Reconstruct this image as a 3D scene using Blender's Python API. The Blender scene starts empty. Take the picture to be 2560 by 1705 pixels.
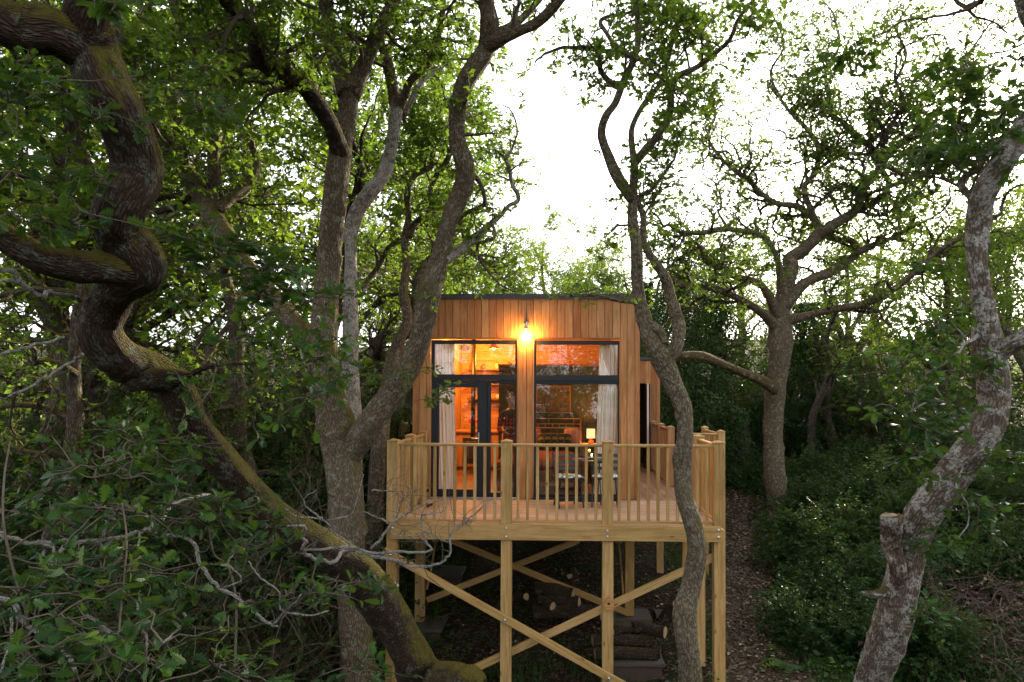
import bpy, bmesh, math, random
import numpy as np
from mathutils import Vector, Matrix, Euler

random.seed(7)
rng = np.random.default_rng(11)
scene = bpy.context.scene
R = math.radians

# ------------------------------------------------------------------ camera
FPX, PW, PH = 1800.0, 2560.0, 1705.0
CAM = Vector((0.0, -12.3, 1.84))
_m = Matrix.Rotation(0.024, 3, 'Z') @ Matrix.Rotation(0.027, 3, 'X')
_r, _fw, _u = _m @ Vector((1, 0, 0)), _m @ Vector((0, 1, 0)), _m @ Vector((0, 0, 1))
_roll = 0.0043
CR = _r * math.cos(_roll) + _u * math.sin(_roll)
CU = _u * math.cos(_roll) - _r * math.sin(_roll)
CF = _fw
PX0 = 1395.0 - FPX * CR.y / CF.y          # the y axis of the place vanishes at (1395, 978)
PY0 = 978.0 + FPX * CU.y / CF.y
cam_data = bpy.data.cameras.new('camera')
cam = bpy.data.objects.new('camera', cam_data)
scene.collection.objects.link(cam)
cam.matrix_world = Matrix(((CR.x, CU.x, -CF.x, CAM.x), (CR.y, CU.y, -CF.y, CAM.y), (CR.z, CU.z, -CF.z, CAM.z), (0, 0, 0, 1)))
cam_data.sensor_width = 36.0
cam_data.lens = 36.0 * FPX / PW
cam_data.shift_x = (PW / 2 - PX0) / PW
cam_data.shift_y = (PY0 - PH / 2) / PW
cam_data.clip_start = 0.05
cam_data.clip_end = 900.0
scene.camera = cam

# ------------------------------------------------------------------ sky, sun, exposure
SUN_AZ, SUN_EL = R(31), R(17)               # to the right of the view direction, low
world = bpy.data.worlds.new('World')
scene.world = world
world.use_nodes = True
wn = world.node_tree
wn.nodes.clear()
sky = wn.nodes.new('ShaderNodeTexSky')
sky.sky_type = 'NISHITA'
sky.sun_disc = False
sky.sun_elevation = SUN_EL
sky.sun_rotation = SUN_AZ
sky.altitude = 0.0
sky.air_density = 1.0
sky.dust_density = 4.0
sky.ozone_density = 1.0
hsv = wn.nodes.new('ShaderNodeHueSaturation')
hsv.inputs['Saturation'].default_value = 0.35       # thin high cloud
bgn = wn.nodes.new('ShaderNodeBackground')
bgn.inputs['Strength'].default_value = 0.13
wo = wn.nodes.new('ShaderNodeOutputWorld')
wn.links.new(sky.outputs[0], hsv.inputs['Color'])
cloud = wn.nodes.new('ShaderNodeMix')                # even thin cloud over the clear sky
cloud.data_type = 'RGBA'
cloud.inputs[0].default_value = 0.5
cloud.inputs[7].default_value = (8.0, 8.0, 8.2, 1)
wn.links.new(hsv.outputs[0], cloud.inputs[6])
wn.links.new(cloud.outputs[2], bgn.inputs['Color'])
wn.links.new(bgn.outputs[0], wo.inputs[0])
sd = bpy.data.lights.new('sun', 'SUN')
sd.energy = 5.0
sd.angle = R(1.5)
sd.color = (1.0, 0.86, 0.64)
sun = bpy.data.objects.new('sun', sd)
scene.collection.objects.link(sun)
_sv = Vector((math.sin(SUN_AZ) * math.cos(SUN_EL), math.cos(SUN_AZ) * math.cos(SUN_EL), math.sin(SUN_EL)))
sun.rotation_euler = _sv.to_track_quat('Z', 'Y').to_euler()
vs = scene.view_settings
scene.display_settings.display_device = 'sRGB'
vs.view_transform = 'Standard'
vs.look = 'None'
vs.exposure = 1.76
vs.gamma = 1.0
vs.use_curve_mapping = False
scene.render.engine = 'CYCLES'
scene.cycles.use_denoising = True
scene.cycles.max_bounces = 4
scene.cycles.diffuse_bounces = 2
scene.cycles.use_adaptive_sampling = True
scene.cycles.adaptive_threshold = 0.025
scene.cycles.glossy_bounces = 2
scene.cycles.transmission_bounces = 3
scene.cycles.transparent_max_bounces = 8
scene.cycles.sample_clamp_indirect = 6.0
scene.cycles.caustics_reflective = False
scene.cycles.caustics_refractive = False

# ------------------------------------------------------------------ pixel helpers: a point of the photograph at its own distance
def at(px, py, Y):
    d = CF + CR * ((px - PX0) / FPX) + CU * ((PY0 - py) / FPX)
    t = (Y - CAM.y) / d.y
    return CAM + d * t
def pd(px, py, d): return at(px, py, CAM.y + d)
FR = {'F': (0, 0, 1.0875), 'z1': (940, 700, .391), 'z2': (940, 1200, .39066), 'z3': (0, 0, .36549), 'z4': (0, 570, .36549),
      'z5': (0, 1130, .42463), 'z6': (700, 0, .44652), 'z7': (1500, 0, .4503), 'z8': (1660, 700, .641), 'd': (1560, 960, .2551),
      'l': (940, 1040, .22953), 'g3': (1060, 830, .19139), 'g4': (1320, 830, .19139), 'g5': (1340, 1100, .15303), 'g6': (1560, 720, .2551), 'g7': (1020, 1340, .32272), 'p': (0, 0, 1.0)}
def q(fr, x, y):
    a, b, s = FR[fr]
    return a + x * s, b + y * s
def W1(fr, x, y, Y):
    return at(*q(fr, x, y), Y)
def project(p):
    v = Vector(p) - CAM
    z = v.dot(CF)
    return PX0 + FPX * v.dot(CR) / z, PY0 - FPX * v.dot(CU) / z, z

# ------------------------------------------------------------------ object helpers
COL = scene.collection
WM = {}
I4 = Matrix.Identity(4)
def attach(o, parent, m=None):
    m = m or I4
    COL.objects.link(o)
    if parent is not None:
        o.parent = parent
        o.matrix_basis = WM[parent].inverted() @ m
    else:
        o.matrix_basis = m
    WM[o] = m.copy()
    return o
def T(v): return Matrix.Translation(Vector(v))
def tag(o, label=None, cat=None, group=None, kind=None):
    if label: o['label'] = label
    if cat: o['category'] = cat
    if group: o['group'] = group
    if kind: o['kind'] = kind
    return o
def thing(name, loc, label, cat, group=None, rotz=0.0):
    o = bpy.data.objects.new(name, None)
    o.empty_display_size = .2
    attach(o, None, T(loc) @ Matrix.Rotation(rotz, 4, 'Z'))
    return tag(o, label, cat, group)
def part(name, me, parent, m=None, label=None, kind=None):
    o = bpy.data.objects.new(name, me)
    attach(o, parent, m)
    return tag(o, label, None, None, kind)
def copy_tree(o, m, parent=None):
    c = o.copy()
    COL.objects.link(c)
    if parent is None:
        c.matrix_basis = m
    else:
        c.parent = parent
    for ch in o.children: copy_tree(ch, None, c)
    return c

def np_mesh(name, V, faces, mat, smooth=False, attrs=None, vec=None):
    """faces: list of (m,k) int arrays"""
    V = np.asarray(V, dtype=np.float32)
    me = bpy.data.meshes.new(name)
    me.vertices.add(len(V))
    me.vertices.foreach_set('co', V.ravel())
    loops = np.concatenate([f.ravel() for f in faces]).astype(np.int32)
    tot = np.concatenate([np.full(len(f), f.shape[1], dtype=np.int32) for f in faces])
    st = np.zeros(len(tot), dtype=np.int32)
    st[1:] = np.cumsum(tot)[:-1]
    me.loops.add(len(loops))
    me.loops.foreach_set('vertex_index', loops)
    me.polygons.add(len(tot))
    me.polygons.foreach_set('loop_start', st)
    me.polygons.foreach_set('use_smooth', np.full(len(tot), smooth, dtype=bool))
    for k, a in (attrs or {}).items():
        at_ = me.attributes.new(k, 'FLOAT', 'POINT')
        at_.data.foreach_set('value', np.asarray(a, dtype=np.float32))
    for k, a in (vec or {}).items():
        at_ = me.attributes.new(k, 'FLOAT_VECTOR', 'POINT')
        at_.data.foreach_set('vector', np.asarray(a, dtype=np.float32).ravel())
    me.update(calc_edges=True)
    if mat is not None:
        for mm in (mat if isinstance(mat, (list, tuple)) else [mat]): me.materials.append(mm)
    return me
def bm_mesh(name, bm, mat, smooth=False):
    me = bpy.data.meshes.new(name)
    bm.normal_update()
    bm.to_mesh(me)
    bm.free()
    for mm in (mat if isinstance(mat, (list, tuple)) else [mat]): me.materials.append(mm)
    if smooth: me.polygons.foreach_set('use_smooth', [True] * len(me.polygons))
    return me
_boxes = {}
def box_mesh(dx, dy, dz, mat, bev=.003, name='box'):
    k = (round(dx, 4), round(dy, 4), round(dz, 4), mat.name, bev)
    if k not in _boxes:
        bm = bmesh.new()
        bmesh.ops.create_cube(bm, size=1.0)
        bmesh.ops.scale(bm, vec=(dx, dy, dz), verts=bm.verts)
        b = min(bev, .3 * min(dx, dy, dz))
        if b > 0: bmesh.ops.bevel(bm, geom=list(bm.edges), offset=b, segments=1, affect='EDGES')
        _boxes[k] = bm_mesh(name, bm, mat)
    return _boxes[k]
def box(name, lo, hi, mat, parent=None, bev=.003, label=None):
    lo, hi = Vector(lo), Vector(hi)
    d = hi - lo
    return part(name, box_mesh(abs(d.x), abs(d.y), abs(d.z), mat, bev, name), parent, T((lo + hi) / 2), label)
def beam(name, p0, p1, w, t, mat, parent=None, up=(0, 1, 0), bev=.003):
    """bar from p0 to p1: length on local X, w on local Z, t on local Y"""
    p0, p1 = Vector(p0), Vector(p1)
    x = (p1 - p0).normalized()
    y = Vector(up)
    y = (y - x * y.dot(x)).normalized()
    z = x.cross(y)
    m = Matrix(((x.x, y.x, z.x, 0), (x.y, y.y, z.y, 0), (x.z, y.z, z.z, 0), (0, 0, 0, 1)))
    return part(name, box_mesh((p1 - p0).length, t, w, mat, bev, name), parent, T((p0 + p1) / 2) @ m)
def rod(name, pts, r, mat, parent=None, sides=8, smooth=True):
    V, Fq, _ = tube(np.array([list(p) for p in pts], dtype=float), np.full(len(pts), r) if np.isscalar(r) else np.array(r), sides, cap=True)
    o = pts[0]
    V = V - np.array(list(o))
    return part(name, np_mesh(name, V, Fq, mat, smooth), parent, T(o))
def lathe(profile, sides, mat, name='lathe', smooth=True):
    n = len(profile)
    a = np.arange(sides) * 2 * np.pi / sides
    V = np.concatenate([np.stack([r * np.cos(a), r * np.sin(a), np.full(sides, z)], 1) for r, z in profile])
    f = []
    for i in range(n - 1):
        j = np.arange(sides); k = (j + 1) % sides
        f.append(np.stack([i * sides + j, i * sides + k, (i + 1) * sides + k, (i + 1) * sides + j], 1))
    return np_mesh(name, V, [np.concatenate(f)], mat, smooth)

def tube(P, rad, sides, cap=False, v0=0, wob=None):
    """P (n,3), rad (n,). Returns verts, [faces], bark coordinates"""
    n = len(P)
    t = np.gradient(P, axis=0)
    t /= (np.linalg.norm(t, axis=1, keepdims=True) + 1e-9)
    md = P[-1] - P[0]
    md = md / (np.linalg.norm(md) + 1e-9)
    ref = np.cross(md, (0.31, 0.77, 0.56) if abs(md[1]) < .8 else (0.9, .1, .3))
    ref /= np.linalg.norm(ref) + 1e-9
    if n > 12:                                   # long limbs: carry the frame along
        N = np.zeros((n, 3)); r0 = ref - t[0] * ref.dot(t[0]); N[0] = r0 / np.linalg.norm(r0)
        for i in range(1, n):
            v = N[i - 1] - t[i] * N[i - 1].dot(t[i]); N[i] = v / (np.linalg.norm(v) + 1e-9)
    else:
        N = ref[None] - t * (t @ ref)[:, None]
        N /= np.linalg.norm(N, axis=1, keepdims=True) + 1e-9
    B = np.cross(t, N)
    a = np.arange(sides) * 2 * np.pi / sides
    ca, sa = np.cos(a), np.sin(a)
    rr = rad[:, None] * np.ones(sides)[None]
    s = np.concatenate([[0], np.cumsum(np.linalg.norm(np.diff(P, axis=0), axis=1))])
    if wob is not None: rr = rr * wob(s, a, rad)
    V = P[:, None, :] + rr[:, :, None] * (ca[None, :, None] * N[:, None, :] + sa[None, :, None] * B[:, None, :])
    i = np.arange(n - 1)[:, None] * sides
    j = np.arange(sides)[None]
    k = (j + 1) % sides
    Fq = np.stack([(i + j), (i + k), (i + sides + k), (i + sides + j)], -1).reshape(-1, 4) + v0
    faces = [Fq]
    if cap:
        faces.append((np.arange(sides)[::-1][None] + v0))
        faces.append((np.arange(sides)[None] + (n - 1) * sides + v0))
    bk = np.stack([rad[:, None] * ca[None], rad[:, None] * sa[None], np.repeat(s[:, None], sides, 1)], -1).reshape(-1, 3)
    return V.reshape(-1, 3), faces, bk

# ------------------------------------------------------------------ materials
class NT:
    def __init__(self, name):
        self.m = bpy.data.materials.new(name)
        self.m.use_nodes = True
        self.t = self.m.node_tree
        self.t.nodes.clear()
        self.out = self.t.nodes.new('ShaderNodeOutputMaterial')
    def n(self, typ, ins=None, **props):
        nd = self.t.nodes.new('ShaderNode' + typ)
        for k, v in props.items(): setattr(nd, k, v)
        for k, v in (ins or {}).items():
            s = nd.inputs[k]
            if hasattr(v, 'is_output'): self.t.links.new(v, s)
            else: s.default_value = v
        return nd
    def ramp(self, fac, stops, interp='LINEAR'):
        nd = self.t.nodes.new('ShaderNodeValToRGB')
        cr = nd.color_ramp
        cr.interpolation = interp
        while len(cr.elements) < len(stops): cr.elements.new(.5)
        for e, (p, c) in zip(cr.elements, stops):
            e.position = p
            e.color = (c[0], c[1], c[2], 1) if not np.isscalar(c) else (c, c, c, 1)
        self.t.links.new(fac, nd.inputs[0])
        return nd.outputs[0]
    def mix(self, fac, a, b, blend='MIX'):
        nd = self.t.nodes.new('ShaderNodeMix')
        nd.data_type = 'RGBA'
        nd.blend_type = blend
        for idx, v in ((0, fac), (6, a), (7, b)):
            if hasattr(v, 'is_output'): self.t.links.new(v, nd.inputs[idx])
            else: nd.inputs[idx].default_value = v if idx == 0 else (v[0], v[1], v[2], 1)
        return nd.outputs[2]
    def math(self, op, a, b=0.0, clamp=False):
        nd = self.t.nodes.new('ShaderNodeMath')
        nd.operation = op
        nd.use_clamp = clamp
        for i, v in enumerate((a, b)):
            if hasattr(v, 'is_output'): self.t.links.new(v, nd.inputs[i])
            else: nd.inputs[i].default_value = v
        return nd.outputs[0]
    def map(self, vec, scale=(1, 1, 1), loc=(0, 0, 0)):
        nd = self.n('Mapping', {'Scale': scale})
        self.t.links.new(vec, nd.inputs['Vector'])
        if hasattr(loc, 'is_output'): self.t.links.new(loc, nd.inputs['Location'])
        else: nd.inputs['Location'].default_value = loc
        return nd.outputs[0]
    def noise(self, vec, scale, detail=4, rough=.55, out='Fac', dist=0.0):
        nd = self.n('TexNoise', {'Scale': scale, 'Detail': detail, 'Roughness': rough, 'Distortion': dist})
        self.t.links.new(vec, nd.inputs['Vector'])
        return nd.outputs[out]
    def bump(self, h, strength=.5, dist=.02):
        return self.n('Bump', {'Height': h, 'Strength': strength, 'Distance': dist}).outputs[0]
    def done(self, sh):
        self.t.links.new(sh, self.out.inputs['Surface'])
        return self.m
    def pbr(self, col, rough=.6, normal=None, spec=.4, metal=0.0, **kw):
        nd = self.n('BsdfPrincipled')
        for k, v in {'Base Color': col, 'Roughness': rough, 'Specular IOR Level': spec, 'Metallic': metal, **kw}.items():
            s = nd.inputs[k]
            if hasattr(v, 'is_output'): self.t.links.new(v, s)
            else: s.default_value = (v[0], v[1], v[2], 1) if isinstance(v, tuple) and len(v) == 3 else v
        if normal is not None: self.t.links.new(normal, nd.inputs['Normal'])
        return nd.outputs[0]

def plain(name, col, rough=.6, spec=.4, metal=0.0, bumpy=0.0, scale=40, var=.15):
    k = NT(name)
    tc = k.n('TexCoord').outputs['Object']
    nz = k.noise(tc, scale, 4)
    c = k.mix(nz, tuple(x * (1 - var) for x in col), tuple(min(1, x * (1 + var)) for x in col))
    rz = k.math('ADD', rough - .06, k.math('MULTIPLY', nz, .12))
    return k.done(k.pbr(c, rz, k.bump(nz, bumpy, .01) if bumpy else None, spec, metal))

def bark_mat(name, dark, light, lichen=.3, moss=.4, lichcol=(.30, .32, .25), mosscol=(.12, .10, .018), fine=1.0, lsc=7.0):
    k = NT(name)
    bk = k.n('Attribute', attribute_name='bk').outputs['Vector']
    ridg = k.noise(k.map(bk, (42 * fine, 42 * fine, 13 * fine)), 1.0, 6, .66, dist=1.1)
    vo = k.n('TexVoronoi', {'Scale': 1.0, 'Randomness': 1.0}, feature='DISTANCE_TO_EDGE')
    k.t.links.new(k.map(bk, (40 * fine, 40 * fine, 12 * fine)), vo.inputs['Vector'])
    crack = k.math('MULTIPLY', vo.outputs['Distance'], 3.2, True)
    h = k.math('ADD', k.math('MULTIPLY', ridg, .7), k.math('MULTIPLY', crack, .45))
    col = k.ramp(h, [(.22, tuple(x * .35 for x in dark)), (.45, dark), (.78, light)])
    big = k.noise(bk, 2.2, 3)
    col = k.mix(k.math('MULTIPLY', big, .55), col, tuple(x * 1.15 for x in light))
    li = k.noise(bk, lsc, 6, .7)
    lf = k.ramp(li, [(.60 - lichen * .35, 0.0), (.66 - lichen * .35, .85)])
    li2 = k.noise(bk, lsc * 5, 3, .7)
    lf = k.math('MULTIPLY', lf, k.ramp(li2, [(.38, 0.0), (.55, 1.0)]))
    col = k.mix(lf, col, lichcol)
    nrm = k.n('NewGeometry').outputs['Normal']
    sx = k.n('SeparateXYZ')
    k.t.links.new(nrm, sx.inputs[0])
    up = k.math('ADD', k.math('MULTIPLY', sx.outputs['Z'], .42), k.math('MULTIPLY', sx.outputs['X'], .22))
    mz = k.math('ADD', k.math('ADD', up, k.math('MULTIPLY', k.noise(bk, 5.0, 5, .7), 1.0)), moss - .95)
    mf = k.ramp(mz, [(.12, 0.0), (.34, .92)])
    mn = k.noise(bk, 90.0, 3, .7)
    mc = k.mix(mn, tuple(x * .35 for x in mosscol), tuple(x * 1.35 for x in mosscol))
    col = k.mix(mf, col, mc)
    hh = k.math('ADD', h, k.math('MULTIPLY', k.math('MULTIPLY', mf, mn), .5))
    hh = k.math('ADD', hh, k.math('MULTIPLY', lf, .12))
    return k.done(k.pbr(col, .88, k.bump(hh, 1.0, .034), .10))

def leaf_mat(name, stops, trans=.38, tcol=(.22, .30, .03), rough=.45, spec=.16):
    k = NT(name)
    a = k.n('Attribute', attribute_name='rnd').outputs['Fac']
    col = k.ramp(a, stops)
    tc = k.n('TexCoord').outputs['Object']
    nz = k.noise(tc, 9.0, 3)
    col = k.mix(k.math('MULTIPLY', nz, .35), col, k.mix(.5, col, (.02, .05, .02)))
    p = k.pbr(col, rough, None, spec)
    tr = k.n('BsdfTranslucent', {'Color': k.mix(.55, col, tcol)}).outputs[0]
    mx = k.n('MixShader', {0: trans, 1: p, 2: tr}).outputs[0]
    return k.done(mx)

def wood_mat(name, tones, axis='Z', rough=.6, knots=.5, scale=1.0, groove=0, spec=.3, bump=.25, stain=(.70, .68, .62), blot=.35):
    """grain along a local axis; every board takes its own tone"""
    k = NT(name)
    tc = k.n('TexCoord').outputs['Object']
    rn = k.n('ObjectInfo').outputs['Random']
    off = k.n('CombineXYZ', {0: k.math('MULTIPLY', rn, 37.0), 1: k.math('MULTIPLY', rn, 91.0), 2: k.math('MULTIPLY', rn, 53.0)}).outputs[0]
    sl, sc = 1.1 * scale, 22.0 * scale
    sc3 = {'X': (sl, sc, sc), 'Y': (sc, sl, sc), 'Z': (sc, sc, sl)}[axis]
    v = k.map(tc, sc3, off)
    g = k.noise(v, 1.0, 6, .6, dist=1.4)
    fine = k.noise(k.map(tc, tuple(x * 6 for x in sc3), off), 1.0, 3, .6)
    tone = k.ramp(rn, [(i / max(1, len(tones) - 1), c) for i, c in enumerate(tones)])
    col = k.mix(k.ramp(g, [(.30, 1.0), (.62, 0.0)]), tone, k.mix(1.0, tone, (.60, .50, .42), 'MULTIPLY'))
    col = k.mix(k.math('MULTIPLY', fine, .35), col, k.mix(1.0, col, (.55, .48, .42), 'MULTIPLY'))
    # knots
    s2 = {'X': (3.2, 9, 9), 'Y': (9, 3.2, 9), 'Z': (9, 9, 3.2)}[axis]
    vo = k.n('TexVoronoi', {'Scale': .8, 'Randomness': 1.0})
    k.t.links.new(k.map(tc, s2, off), vo.inputs['Vector'])
    kf = k.ramp(vo.outputs['Distance'], [(.05, knots), (.13, 0.0)])
    col = k.mix(kf, col, k.mix(1.0, col, (.28, .20, .14), 'MULTIPLY'))
    st = k.noise(k.map(tc, (1.3, 1.3, 1.3), off), 1.0, 4, .6)
    col = k.mix(k.ramp(st, [(.42, 0.0), (.70, .6)]), col, k.mix(1.0, col, stain, 'MULTIPLY'))
    bl = k.noise(k.map(tc, tuple(3.0 if x == sl else 9.0 for x in sc3), off), 1.0, 5, .65)
    col = k.mix(k.ramp(bl, [(.52, 0.0), (.72, blot)]), col, k.mix(1.0, col, (.52, .46, .36), 'MULTIPLY'))
    h = k.math('ADD', g, k.math('MULTIPLY', fine, .4))
    if groove:
        sep = k.n('SeparateXYZ'); k.t.links.new(tc, sep.inputs[0])
        w = k.math('SINE', k.math('MULTIPLY', sep.outputs['Y' if axis == 'X' else 'X'], 2 * math.pi / groove))
        h = k.math('ADD', h, k.math('MULTIPLY', w, 1.2))
    return k.done(k.pbr(col, rough, k.bump(h, bump, .006), spec))

M = {}
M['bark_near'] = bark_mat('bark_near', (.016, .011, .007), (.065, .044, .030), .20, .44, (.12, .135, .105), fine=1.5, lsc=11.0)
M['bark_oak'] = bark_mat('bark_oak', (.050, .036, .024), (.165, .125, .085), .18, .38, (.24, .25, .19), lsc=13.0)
M['bark_deck'] = bark_mat('bark_deck', (.050, .036, .024), (.18, .138, .092), .26, .38, (.27, .27, .21), lsc=19.0)
M['bark_pale'] = bark_mat('bark_pale', (.085, .068, .054), (.27, .235, .20), .45, .34, (.40, .39, .35), lsc=9.0)
M['bark_far'] = bark_mat('bark_far', (.035, .026, .018), (.10, .078, .056), .2, .35, (.16, .17, .13), fine=.8)
M['twig'] = plain('twig', (.085, .068, .052), .85, .2, var=.4, scale=20)
M['twig_mid'] = plain('twig_mid', (.13, .115, .10), .85, .15, var=.5, scale=14)
M['twig_pale'] = bark_mat('twig_pale', (.11, .092, .078), (.33, .30, .275), .55, .10, (.48, .48, .45), fine=2.5, lsc=22.0)
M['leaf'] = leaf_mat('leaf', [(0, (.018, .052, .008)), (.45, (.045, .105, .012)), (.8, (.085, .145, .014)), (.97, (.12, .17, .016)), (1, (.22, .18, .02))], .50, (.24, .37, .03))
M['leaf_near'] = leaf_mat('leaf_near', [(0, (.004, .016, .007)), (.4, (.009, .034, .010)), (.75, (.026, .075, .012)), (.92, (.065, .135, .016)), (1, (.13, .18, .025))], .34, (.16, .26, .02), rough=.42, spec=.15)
M['leaf_far'] = leaf_mat('leaf_far', [(0, (.026, .062, .008)), (.5, (.062, .125, .012)), (.9, (.11, .175, .014)), (1, (.18, .18, .02))], .52, (.28, .39, .03))
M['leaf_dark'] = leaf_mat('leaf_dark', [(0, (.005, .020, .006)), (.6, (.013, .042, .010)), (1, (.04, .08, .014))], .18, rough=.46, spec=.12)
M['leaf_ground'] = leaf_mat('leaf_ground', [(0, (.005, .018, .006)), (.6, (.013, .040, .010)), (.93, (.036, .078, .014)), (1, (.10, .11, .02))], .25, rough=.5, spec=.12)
M['grass'] = leaf_mat('grass', [(0, (.016, .045, .014)), (.6, (.035, .085, .02)), (1, (.08, .12, .02))], .3, rough=.5, spec=.12)
M['cedar'] = wood_mat('cedar', [(.38, 0.164, 0.059), (.58, 0.311, 0.127), (.47, 0.213, 0.078), (.64, 0.376, 0.177), (.42, 0.185, 0.068), (.60, 0.332, 0.142), (.39, 0.153, 0.054), (.53, 0.273, 0.109), (.62, 0.360, 0.163), (.45, 0.202, 0.073)], 'Z', .55, .3, stain=(.74, .66, .58), blot=.3)
M['cedar_x'] = wood_mat('cedar_x', [(.33, .14, .055), (.40, .18, .075)], 'X', .55, .2)
pine = [(.42, .265, .095), (.53, .350, .140), (.46, .295, .108), (.58, .395, .175), (.50, .330, .130), (.40, .240, .080)]
M['pine_z'] = wood_mat('pine_z', pine, 'Z', .62, .85, stain=(.62, .66, .50), blot=.55)
M['pine_x'] = wood_mat('pine_x', pine, 'X', .62, .85, stain=(.66, .68, .54), blot=.45)
M['pine_y'] = wood_mat('pine_y', pine, 'Y', .62, .8, stain=(.62, .66, .50), blot=.5)
red = [(.45, .25, .12), (.40, .22, .10), (.48, .28, .14)]
M['pine_red_z'] = wood_mat('pine_red_z', red, 'Z', .62, .4)
M['pine_red_y'] = wood_mat('pine_red_y', red, 'Y', .62, .4)
dk = [(.58, .42, .29), (.64, .48, .34), (.54, .38, .26), (.60, .43, .30)]
M['deck_x'] = wood_mat('deck_x', dk, 'X', .65, .25, groove=.012, bump=.5)
M['deck_y'] = wood_mat('deck_y', [(.42, .24, .15), (.47, .27, .17), (.39, .22, .135)], 'Y', .6, .2, groove=.012, bump=.5)
M['frame'] = plain('frame', (.009, .014, .021), .5, .35, var=.12)
M['fascia'] = plain('fascia', (.030, .038, .046), .5, .5)
M['metal'] = plain('metal', (.62, .62, .62), .28, .5, 1.0)
M['zinc'] = plain('zinc', (.45, .50, .56), .4, .5, 1.0)
M['copper'] = plain('copper', (.65, .30, .16), .35, .5, 1.0)
M['black'] = plain('black', (.012, .012, .013), .5)
M['concrete'] = plain('concrete', (.075, .066, .054), .9, .2, bumpy=.5, scale=18, var=.35)
M['block'] = plain('block', (.07, .048, .038), .9, .2, bumpy=.5, scale=30, var=.3)
M['log_end'] = plain('log_end', (.30, .20, .11), .8, .2, scale=50, var=.35)
M['room_wood'] = wood_mat('room_wood', [(.44, .24, .095), (.48, .27, .11), (.42, .22, .085)], 'X', .6, .3)
M['room_wood_z'] = wood_mat('room_wood_z', [(.44, .24, .095), (.48, .27, .11), (.40, .21, .08)], 'Z', .6, .3)
M['room_dark'] = plain('room_dark', (.045, .050, .036), .7, var=.2, scale=6)
M['room_floor'] = wood_mat('room_floor', [(.20, .10, .05), (.16, .08, .04)], 'Y', .5, .2)
M['chair'] = plain('chair', (.014, .024, .027), .5, .4, var=.2)

def glass_mat():
    k = NT('glass')
    fc = k.n('LayerWeight', {'Blend': .5}).outputs['Facing']
    fac = k.math('ADD', k.math('MULTIPLY', k.math('POWER', fc, 5.0), .8), .07, True)
    tr = k.n('BsdfTransparent', {'Color': (.96, .97, .96, 1)}).outputs[0]
    gl = k.n('BsdfGlossy', {'Color': (.95, .97, 1, 1), 'Roughness': .0}).outputs[0]
    return k.done(k.n('MixShader', {0: fac, 1: tr, 2: gl}).outputs[0])
M['glass'] = glass_mat()
def clear_glass():
    k = NT('clear_glass')
    fc = k.n('LayerWeight', {'Blend': .5}).outputs['Facing']
    fr = k.math('ADD', k.math('MULTIPLY', k.math('POWER', fc, 4.0), .8), .04, True)
    tr = k.n('BsdfTransparent', {'Color': (.95, .95, .93, 1)}).outputs[0]
    gl = k.n('BsdfGlossy', {'Roughness': .02}).outputs[0]
    return k.done(k.n('MixShader', {0: fr, 1: tr, 2: gl}).outputs[0])
M['clear_glass'] = clear_glass()
def emit(name, col, s):
    k = NT(name)
    return k.done(k.n('Emission', {'Color': (*col, 1), 'Strength': s}).outputs[0])
WARM = (1.0, .34, .055)
M['bulb'] = emit('bulb', (1.0, .62, .25), 14.0)
M['flame'] = emit('flame', (1.0, .55, .2), 12.0)
def shade_mat():
    k = NT('lamp_shade')
    tc = k.n('TexCoord').outputs['Object']
    nz = k.noise(k.map(tc, (30, 30, 4)), 1.0, 3)
    c = k.mix(nz, (1.0, .50, .16), (1.0, .72, .36))
    e = k.n('Emission', {'Color': c, 'Strength': .55}).outputs[0]
    return k.done(e)
M['shade'] = shade_mat()
def curtain_mat():
    k = NT('linen')
    uv = k.n('Attribute', attribute_name='cu').outputs['Fac']
    s = k.math('SINE', k.math('MULTIPLY', uv, 34.0))
    st = k.ramp(s, [(.80, 0.0), (.88, 1.0)])
    col = k.mix(st, (.92, .91, .87), (.80, .66, .56))
    tc = k.n('TexCoord').outputs['Object']
    nz = k.noise(tc, 120, 2)
    col = k.mix(k.math('MULTIPLY', nz, .3), col, (.5, .47, .40))
    p = k.pbr(col, .9, k.bump(nz, .2, .004), .1)
    t = k.n('BsdfTranslucent', {'Color': col}).outputs[0]
    return k.done(k.n('MixShader', {0: .08, 1: p, 2: t}).outputs[0])
M['linen'] = curtain_mat()
def soil_mat():
    k = NT('soil')
    tc = k.n('TexCoord').outputs['Object']
    a = k.noise(tc, 1.1, 5, .6)
    b = k.noise(tc, 26, 4, .7)
    c = k.mix(b, (.009, .006, .005), (.045, .030, .020))
    g = k.mix(b, (.010, .020, .008), (.030, .048, .016))
    col = k.mix(k.ramp(a, [(.42, 0.0), (.58, 1.0)]), c, g)
    vo = k.n('TexVoronoi', {'Scale': 22.0})
    k.t.links.new(tc, vo.inputs['Vector'])
    lf = k.ramp(k.n('SeparateColor', {0: vo.outputs['Color']}).outputs[0], [(.72, 0.0), (.76, 1.0)])
    col = k.mix(k.math('MULTIPLY', lf, .6), col, (.11, .065, .04))
    return k.done(k.pbr(col, .95, k.bump(k.math('ADD', b, vo.outputs['Distance']), .9, .05), .05))
M['soil'] = soil_mat()
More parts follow.
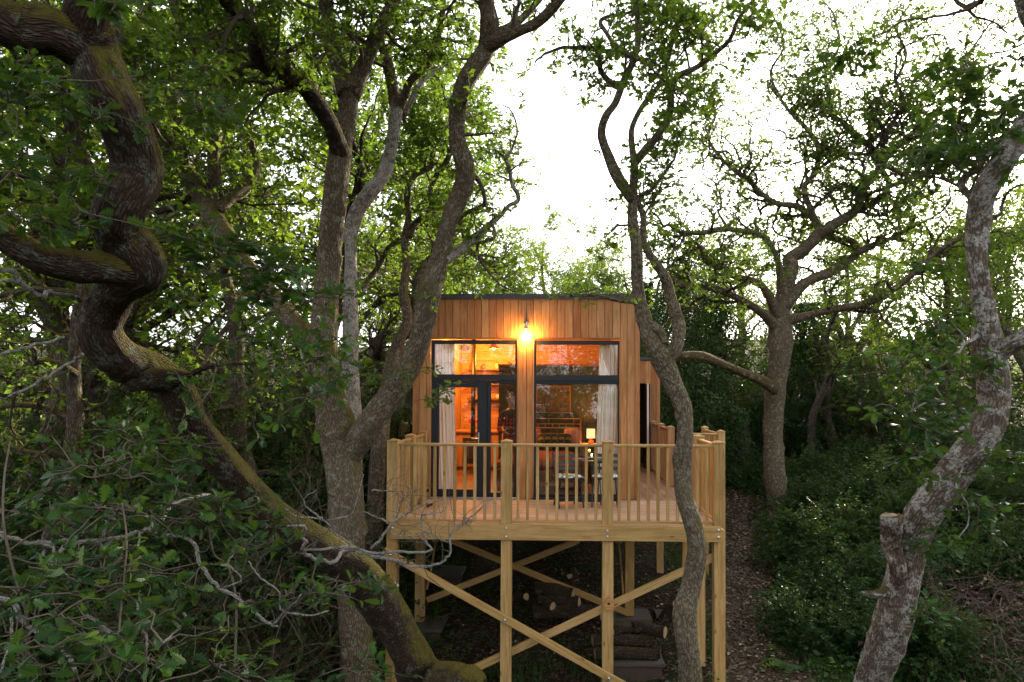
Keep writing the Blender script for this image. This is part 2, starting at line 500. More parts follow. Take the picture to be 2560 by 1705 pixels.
def path_mat():
    k = NT('path')
    tc = k.n('TexCoord').outputs['Object']
    b = k.noise(tc, 30, 4, .7)
    vo = k.n('TexVoronoi', {'Scale': 17.0})
    k.t.links.new(tc, vo.inputs['Vector'])
    cc = k.n('SeparateColor', {0: vo.outputs['Color']}).outputs[0]
    col = k.ramp(cc, [(0, (.042, .028, .018)), (.5, (.105, .072, .045)), (.85, (.18, .125, .08)), (1, (.22, .175, .13))])
    col = k.mix(k.math('MULTIPLY', b, .7), col, (.030, .020, .014))
    return k.done(k.pbr(col, .95, k.bump(k.math('ADD', b, vo.outputs['Distance']), 1.0, .05), .15))
M['path'] = path_mat()
def chip_mat():
    k = NT('chips')
    a = k.n('Attribute', attribute_name='rnd').outputs['Fac']
    col = k.ramp(a, [(0, (.026, .018, .012)), (.45, (.072, .050, .032)), (.8, (.14, .10, .068)), (1, (.28, .24, .19))])
    return k.done(k.pbr(col, .9, None, .2))
M['chips'] = chip_mat()

# ------------------------------------------------------------------ ground
_gd = np.array([-60, -20, -8, 0, 6, 10, 12.3, 17, 25, 35, 50, 80, 140, 300.])
_gh = np.array([-5.0, -5.3, -5.6, -5.5, -5.0, -4.3, -3.9, -3.35, -2.5, -1.4, .6, 4.0, 9.0, 16.]) + 1.84
def gz(x, y):
    x = np.asarray(x, float); y = np.asarray(y, float)
    z = np.interp(y + 12.3, _gd, _gh)
    z = z + .10 * np.sin(x * .9 + y * .37) + .07 * np.sin(y * 1.3 - x * .6 + 1.0) + .03 * np.sin(x * 3.1 + y * 2.3)
    z = z + np.clip((x - 5) / 30, 0, 1) * 1.2 - np.clip((-x - 3) / 12, 0, 1) * .5
    return z
def gzf(x, y): return float(gz(x, y))
def grid_sheet(name, xs, ys, zf, mat):
    X, Y = np.meshgrid(xs, ys)
    Z = zf(X, Y)
    V = np.stack([X, Y, Z], -1).reshape(-1, 3)
    nx, ny = len(xs), len(ys)
    i = (np.arange(ny - 1)[:, None] * nx + np.arange(nx - 1)[None]).ravel()
    F = np.stack([i, i + 1, i + nx + 1, i + nx], 1)
    return np_mesh(name, V, [F], mat, True)
xs = np.concatenate([np.linspace(-260, -18, 22)[:-1], np.linspace(-18, 18, 121), np.linspace(18, 260, 22)[1:]])
ys = np.concatenate([np.linspace(-120, -14, 14)[:-1], np.linspace(-14, 22, 121), np.linspace(22, 290, 40)[1:]])
tag(part('ground', grid_sheet('ground', xs, ys, gz, M['soil']), None), kind='structure')
# path along the right side of the deck
def path_c(y):                               # centre x and half width
    d = y + 12.3
    return np.interp(d, [6, 9, 10.5, 13, 17, 22, 28], [2.3, 2.75, 2.95, 3.35, 4.1, 5.4, 7.2]), np.interp(d, [6, 9, 11, 13.5, 17, 22, 28], [.55, .6, .78, .8, .48, .4, .36])
yy = np.linspace(-5.5, 15, 90)
tt = np.linspace(-1, 1, 9)
cx, hw = path_c(yy)
hw = hw * (1 + .12 * np.sin(yy * 2.7) + .08 * np.sin(yy * 6.1))
PX = cx[:, None] + hw[:, None] * tt[None]
PY = np.repeat(yy[:, None], 9, 1)
PZ = gz(PX, PY) + .055 - .05 * np.abs(tt[None]) ** 4 * 1.6
V = np.stack([PX, PY, PZ], -1).reshape(-1, 3)
i = (np.arange(89)[:, None] * 9 + np.arange(8)[None]).ravel()
tag(part('path', np_mesh('path', V, [np.stack([i, i + 1, i + 10, i + 9], 1)], M['path'], True), None), kind='structure')

# ------------------------------------------------------------------ cabin
XL, XR = W1('z1', 232, 900, 0).x, W1('z1', 1687, 900, 0).x
def zx(x, Y=0.0): return W1('z1', x, 900, Y).x
def zz(y, Y=0.0): return W1('z1', 950, y, Y).z
ZT = zz(118)                                 # top of cladding
ZH = zz(381)                                 # head of the openings
DEPTH = 6.4
cabin = thing('cabin', (-.5, 2.5, 0), 'cedar clad treehouse cabin with two large dark framed windows and lit interior', 'cabin')
lefts = [232, 275, 320, 345]
mids = [905, 960, 1003]
rights = [1563, 1605, 1655, 1687]
xb = [zx(x) for x in lefts] + [zx(345) + (zx(905) - zx(345)) * i / 12 for i in range(1, 12)] + [zx(x) for x in mids] + \
     [zx(1003) + (zx(1563) - zx(1003)) * i / 11 for i in range(1, 11)] + [zx(x) for x in rights]
wA0, wA1, wB0, wB1 = zx(345), zx(905), zx(1003), zx(1563)
for a, b in zip(xb[:-1], xb[1:]):
    m_ = (a + b) / 2
    over = (wA0 < m_ < wA1) or (wB0 < m_ < wB1)
    z0 = ZH + .035 if over else .005
    dy = random.uniform(-.0015, .0015)
    box('cladding_board', (a + .0035, -.001 + dy, z0), (b - .0035, .021 + dy, ZT), M['cedar'], cabin, .002)
# dark breather membrane behind the open joints
for (a, b, z0) in ((XL, wA0, .0), (wA1, wB0, .0), (wB1, XR, .0)):
    box('membrane', (a + .005, .024, z0 + .004), (b - .005, .05, ZT), M['black'], cabin, 0)
for (a, b) in ((wA0, wA1), (wB0, wB1)):
    box('membrane', (a, .024, ZH + .036), (b, .05, ZT), M['black'], cabin, 0)
    box('head_trim', (a, -.004, ZH + .006), (b, .06, ZH + .034), M['cedar_x'], cabin)
    box('reveal', (a + .001, -.003, .03), (a + .016, .06, ZH + .004), M['cedar'], cabin)
    box('reveal', (b - .016, -.003, .03), (b - .001, .06, ZH + .004), M['cedar'], cabin)
# corner boards down the two flanks
for j in range(47):
    y0 = .024 + j * .1355
    if y0 + .13 > DEPTH: break
    box('cladding_board', (XR - .024, y0, .005), (XR, y0 + .131, ZT), M['cedar'], cabin, .002)
    box('cladding_board', (XL, y0, .005), (XL + .024, y0 + .131, ZT), M['cedar'], cabin, .002)
# roof with anthracite edge trim
ZR = zz(90)
roof = box('roof', (XL - .02, .02, ZT + .01), (XR + .02, DEPTH, ZR - .02), M['fascia'], cabin)
box('roof_trim', (XL - .05, -.05, ZT - .012), (zx(500), -.012, ZR), M['fascia'], roof)
box('roof_trim', (zx(500) + .003, -.05, ZT - .012), (zx(1110), -.012, ZR), M['fascia'], roof)
box('roof_trim', (zx(1110) + .003, -.05, ZT - .012), (XR + .05, -.012, ZR), M['fascia'], roof)
box('roof_trim', (XR + .012, -.011, ZT - .012), (XR + .05, DEPTH, ZR), M['fascia'], roof)
box('roof_trim', (XL - .05, -.011, ZT - .012), (XL - .012, DEPTH, ZR), M['fascia'], roof)
# shell inside the cladding
IY0, IY1 = .06, 5.4
WT = M['room_wood']
box('side_wall', (XL + .026, IY0, .03), (XL + .11, IY1, 3.28), M['room_wood_z'], cabin, 0)
box('side_wall', (XR - .11, IY0, .03), (XR - .026, IY1, 3.28), M['room_wood_z'], cabin, 0)
for j in range(14):
    z0 = .03 + j * .232
    box('wall_plank', (XL + .112, IY1 - .04, z0), (XR - .112, IY1, z0 + .228), WT, cabin, .004)
for j in range(28):
    y0 = IY0 + .04 + j * .19
    if y0 > IY1 - .1: break
    box('ceiling_plank', (XL + .112, y0, 3.20), (XR - .112, y0 + .186, 3.24), WT, cabin, .003)
box('wall_core', (XL + .112, .066, ZH + .04), (XR - .112, .12, 3.195), WT, cabin, 0)
box('wall_core', (wA1 + .002, .066, .03), (wB0 - .002, .12, ZH + .039), WT, cabin, 0)
box('floor', (XL + .026, .06, -.06), (XR - .026, IY1, .028), M['room_floor'], cabin, 0)
box('underfloor', (XL + .03, .06, -.30), (XR - .03, DEPTH, -.062), M['pine_x'], cabin)
for xj in np.arange(XL + .25, XR - .1, .55):
    box('floor_joist', (xj, .07, -.48), (xj + .07, DEPTH - .05, -.302), M['pine_y'], cabin)
# partition with the picture and the bed in front of it
PYW = 2.7
box('partition', (zx(1060, PYW) - .9, PYW, .03), (XR - .112, PYW + .08, 2.36), M['room_dark'], cabin, 0)
box('partition_cap', (zx(1060, PYW) - .92, PYW - .02, 2.362), (XR - .112, PYW + .1, 2.40), WT, cabin)

# windows
def frame_ring(name, x0, x1, y0, y1, w, Y0, Y1, parent, mat=None):
    """rectangular frame in photograph units of z1 drawn at plane 0; w: widths l,r,t,b"""
    mat = mat or M['frame']
    a, b, c, d = zx(x0), zx(x1), zz(y1), zz(y0)
    l, r, t, bo = [v * .391 * 12.3 / FPX for v in w]
    bm = bmesh.new()
    for lo, hi in (((a, Y0, c), (a + l, Y1, d)), ((b - r, Y0, c), (b, Y1, d)), ((a + l, Y0 + .0012, d - t), (b - r, Y1, d)), ((a + l, Y0 + .0012, c), (b - r, Y1, c + bo))):
        lo, hi = Vector(lo), Vector(hi)
        mm = Matrix.LocRotScale((lo + hi) / 2, None, hi - lo)
        bmesh.ops.create_cube(bm, size=1.0, matrix=mm)
    bmesh.ops.bevel(bm, geom=list(bm.edges), offset=.004, segments=1, affect='EDGES')
    o = part(name, bm_mesh(name, bm, mat), parent)
    return o, (a + l, b - r, c + bo, d - t)
def pane(g, Y, parent):
    a, b, c, d = g
    return box('pane', (a + .002, Y, c + .002), (b - .002, Y + .006, d - .002), M['glass'], parent, 0)
def glazed(name, x0, x1, y0, y1, w, Y0, Y1, parent, label=None):
    o, g = frame_ring(name, x0, x1, y0, y1, w, Y0, Y1, parent)
    if label: o['label'] = label
    pane(g, (Y0 + Y1) / 2, o)
    frame_ring('glazing_bead', 0, 0, 0, 0, (0, 0, 0, 0), 0, 0, o) if False else None
    return o
# outer frames
glazed('transom_window', 348, 905, 384, 606, (22, 18, 26, 0.5), .02, .075, cabin, 'orange lit transom pane above the glazed door')
glazed('transom_window', 1003, 1563, 386, 608, (20, 16, 26, 0.5), .02, .075, cabin, 'transom pane above the large fixed window')
box('transom_bar', (zx(346), .012, zz(641)), (zx(905), .085, zz(606.5)), M['frame'], cabin)
box('transom_bar', (zx(1003), .012, zz(644)), (zx(1563), .085, zz(608.5)), M['frame'], cabin)
glazed('fixed_window', 1003, 1563, 644.5, 1399, (20, 17, 21, 30), .02, .075, cabin, 'tall fixed window showing the bed and a lamp')
glazed('side_light', 712, 905, 641.5, 1396, (22, 19, 20, 34), .02, .075, cabin, 'narrow side light beside the door')
door = glazed('glazed_door', 349, 711, 641.5, 1396, (52, 66, 47, 52), .028, .08, cabin, 'dark grey glazed door with lever handle')
hx, hz = W1('z1', 655, 1010, .02).x, W1('z1', 655, 1012, .02).z
h_ = box('handle_plate', (hx - .012, .012, hz - .10), (hx + .012, .027, hz + .10), M['metal'], door)
rod('handle', [(hx, .012, hz), (hx, -.03, hz), (hx - .02, -.04, hz), (hx - .115, -.04, hz - .002)], .0085, M['metal'], h_)
box('door_sill', (wA0, -.035, .002), (wA1, .085, .028), M['zinc'], cabin)
box('window_sill', (wB0, -.035, .002), (wB1, .085, .028), M['frame'], cabin)

# lower annex behind, with the open entrance door
AY = 5.0
AX1 = W1('g6', 354, 1000, AY).x
AZ = W1('g6', 250, 712, AY).z
annex_x0 = XR + .002
ax = [annex_x0] + [W1('g6', v, 900, AY).x for v in (208, 265, 318, 354)]
odr = W1('g6', 208, 935, AY)
for a, b in zip(ax[:-1], ax[1:]):
    z0 = odr.z if b <= odr.x + .02 else .005
    box('cladding_board', (a + .0025, AY, z0), (b - .0025, AY + .022, AZ), M['cedar'], cabin, .002)
for j in range(10):
    box('cladding_board', (AX1 - .024, AY + .024 + j * .135, .005), (AX1, AY + .155 + j * .135, AZ), M['cedar'], cabin, .002)
box('annex_roof', (annex_x0, AY - .04, AZ + .004), (AX1 + .04, AY + 1.5, AZ + .085), M['fascia'], cabin)
box('annex_wall', (odr.x + .01, AY + .024, .0), (AX1 - .03, AY + .06, AZ), M['black'], cabin, 0)
box('annex_wall', (annex_x0, AY + 1.40, .0), (AX1 - .03, AY + 1.45, AZ), M['room_dark'], cabin, 0)
box('annex_floor', (annex_x0, AY, -.2), (AX1 - .03, AY + 1.4, -.002), M['pine_x'], cabin)
dlo = W1('g6', 222, 955, AY - .06)
ed = box('entrance_door', (W1('g6', 226, 955, AY - .6).x, AY - .78, .03), (W1('g6', 247, 955, AY - .6).x, AY - .02, 2.02), M['black'], cabin, .003, 'dark entrance door standing open')
box('edge_strip', (W1('g6', 226, 955, AY - .79).x - .004, AY - .80, .03), (W1('g6', 243, 955, AY - .79).x, AY - .783, 2.02), plain('door_edge', (.62, .52, .50), .45), ed)

# ------------------------------------------------------------------ deck platform
DFY = -2.36                                   # front edge of the boards
DXL, DXR = W1('z2', 80, 280, DFY).x, W1('z2', 2222, 280, DFY).x
deck = thing('deck', ((DXL + DXR) / 2, -1.2, -2.6), 'raised timber deck on tall stilts with crossed braces in front of the cabin', 'deck')
nb = 19
bw = (0 - DFY - .01) / nb
for j in range(nb):
    y0 = DFY + .004 + j * bw
    box('deck_board', (DXL + .03, y0 + .003, -.028), (DXR - .03, y0 + bw - .003, 0 - random.uniform(0, .0012)), M['deck_x'], deck, .003)
nw = 7
ww = (DXR - .03 - XR - .004) / nw
for j in range(nw):
    x0 = XR + .004 + j * ww
    box('deck_board', (x0 + .003, .004, -.028), (x0 + ww - .003, 5.0, 0 - random.uniform(0, .0012)), M['deck_y'], deck, .003)
box('edge_board', (DXL + .06, DFY - .022, -.038), (DXR - .06, DFY - .001, .002), M['pine_x'], deck)
bz1, bz0 = W1('z2', 1150, 291, DFY - .1).z, W1('z2', 1150, 391, DFY - .1).z
fb = box('front_beam', (W1('z2', 88, 300, DFY - .1).x, DFY - .075, bz0), (W1('z2', 2214, 300, DFY - .1).x, DFY - .028, bz1), M['pine_x'], deck, .004)
def bolt(p, parent, washer=False):
    m_ = T(p) @ Matrix.Rotation(R(90), 4, 'X')
    me = _boxes.get('bolt')
    if me is None:
        me = _boxes['bolt'] = lathe([(0, .018), (.008, .017), (.015, .012), (.019, .003), (.019, -.002)], 10, M['metal'], 'bolt')
    o = part('bolt', me, parent, m_)
    if washer: box('washer', (p[0] - .024, p[1] - .001, p[2] - .024), (p[0] + .024, p[1] + .003, p[2] + .024), M['zinc'], parent, .001)
for x, y in ((106, 308), (833, 309), (833, 364), (1480, 325), (1480, 363), (2191, 321), (2191, 366)):
    bolt(W1('z2', x, y, DFY - .077), fb)
for nm, a, b, c, d in (('side_beam', DXL + .02, DXL + .066, DFY + .02, -.02), ('side_beam', DXR - .066, DXR - .02, DFY + .02, 5.0)):
    box(nm, (a, c, bz0 + .01), (b, d, -.03), M['pine_y'], deck)
for xj in np.arange(DXL + .45, DXR - .2, .42):
    box('joist', (xj, DFY + .03, -.185), (xj + .045, -.02, -.0285), M['pine_y'], deck)
box('rear_beam', (DXL + .08, -.3, -.33), (DXR - .08, -.25, -.19), M['pine_x'], deck)
# stilts
PT = .15
FPY = DFY - .026 + PT / 2                     # front posts stand behind the beam
pxs = [W1('z2', v, 700, FPY - PT / 2).x for v in (98, 832, 1484, 2200)]
for x in pxs:
    box('support_post', (x - PT / 2, FPY - PT / 2, gzf(x, FPY) - .2), (x + PT / 2, FPY + PT / 2, -.042), M['pine_z'], deck, .006)
RPY = -.18
rxs = [W1('z2', v, 700, RPY).x for v in (282, 1620)]
pads = []
for x in rxs + [DXR - .12]:
    zt = gzf(x, RPY) + .12
    box('support_post', (x - PT / 2, RPY - PT / 2, zt + .012), (x + PT / 2, RPY + PT / 2, -.335), M['pine_z'], deck, .006)
    pads.append((x, RPY, zt))
box('support_post', (DXR - .17, -1.35, gzf(DXR - .1, -1.3) - .1), (DXR - .04, -1.22, -.19), M['pine_z'], deck, .006)
box('support_post', (DXR - .30, 2.1, gzf(DXR - .3, 2.1) - .1), (DXR - .16, 2.24, -.03), M['pine_z'], deck, .006)
# braces
def brace(fr, x0, y0, x1, y1, Y, w=.105, t=.045):
    return beam('brace', W1(fr, x0, y0, Y), W1(fr, x1, y1, Y), w, t, M['pine_x'], deck, (0, 1, 0), .004)
b1 = brace('z2', 50, 452, 1660, 1356, DFY - .052)
for x, y in ((92, 478), (825, 897), (1490, 1270)): bolt(W1('z2', x, y, DFY - .078), b1, True)
b2 = brace('z2', 470, 1281, 2003, 566, FPY + PT / 2 + .026)
brace('z2', 2003, 566, 2165, 490, FPY + PT / 2 + .026)
brace('z2', 470, 380, 1610, 850, RPY - PT / 2 - .026, .1)
brace('z2', 325, 768, 1300, 385, RPY + PT / 2 + .026, .1)

# ------------------------------------------------------------------ railings
RH = 1.116
def post_cap(x, y, z, w, parent, mat):
    bm = bmesh.new()
    h = w / 2 + .006
    vs_ = [bm.verts.new(v) for v in ((-h, -h, 0), (h, -h, 0), (h, h, 0), (-h, h, 0), (-h, -h, .012), (h, -h, .012), (h, h, .012), (-h, h, .012), (0, 0, .042))]
    for f in ((0, 3, 2, 1), (0, 1, 5, 4), (1, 2, 6, 5), (2, 3, 7, 6), (3, 0, 4, 7), (4, 5, 8), (5, 6, 8), (6, 7, 8), (7, 4, 8)): bm.faces.new([vs_[i] for i in f])
    return part('post_cap', bm_mesh('post_cap', bm, mat), parent, T((x, y, z)))
def rail_post(x, y, root, w=PT, zb=.001, mat='pine_z', zt=1.135):
    p = box('post', (x - w / 2, y - w / 2, zb), (x + w / 2, y + w / 2, zt), M[mat], root, .006)
    post_cap(x, y, zt + .0015, w, p, M[mat])
    return p
def rail_bay(p0, p1, n, root, sfx='', z=0.0, ends=.0):
    """handrail, bottom rail and n balusters between two points on the deck"""
    p0, p1 = Vector((*p0, z)), Vector((*p1, z))
    d = (p1 - p0).normalized()
    ax = 'x' if abs(d.x) > abs(d.y) else 'y'
    hm = M['pine_red_y'] if sfx and ax == 'y' else M['pine_' + ax]
    bmz = M['pine_red_z'] if sfx else M['pine_z']
    side = Vector((-d.y, d.x, 0))
    # rounded hand rail
    L = (p1 - p0).length
    prof = [(-.032, 0), (.032, 0), (.035, .012), (.035, .024), (.026, .036), (0, .041), (-.026, .036), (-.035, .024), (-.035, .012)]
    V = []
    for e in (0, L):
        for s, h in prof:
            V.append((d * e + side * s + Vector((0, 0, RH - .042 + h)))[:])
    k = len(prof)
    f4 = np.array([(i, (i + 1) % k, k + (i + 1) % k, k + i) for i in range(k)])
    me = np_mesh('hand_rail', np.array(V) - np.array([0, 0, RH - .02]), [f4, np.arange(k)[None, ::-1], np.arange(k)[None] + k], hm)
    part('hand_rail', me, root, T(p0 + Vector((0, 0, RH - .02))))
    beam('bottom_rail', p0 + Vector((0, 0, .045)), p1 + Vector((0, 0, .045)), .036, .055, M['pine_x'] if not sfx else M['pine_red_y'] if False else M['pine_x'], root, side)
    for j in range(n):
        c = p0 + (p1 - p0) * ((j + .62) / (n + .24))
        h0, h1 = .0635, RH - .043
        o = part('baluster', box_mesh(.041, .041, h1 - h0, bmz, .003, 'baluster'), root, T((c.x, c.y, z + (h0 + h1) / 2)) @ Matrix.Rotation(math.atan2(d.y, d.x), 4, 'Z'))
RPYF = FPY - .004
fr_ = thing('railing', (0, RPYF, 0), 'front deck railing of pale timber balusters and four square posts above the beam', 'railing')
upx = [W1('z1', v, 1200, RPYF - PT / 2).x for v in (103, 833, 1483, 2197)]
for x in upx: rail_post(x, RPYF, fr_)
for a, b, n in ((upx[0], upx[1], 10), (upx[1], upx[2], 9), (upx[2], upx[3], 10)):
    rail_bay((a + PT / 2 + .001, RPYF), (b - PT / 2 - .001, RPYF), n, fr_)
lf = thing('railing', (upx[0], -1.2, 0), 'short side railing returning from the front deck corner to the cabin left of the door', 'railing')
ly = (RPYF + PT / 2 + .001, -1.17, -.12)
for y in ly[1:]: rail_post(upx[0], y, lf, .14)
rail_bay((upx[0], ly[0]), (upx[0], ly[1] - .072), 8, lf)
rail_bay((upx[0], ly[1] + .072), (upx[0], ly[2] - .072), 8, lf)
rr_ = thing('railing', (upx[3], 1.2, 0), 'long reddish railing along the side walkway towards the entrance door', 'railing')
ry = (RPYF + PT / 2 + .001, -.95, .45, 1.9, 3.2, 4.45)
for j, y in enumerate(ry[1:]): rail_post(upx[3], y, rr_, .14, mat='pine_z' if j < 1 else 'pine_red_z')
for j, (a, b) in enumerate(zip(ry[:-1], ry[1:])):
    if j == 2: continue                      # gap for the steps
    rail_bay((upx[3], a + (.071 if j else 0)), (upx[3], b - .071), 8, rr_, 'r' if j > 0 else '')
lr = thing('railing', (2.9, 1.2, 0), 'small railing of the step landing beyond the right deck corner', 'railing')
lx = W1('d', 950, 500, .5).x
box('landing', (upx[3] + .08, .42, -.05), (lx + .06, 2.0, -.01), M['deck_y'], lr)
for y in (.5, 1.9): rail_post(lx, y, lr, .12, -.009)
for (x, y) in ((lx, .5), (lx, 1.9)): box('support_post', (x - .06, y - .06, gzf(x, y) - .2), (x + .06, y + .06, -.052), M['pine_z'], lr)
rail_bay((upx[3] + .072, .5), (lx - .061, .5), 5, lr)
rail_bay((lx, .561), (lx, 1.839), 8, lr)
br_ = thing('railing', (-2.9, 4.0, 0), 'small railing seen past the left rear of the cabin', 'railing')
bxl = W1('l', 267, 100, 3.6).x
for y in (3.6, 4.9): rail_post(bxl, y, br_, .13)
box('landing', (bxl - .08, 3.5, -.06), (XL - .002, 5.0, -.001), M['deck_y'], br_)
for y in (3.6, 4.9): box('support_post', (bxl - .06, y - .06, gzf(bxl, y) - .2), (bxl + .06, y + .06, -.062), M['pine_z'], br_)
rail_bay((bxl, 3.666), (bxl, 4.834), 8, br_)
rail_bay((bxl + .066, 3.6), (XL - .005, 3.6), 3, br_)

# ------------------------------------------------------------------ concrete pads, logs and tools below the deck
def pad(cx, cy, zt, w, l, label):
    t = thing('concrete_pad', (cx, cy, zt - .3), label, 'pad', 'foundation pads below the deck')
    box('slab', (cx - w / 2, cy - l / 2, zt - .05), (cx + w / 2, cy + l / 2, zt), M['concrete'], t, .006)
    box('block', (cx - w / 2 + .04, cy - l / 2 + .04, zt - .55), (cx + w / 2 - .04, cy + l / 2 - .04, zt - .051), M['block'], t, .004)
pad(pads[0][0] + .02, pads[0][1] - .05, pads[0][2], .82, .75, 'concrete pad under the rear left stilt, nearest the leaning oak')
pad(pads[1][0] + .0, pads[1][1] + .1, pads[1][2], .72, .62, 'concrete pad under the rear stilt behind the teardrop box')
pad(pads[2][0] - .18, pads[2][1] + .4, pads[2][2], .6, .6, 'concrete pad under the rear right stilt beside the path')
c_ = W1('z2', 440, 470, 2.4)
pad(c_.x, 2.4, gzf(c_.x, 2.4) + .15, .8, .75, 'farthest concrete pad under the cabin floor on the left')
c_ = W1('z2', 1665, 1020, -1.45)
pad(c_.x, -1.45, gzf(c_.x, -1.45) + .22, .78, .55, 'red brown block pad carrying the stacked logs in front')
PADZ = gzf(c_.x, -1.45) + .22; PADX = c_.x
M['bark_log'] = bark_mat('bark_log', (.020, .014, .010), (.065, .047, .034), .2, .22, (.10, .10, .08), fine=1.3)
def log(p0, p1, r, label, bend=.03):
    p0, p1 = Vector(p0), Vector(p1)
    t = thing('log', (p0 + p1) / 2 - Vector((0, 0, r)), label, 'log', 'cut logs stored below the deck')
    n = 14
    P = np.array([(p0 + (p1 - p0) * (i / (n - 1)))[:] for i in range(n)])
    P += np.stack([np.zeros(n), bend * np.sin(np.linspace(0, 3.1, n)), bend * .6 * np.sin(np.linspace(.5, 5, n))], 1)
    ph = random.random() * 6
    V, F, bk = tube(P, r * (1 + .06 * np.sin(np.linspace(0, 7, n) + ph)), 14, wob=lambda s, a, rd: 1 + .07 * np.sin(3 * a + ph)[None] * np.ones((n, 1)) + .03 * np.sin(7 * a + s[:, None] * 9))
    part('log_bark', np_mesh('log_bark', V, F, M['bark_log'], True, vec={'bk': bk}), t)
    for e, s in ((0, -1), (n - 1, 1)):
        ring = V[e * 14:(e + 1) * 14]
        c = ring.mean(0)
        dv = np.array((p1 - p0).normalized()[:]) * s
        VV = np.concatenate([c + (ring - c) * .97 + dv * .004, (c + dv * .007)[None]])
        j = np.arange(14)
        f = np.stack([j, (j + 1) % 14, np.full(14, 14)], 1)
        part('cut_end', np_mesh('cut_end', VV, [f if s > 0 else f[:, ::-1]], M['log_end']), t)
x0, z0 = PADX - .5, PADZ
for k, (dx0, dx1, y0, y1, h, r, lab) in enumerate((
        (-.12, .80, -1.62, -1.55, .085, .085, 'lowest crooked log lying along the front block pad'),
        (-.05, .86, -1.40, -1.46, .09, .09, 'rear log of the bottom layer on the front block pad'),
        (-.15, .74, -1.54, -1.44, .245, .08, 'pale bent log in the second layer on the front block pad'),
        (.12, .56, -1.52, -1.30, .40, .095, 'thick dark log with a pale cut end at the top of the stack'),
        (.48, .92, -1.36, -1.50, .40, .085, 'short log with a split end at the right of the stack'))):
    log((x0 + dx0, y0, z0 + h), (x0 + dx1, y1, z0 + h), r, lab)
gl = [(1020, 700, 1260, 730, -.3, .11, 'thick mossy log on top of the loose pile in the dark'), (1010, 850, 1440, 850, -.45, .12, 'long log at the bottom of the loose pile in the dark'),
      (1060, 780, 1300, 775, -.4, .085, 'log with pale round end in the middle of the loose pile'), (1040, 770, 1130, 800, -.5, .07, 'short round log at the left of the loose pile'),
      (1840, 900, 1930, 800, -.9, .10, 'log leaning by the right stilt next to the tree'), (890, 760, 960, 740, -.3, .06, 'small log lying left of the loose pile'),
      (1262, 680, 1240, 610, -.2, .05, 'short split piece standing below the pale upright piece')]
for x0_, y0_, x1_, y1_, Y, r, lab in gl:
    a, b = W1('z2', x0_, y0_, Y), W1('z2', x1_, y1_, Y - .12)
    log(a, b, r, lab)
a = W1('z2', 1262, 570, -.15); b = W1('z2', 1285, 640, -.25)
log(b, a, .055, 'pale split piece standing up on the loose pile', 0)
def pole(p0, p1, r, label):
    t = thing('tool_handle', min(p0, p1, key=lambda v: v[2]), label, 'tool')
    rod('shaft', [p0, (Vector(p0) + Vector(p1)) / 2 + Vector((.01, 0, 0)), p1], r, M['pine_z'], t)
    q0 = Vector(p1)
    box('grip', q0 - Vector((.05, .016, .016)), q0 + Vector((.05, .016, .016)), M['pine_x'], t)
pole(W1('z2', 1582, 735, -.35), W1('z2', 1552, 400, .1), .018, 'tool with a long wooden shaft leaning beside the second stilt')
pole(W1('z2', 325, 700, -.3), W1('z2', 382, 390, .1), .018, 'tool with a wooden shaft leaning beside the left rear stilt')

# nest boxes on the posts
c_ = W1('z2', 1489, 788, FPY - PT / 2 - .02)
nb_ = thing('nest_box', (c_.x, FPY - PT / 2, c_.z - .1), 'teardrop shaped wooden nest box with round hole on the stilt', 'nest box')
prof = []
for i in range(28):
    a = 2 * math.pi * i / 28
    rx = .098 * math.sin(a) * math.sin(a / 2) ** 1.1
    prof.append((rx, .098 * math.cos(a)))
bm = bmesh.new()
r0 = [bm.verts.new((c_.x + x, FPY - PT / 2 - .001, c_.z + z)) for x, z in prof]
r1 = [bm.verts.new((c_.x + x * .95, FPY - PT / 2 - .06, c_.z + z * .95)) for x, z in prof]
for i in range(28):
    j = (i + 1) % 28
    bm.faces.new((r0[i], r0[j], r1[j], r1[i]))
bm.faces.new(r1); bm.faces.new(r0[::-1])
bmesh.ops.recalc_face_normals(bm, faces=bm.faces)
me = bm_mesh('nest_body', bm, wood_mat('nest_wood', [(.52, .27, .10), (.52, .27, .10)], 'X', .5, .1))
part('nest_body', me, nb_)
hl = lathe([(.0, .002), (.019, .002), (.019, -.004)], 16, M['black'], 'entrance_hole')
part('entrance_hole', hl, nb_, T((c_.x, FPY - PT / 2 - .0605, c_.z + .004)) @ Matrix.Rotation(R(90), 4, 'X'))
c_ = W1('z2', 88, 690, DFY - .2)
n2 = thing('nest_box', (c_.x, DFY - .2, c_.z - .12), 'small nest box with white pitched roof on the left front stilt', 'nest box')
box('nest_body', (c_.x - .05, DFY - .16, c_.z - .12), (c_.x + .05, DFY - .03, c_.z), plain('teal_paint', (.05, .22, .24), .6), n2)
for s in (-1, 1):
    beam('roof_half', Vector((c_.x, DFY - .105, c_.z + .045)), Vector((c_.x + s * .085, DFY - .105, c_.z - .012)), .17, .012, plain('white_paint', (.6, .6, .6), .6), n2, (0, 0, 1))

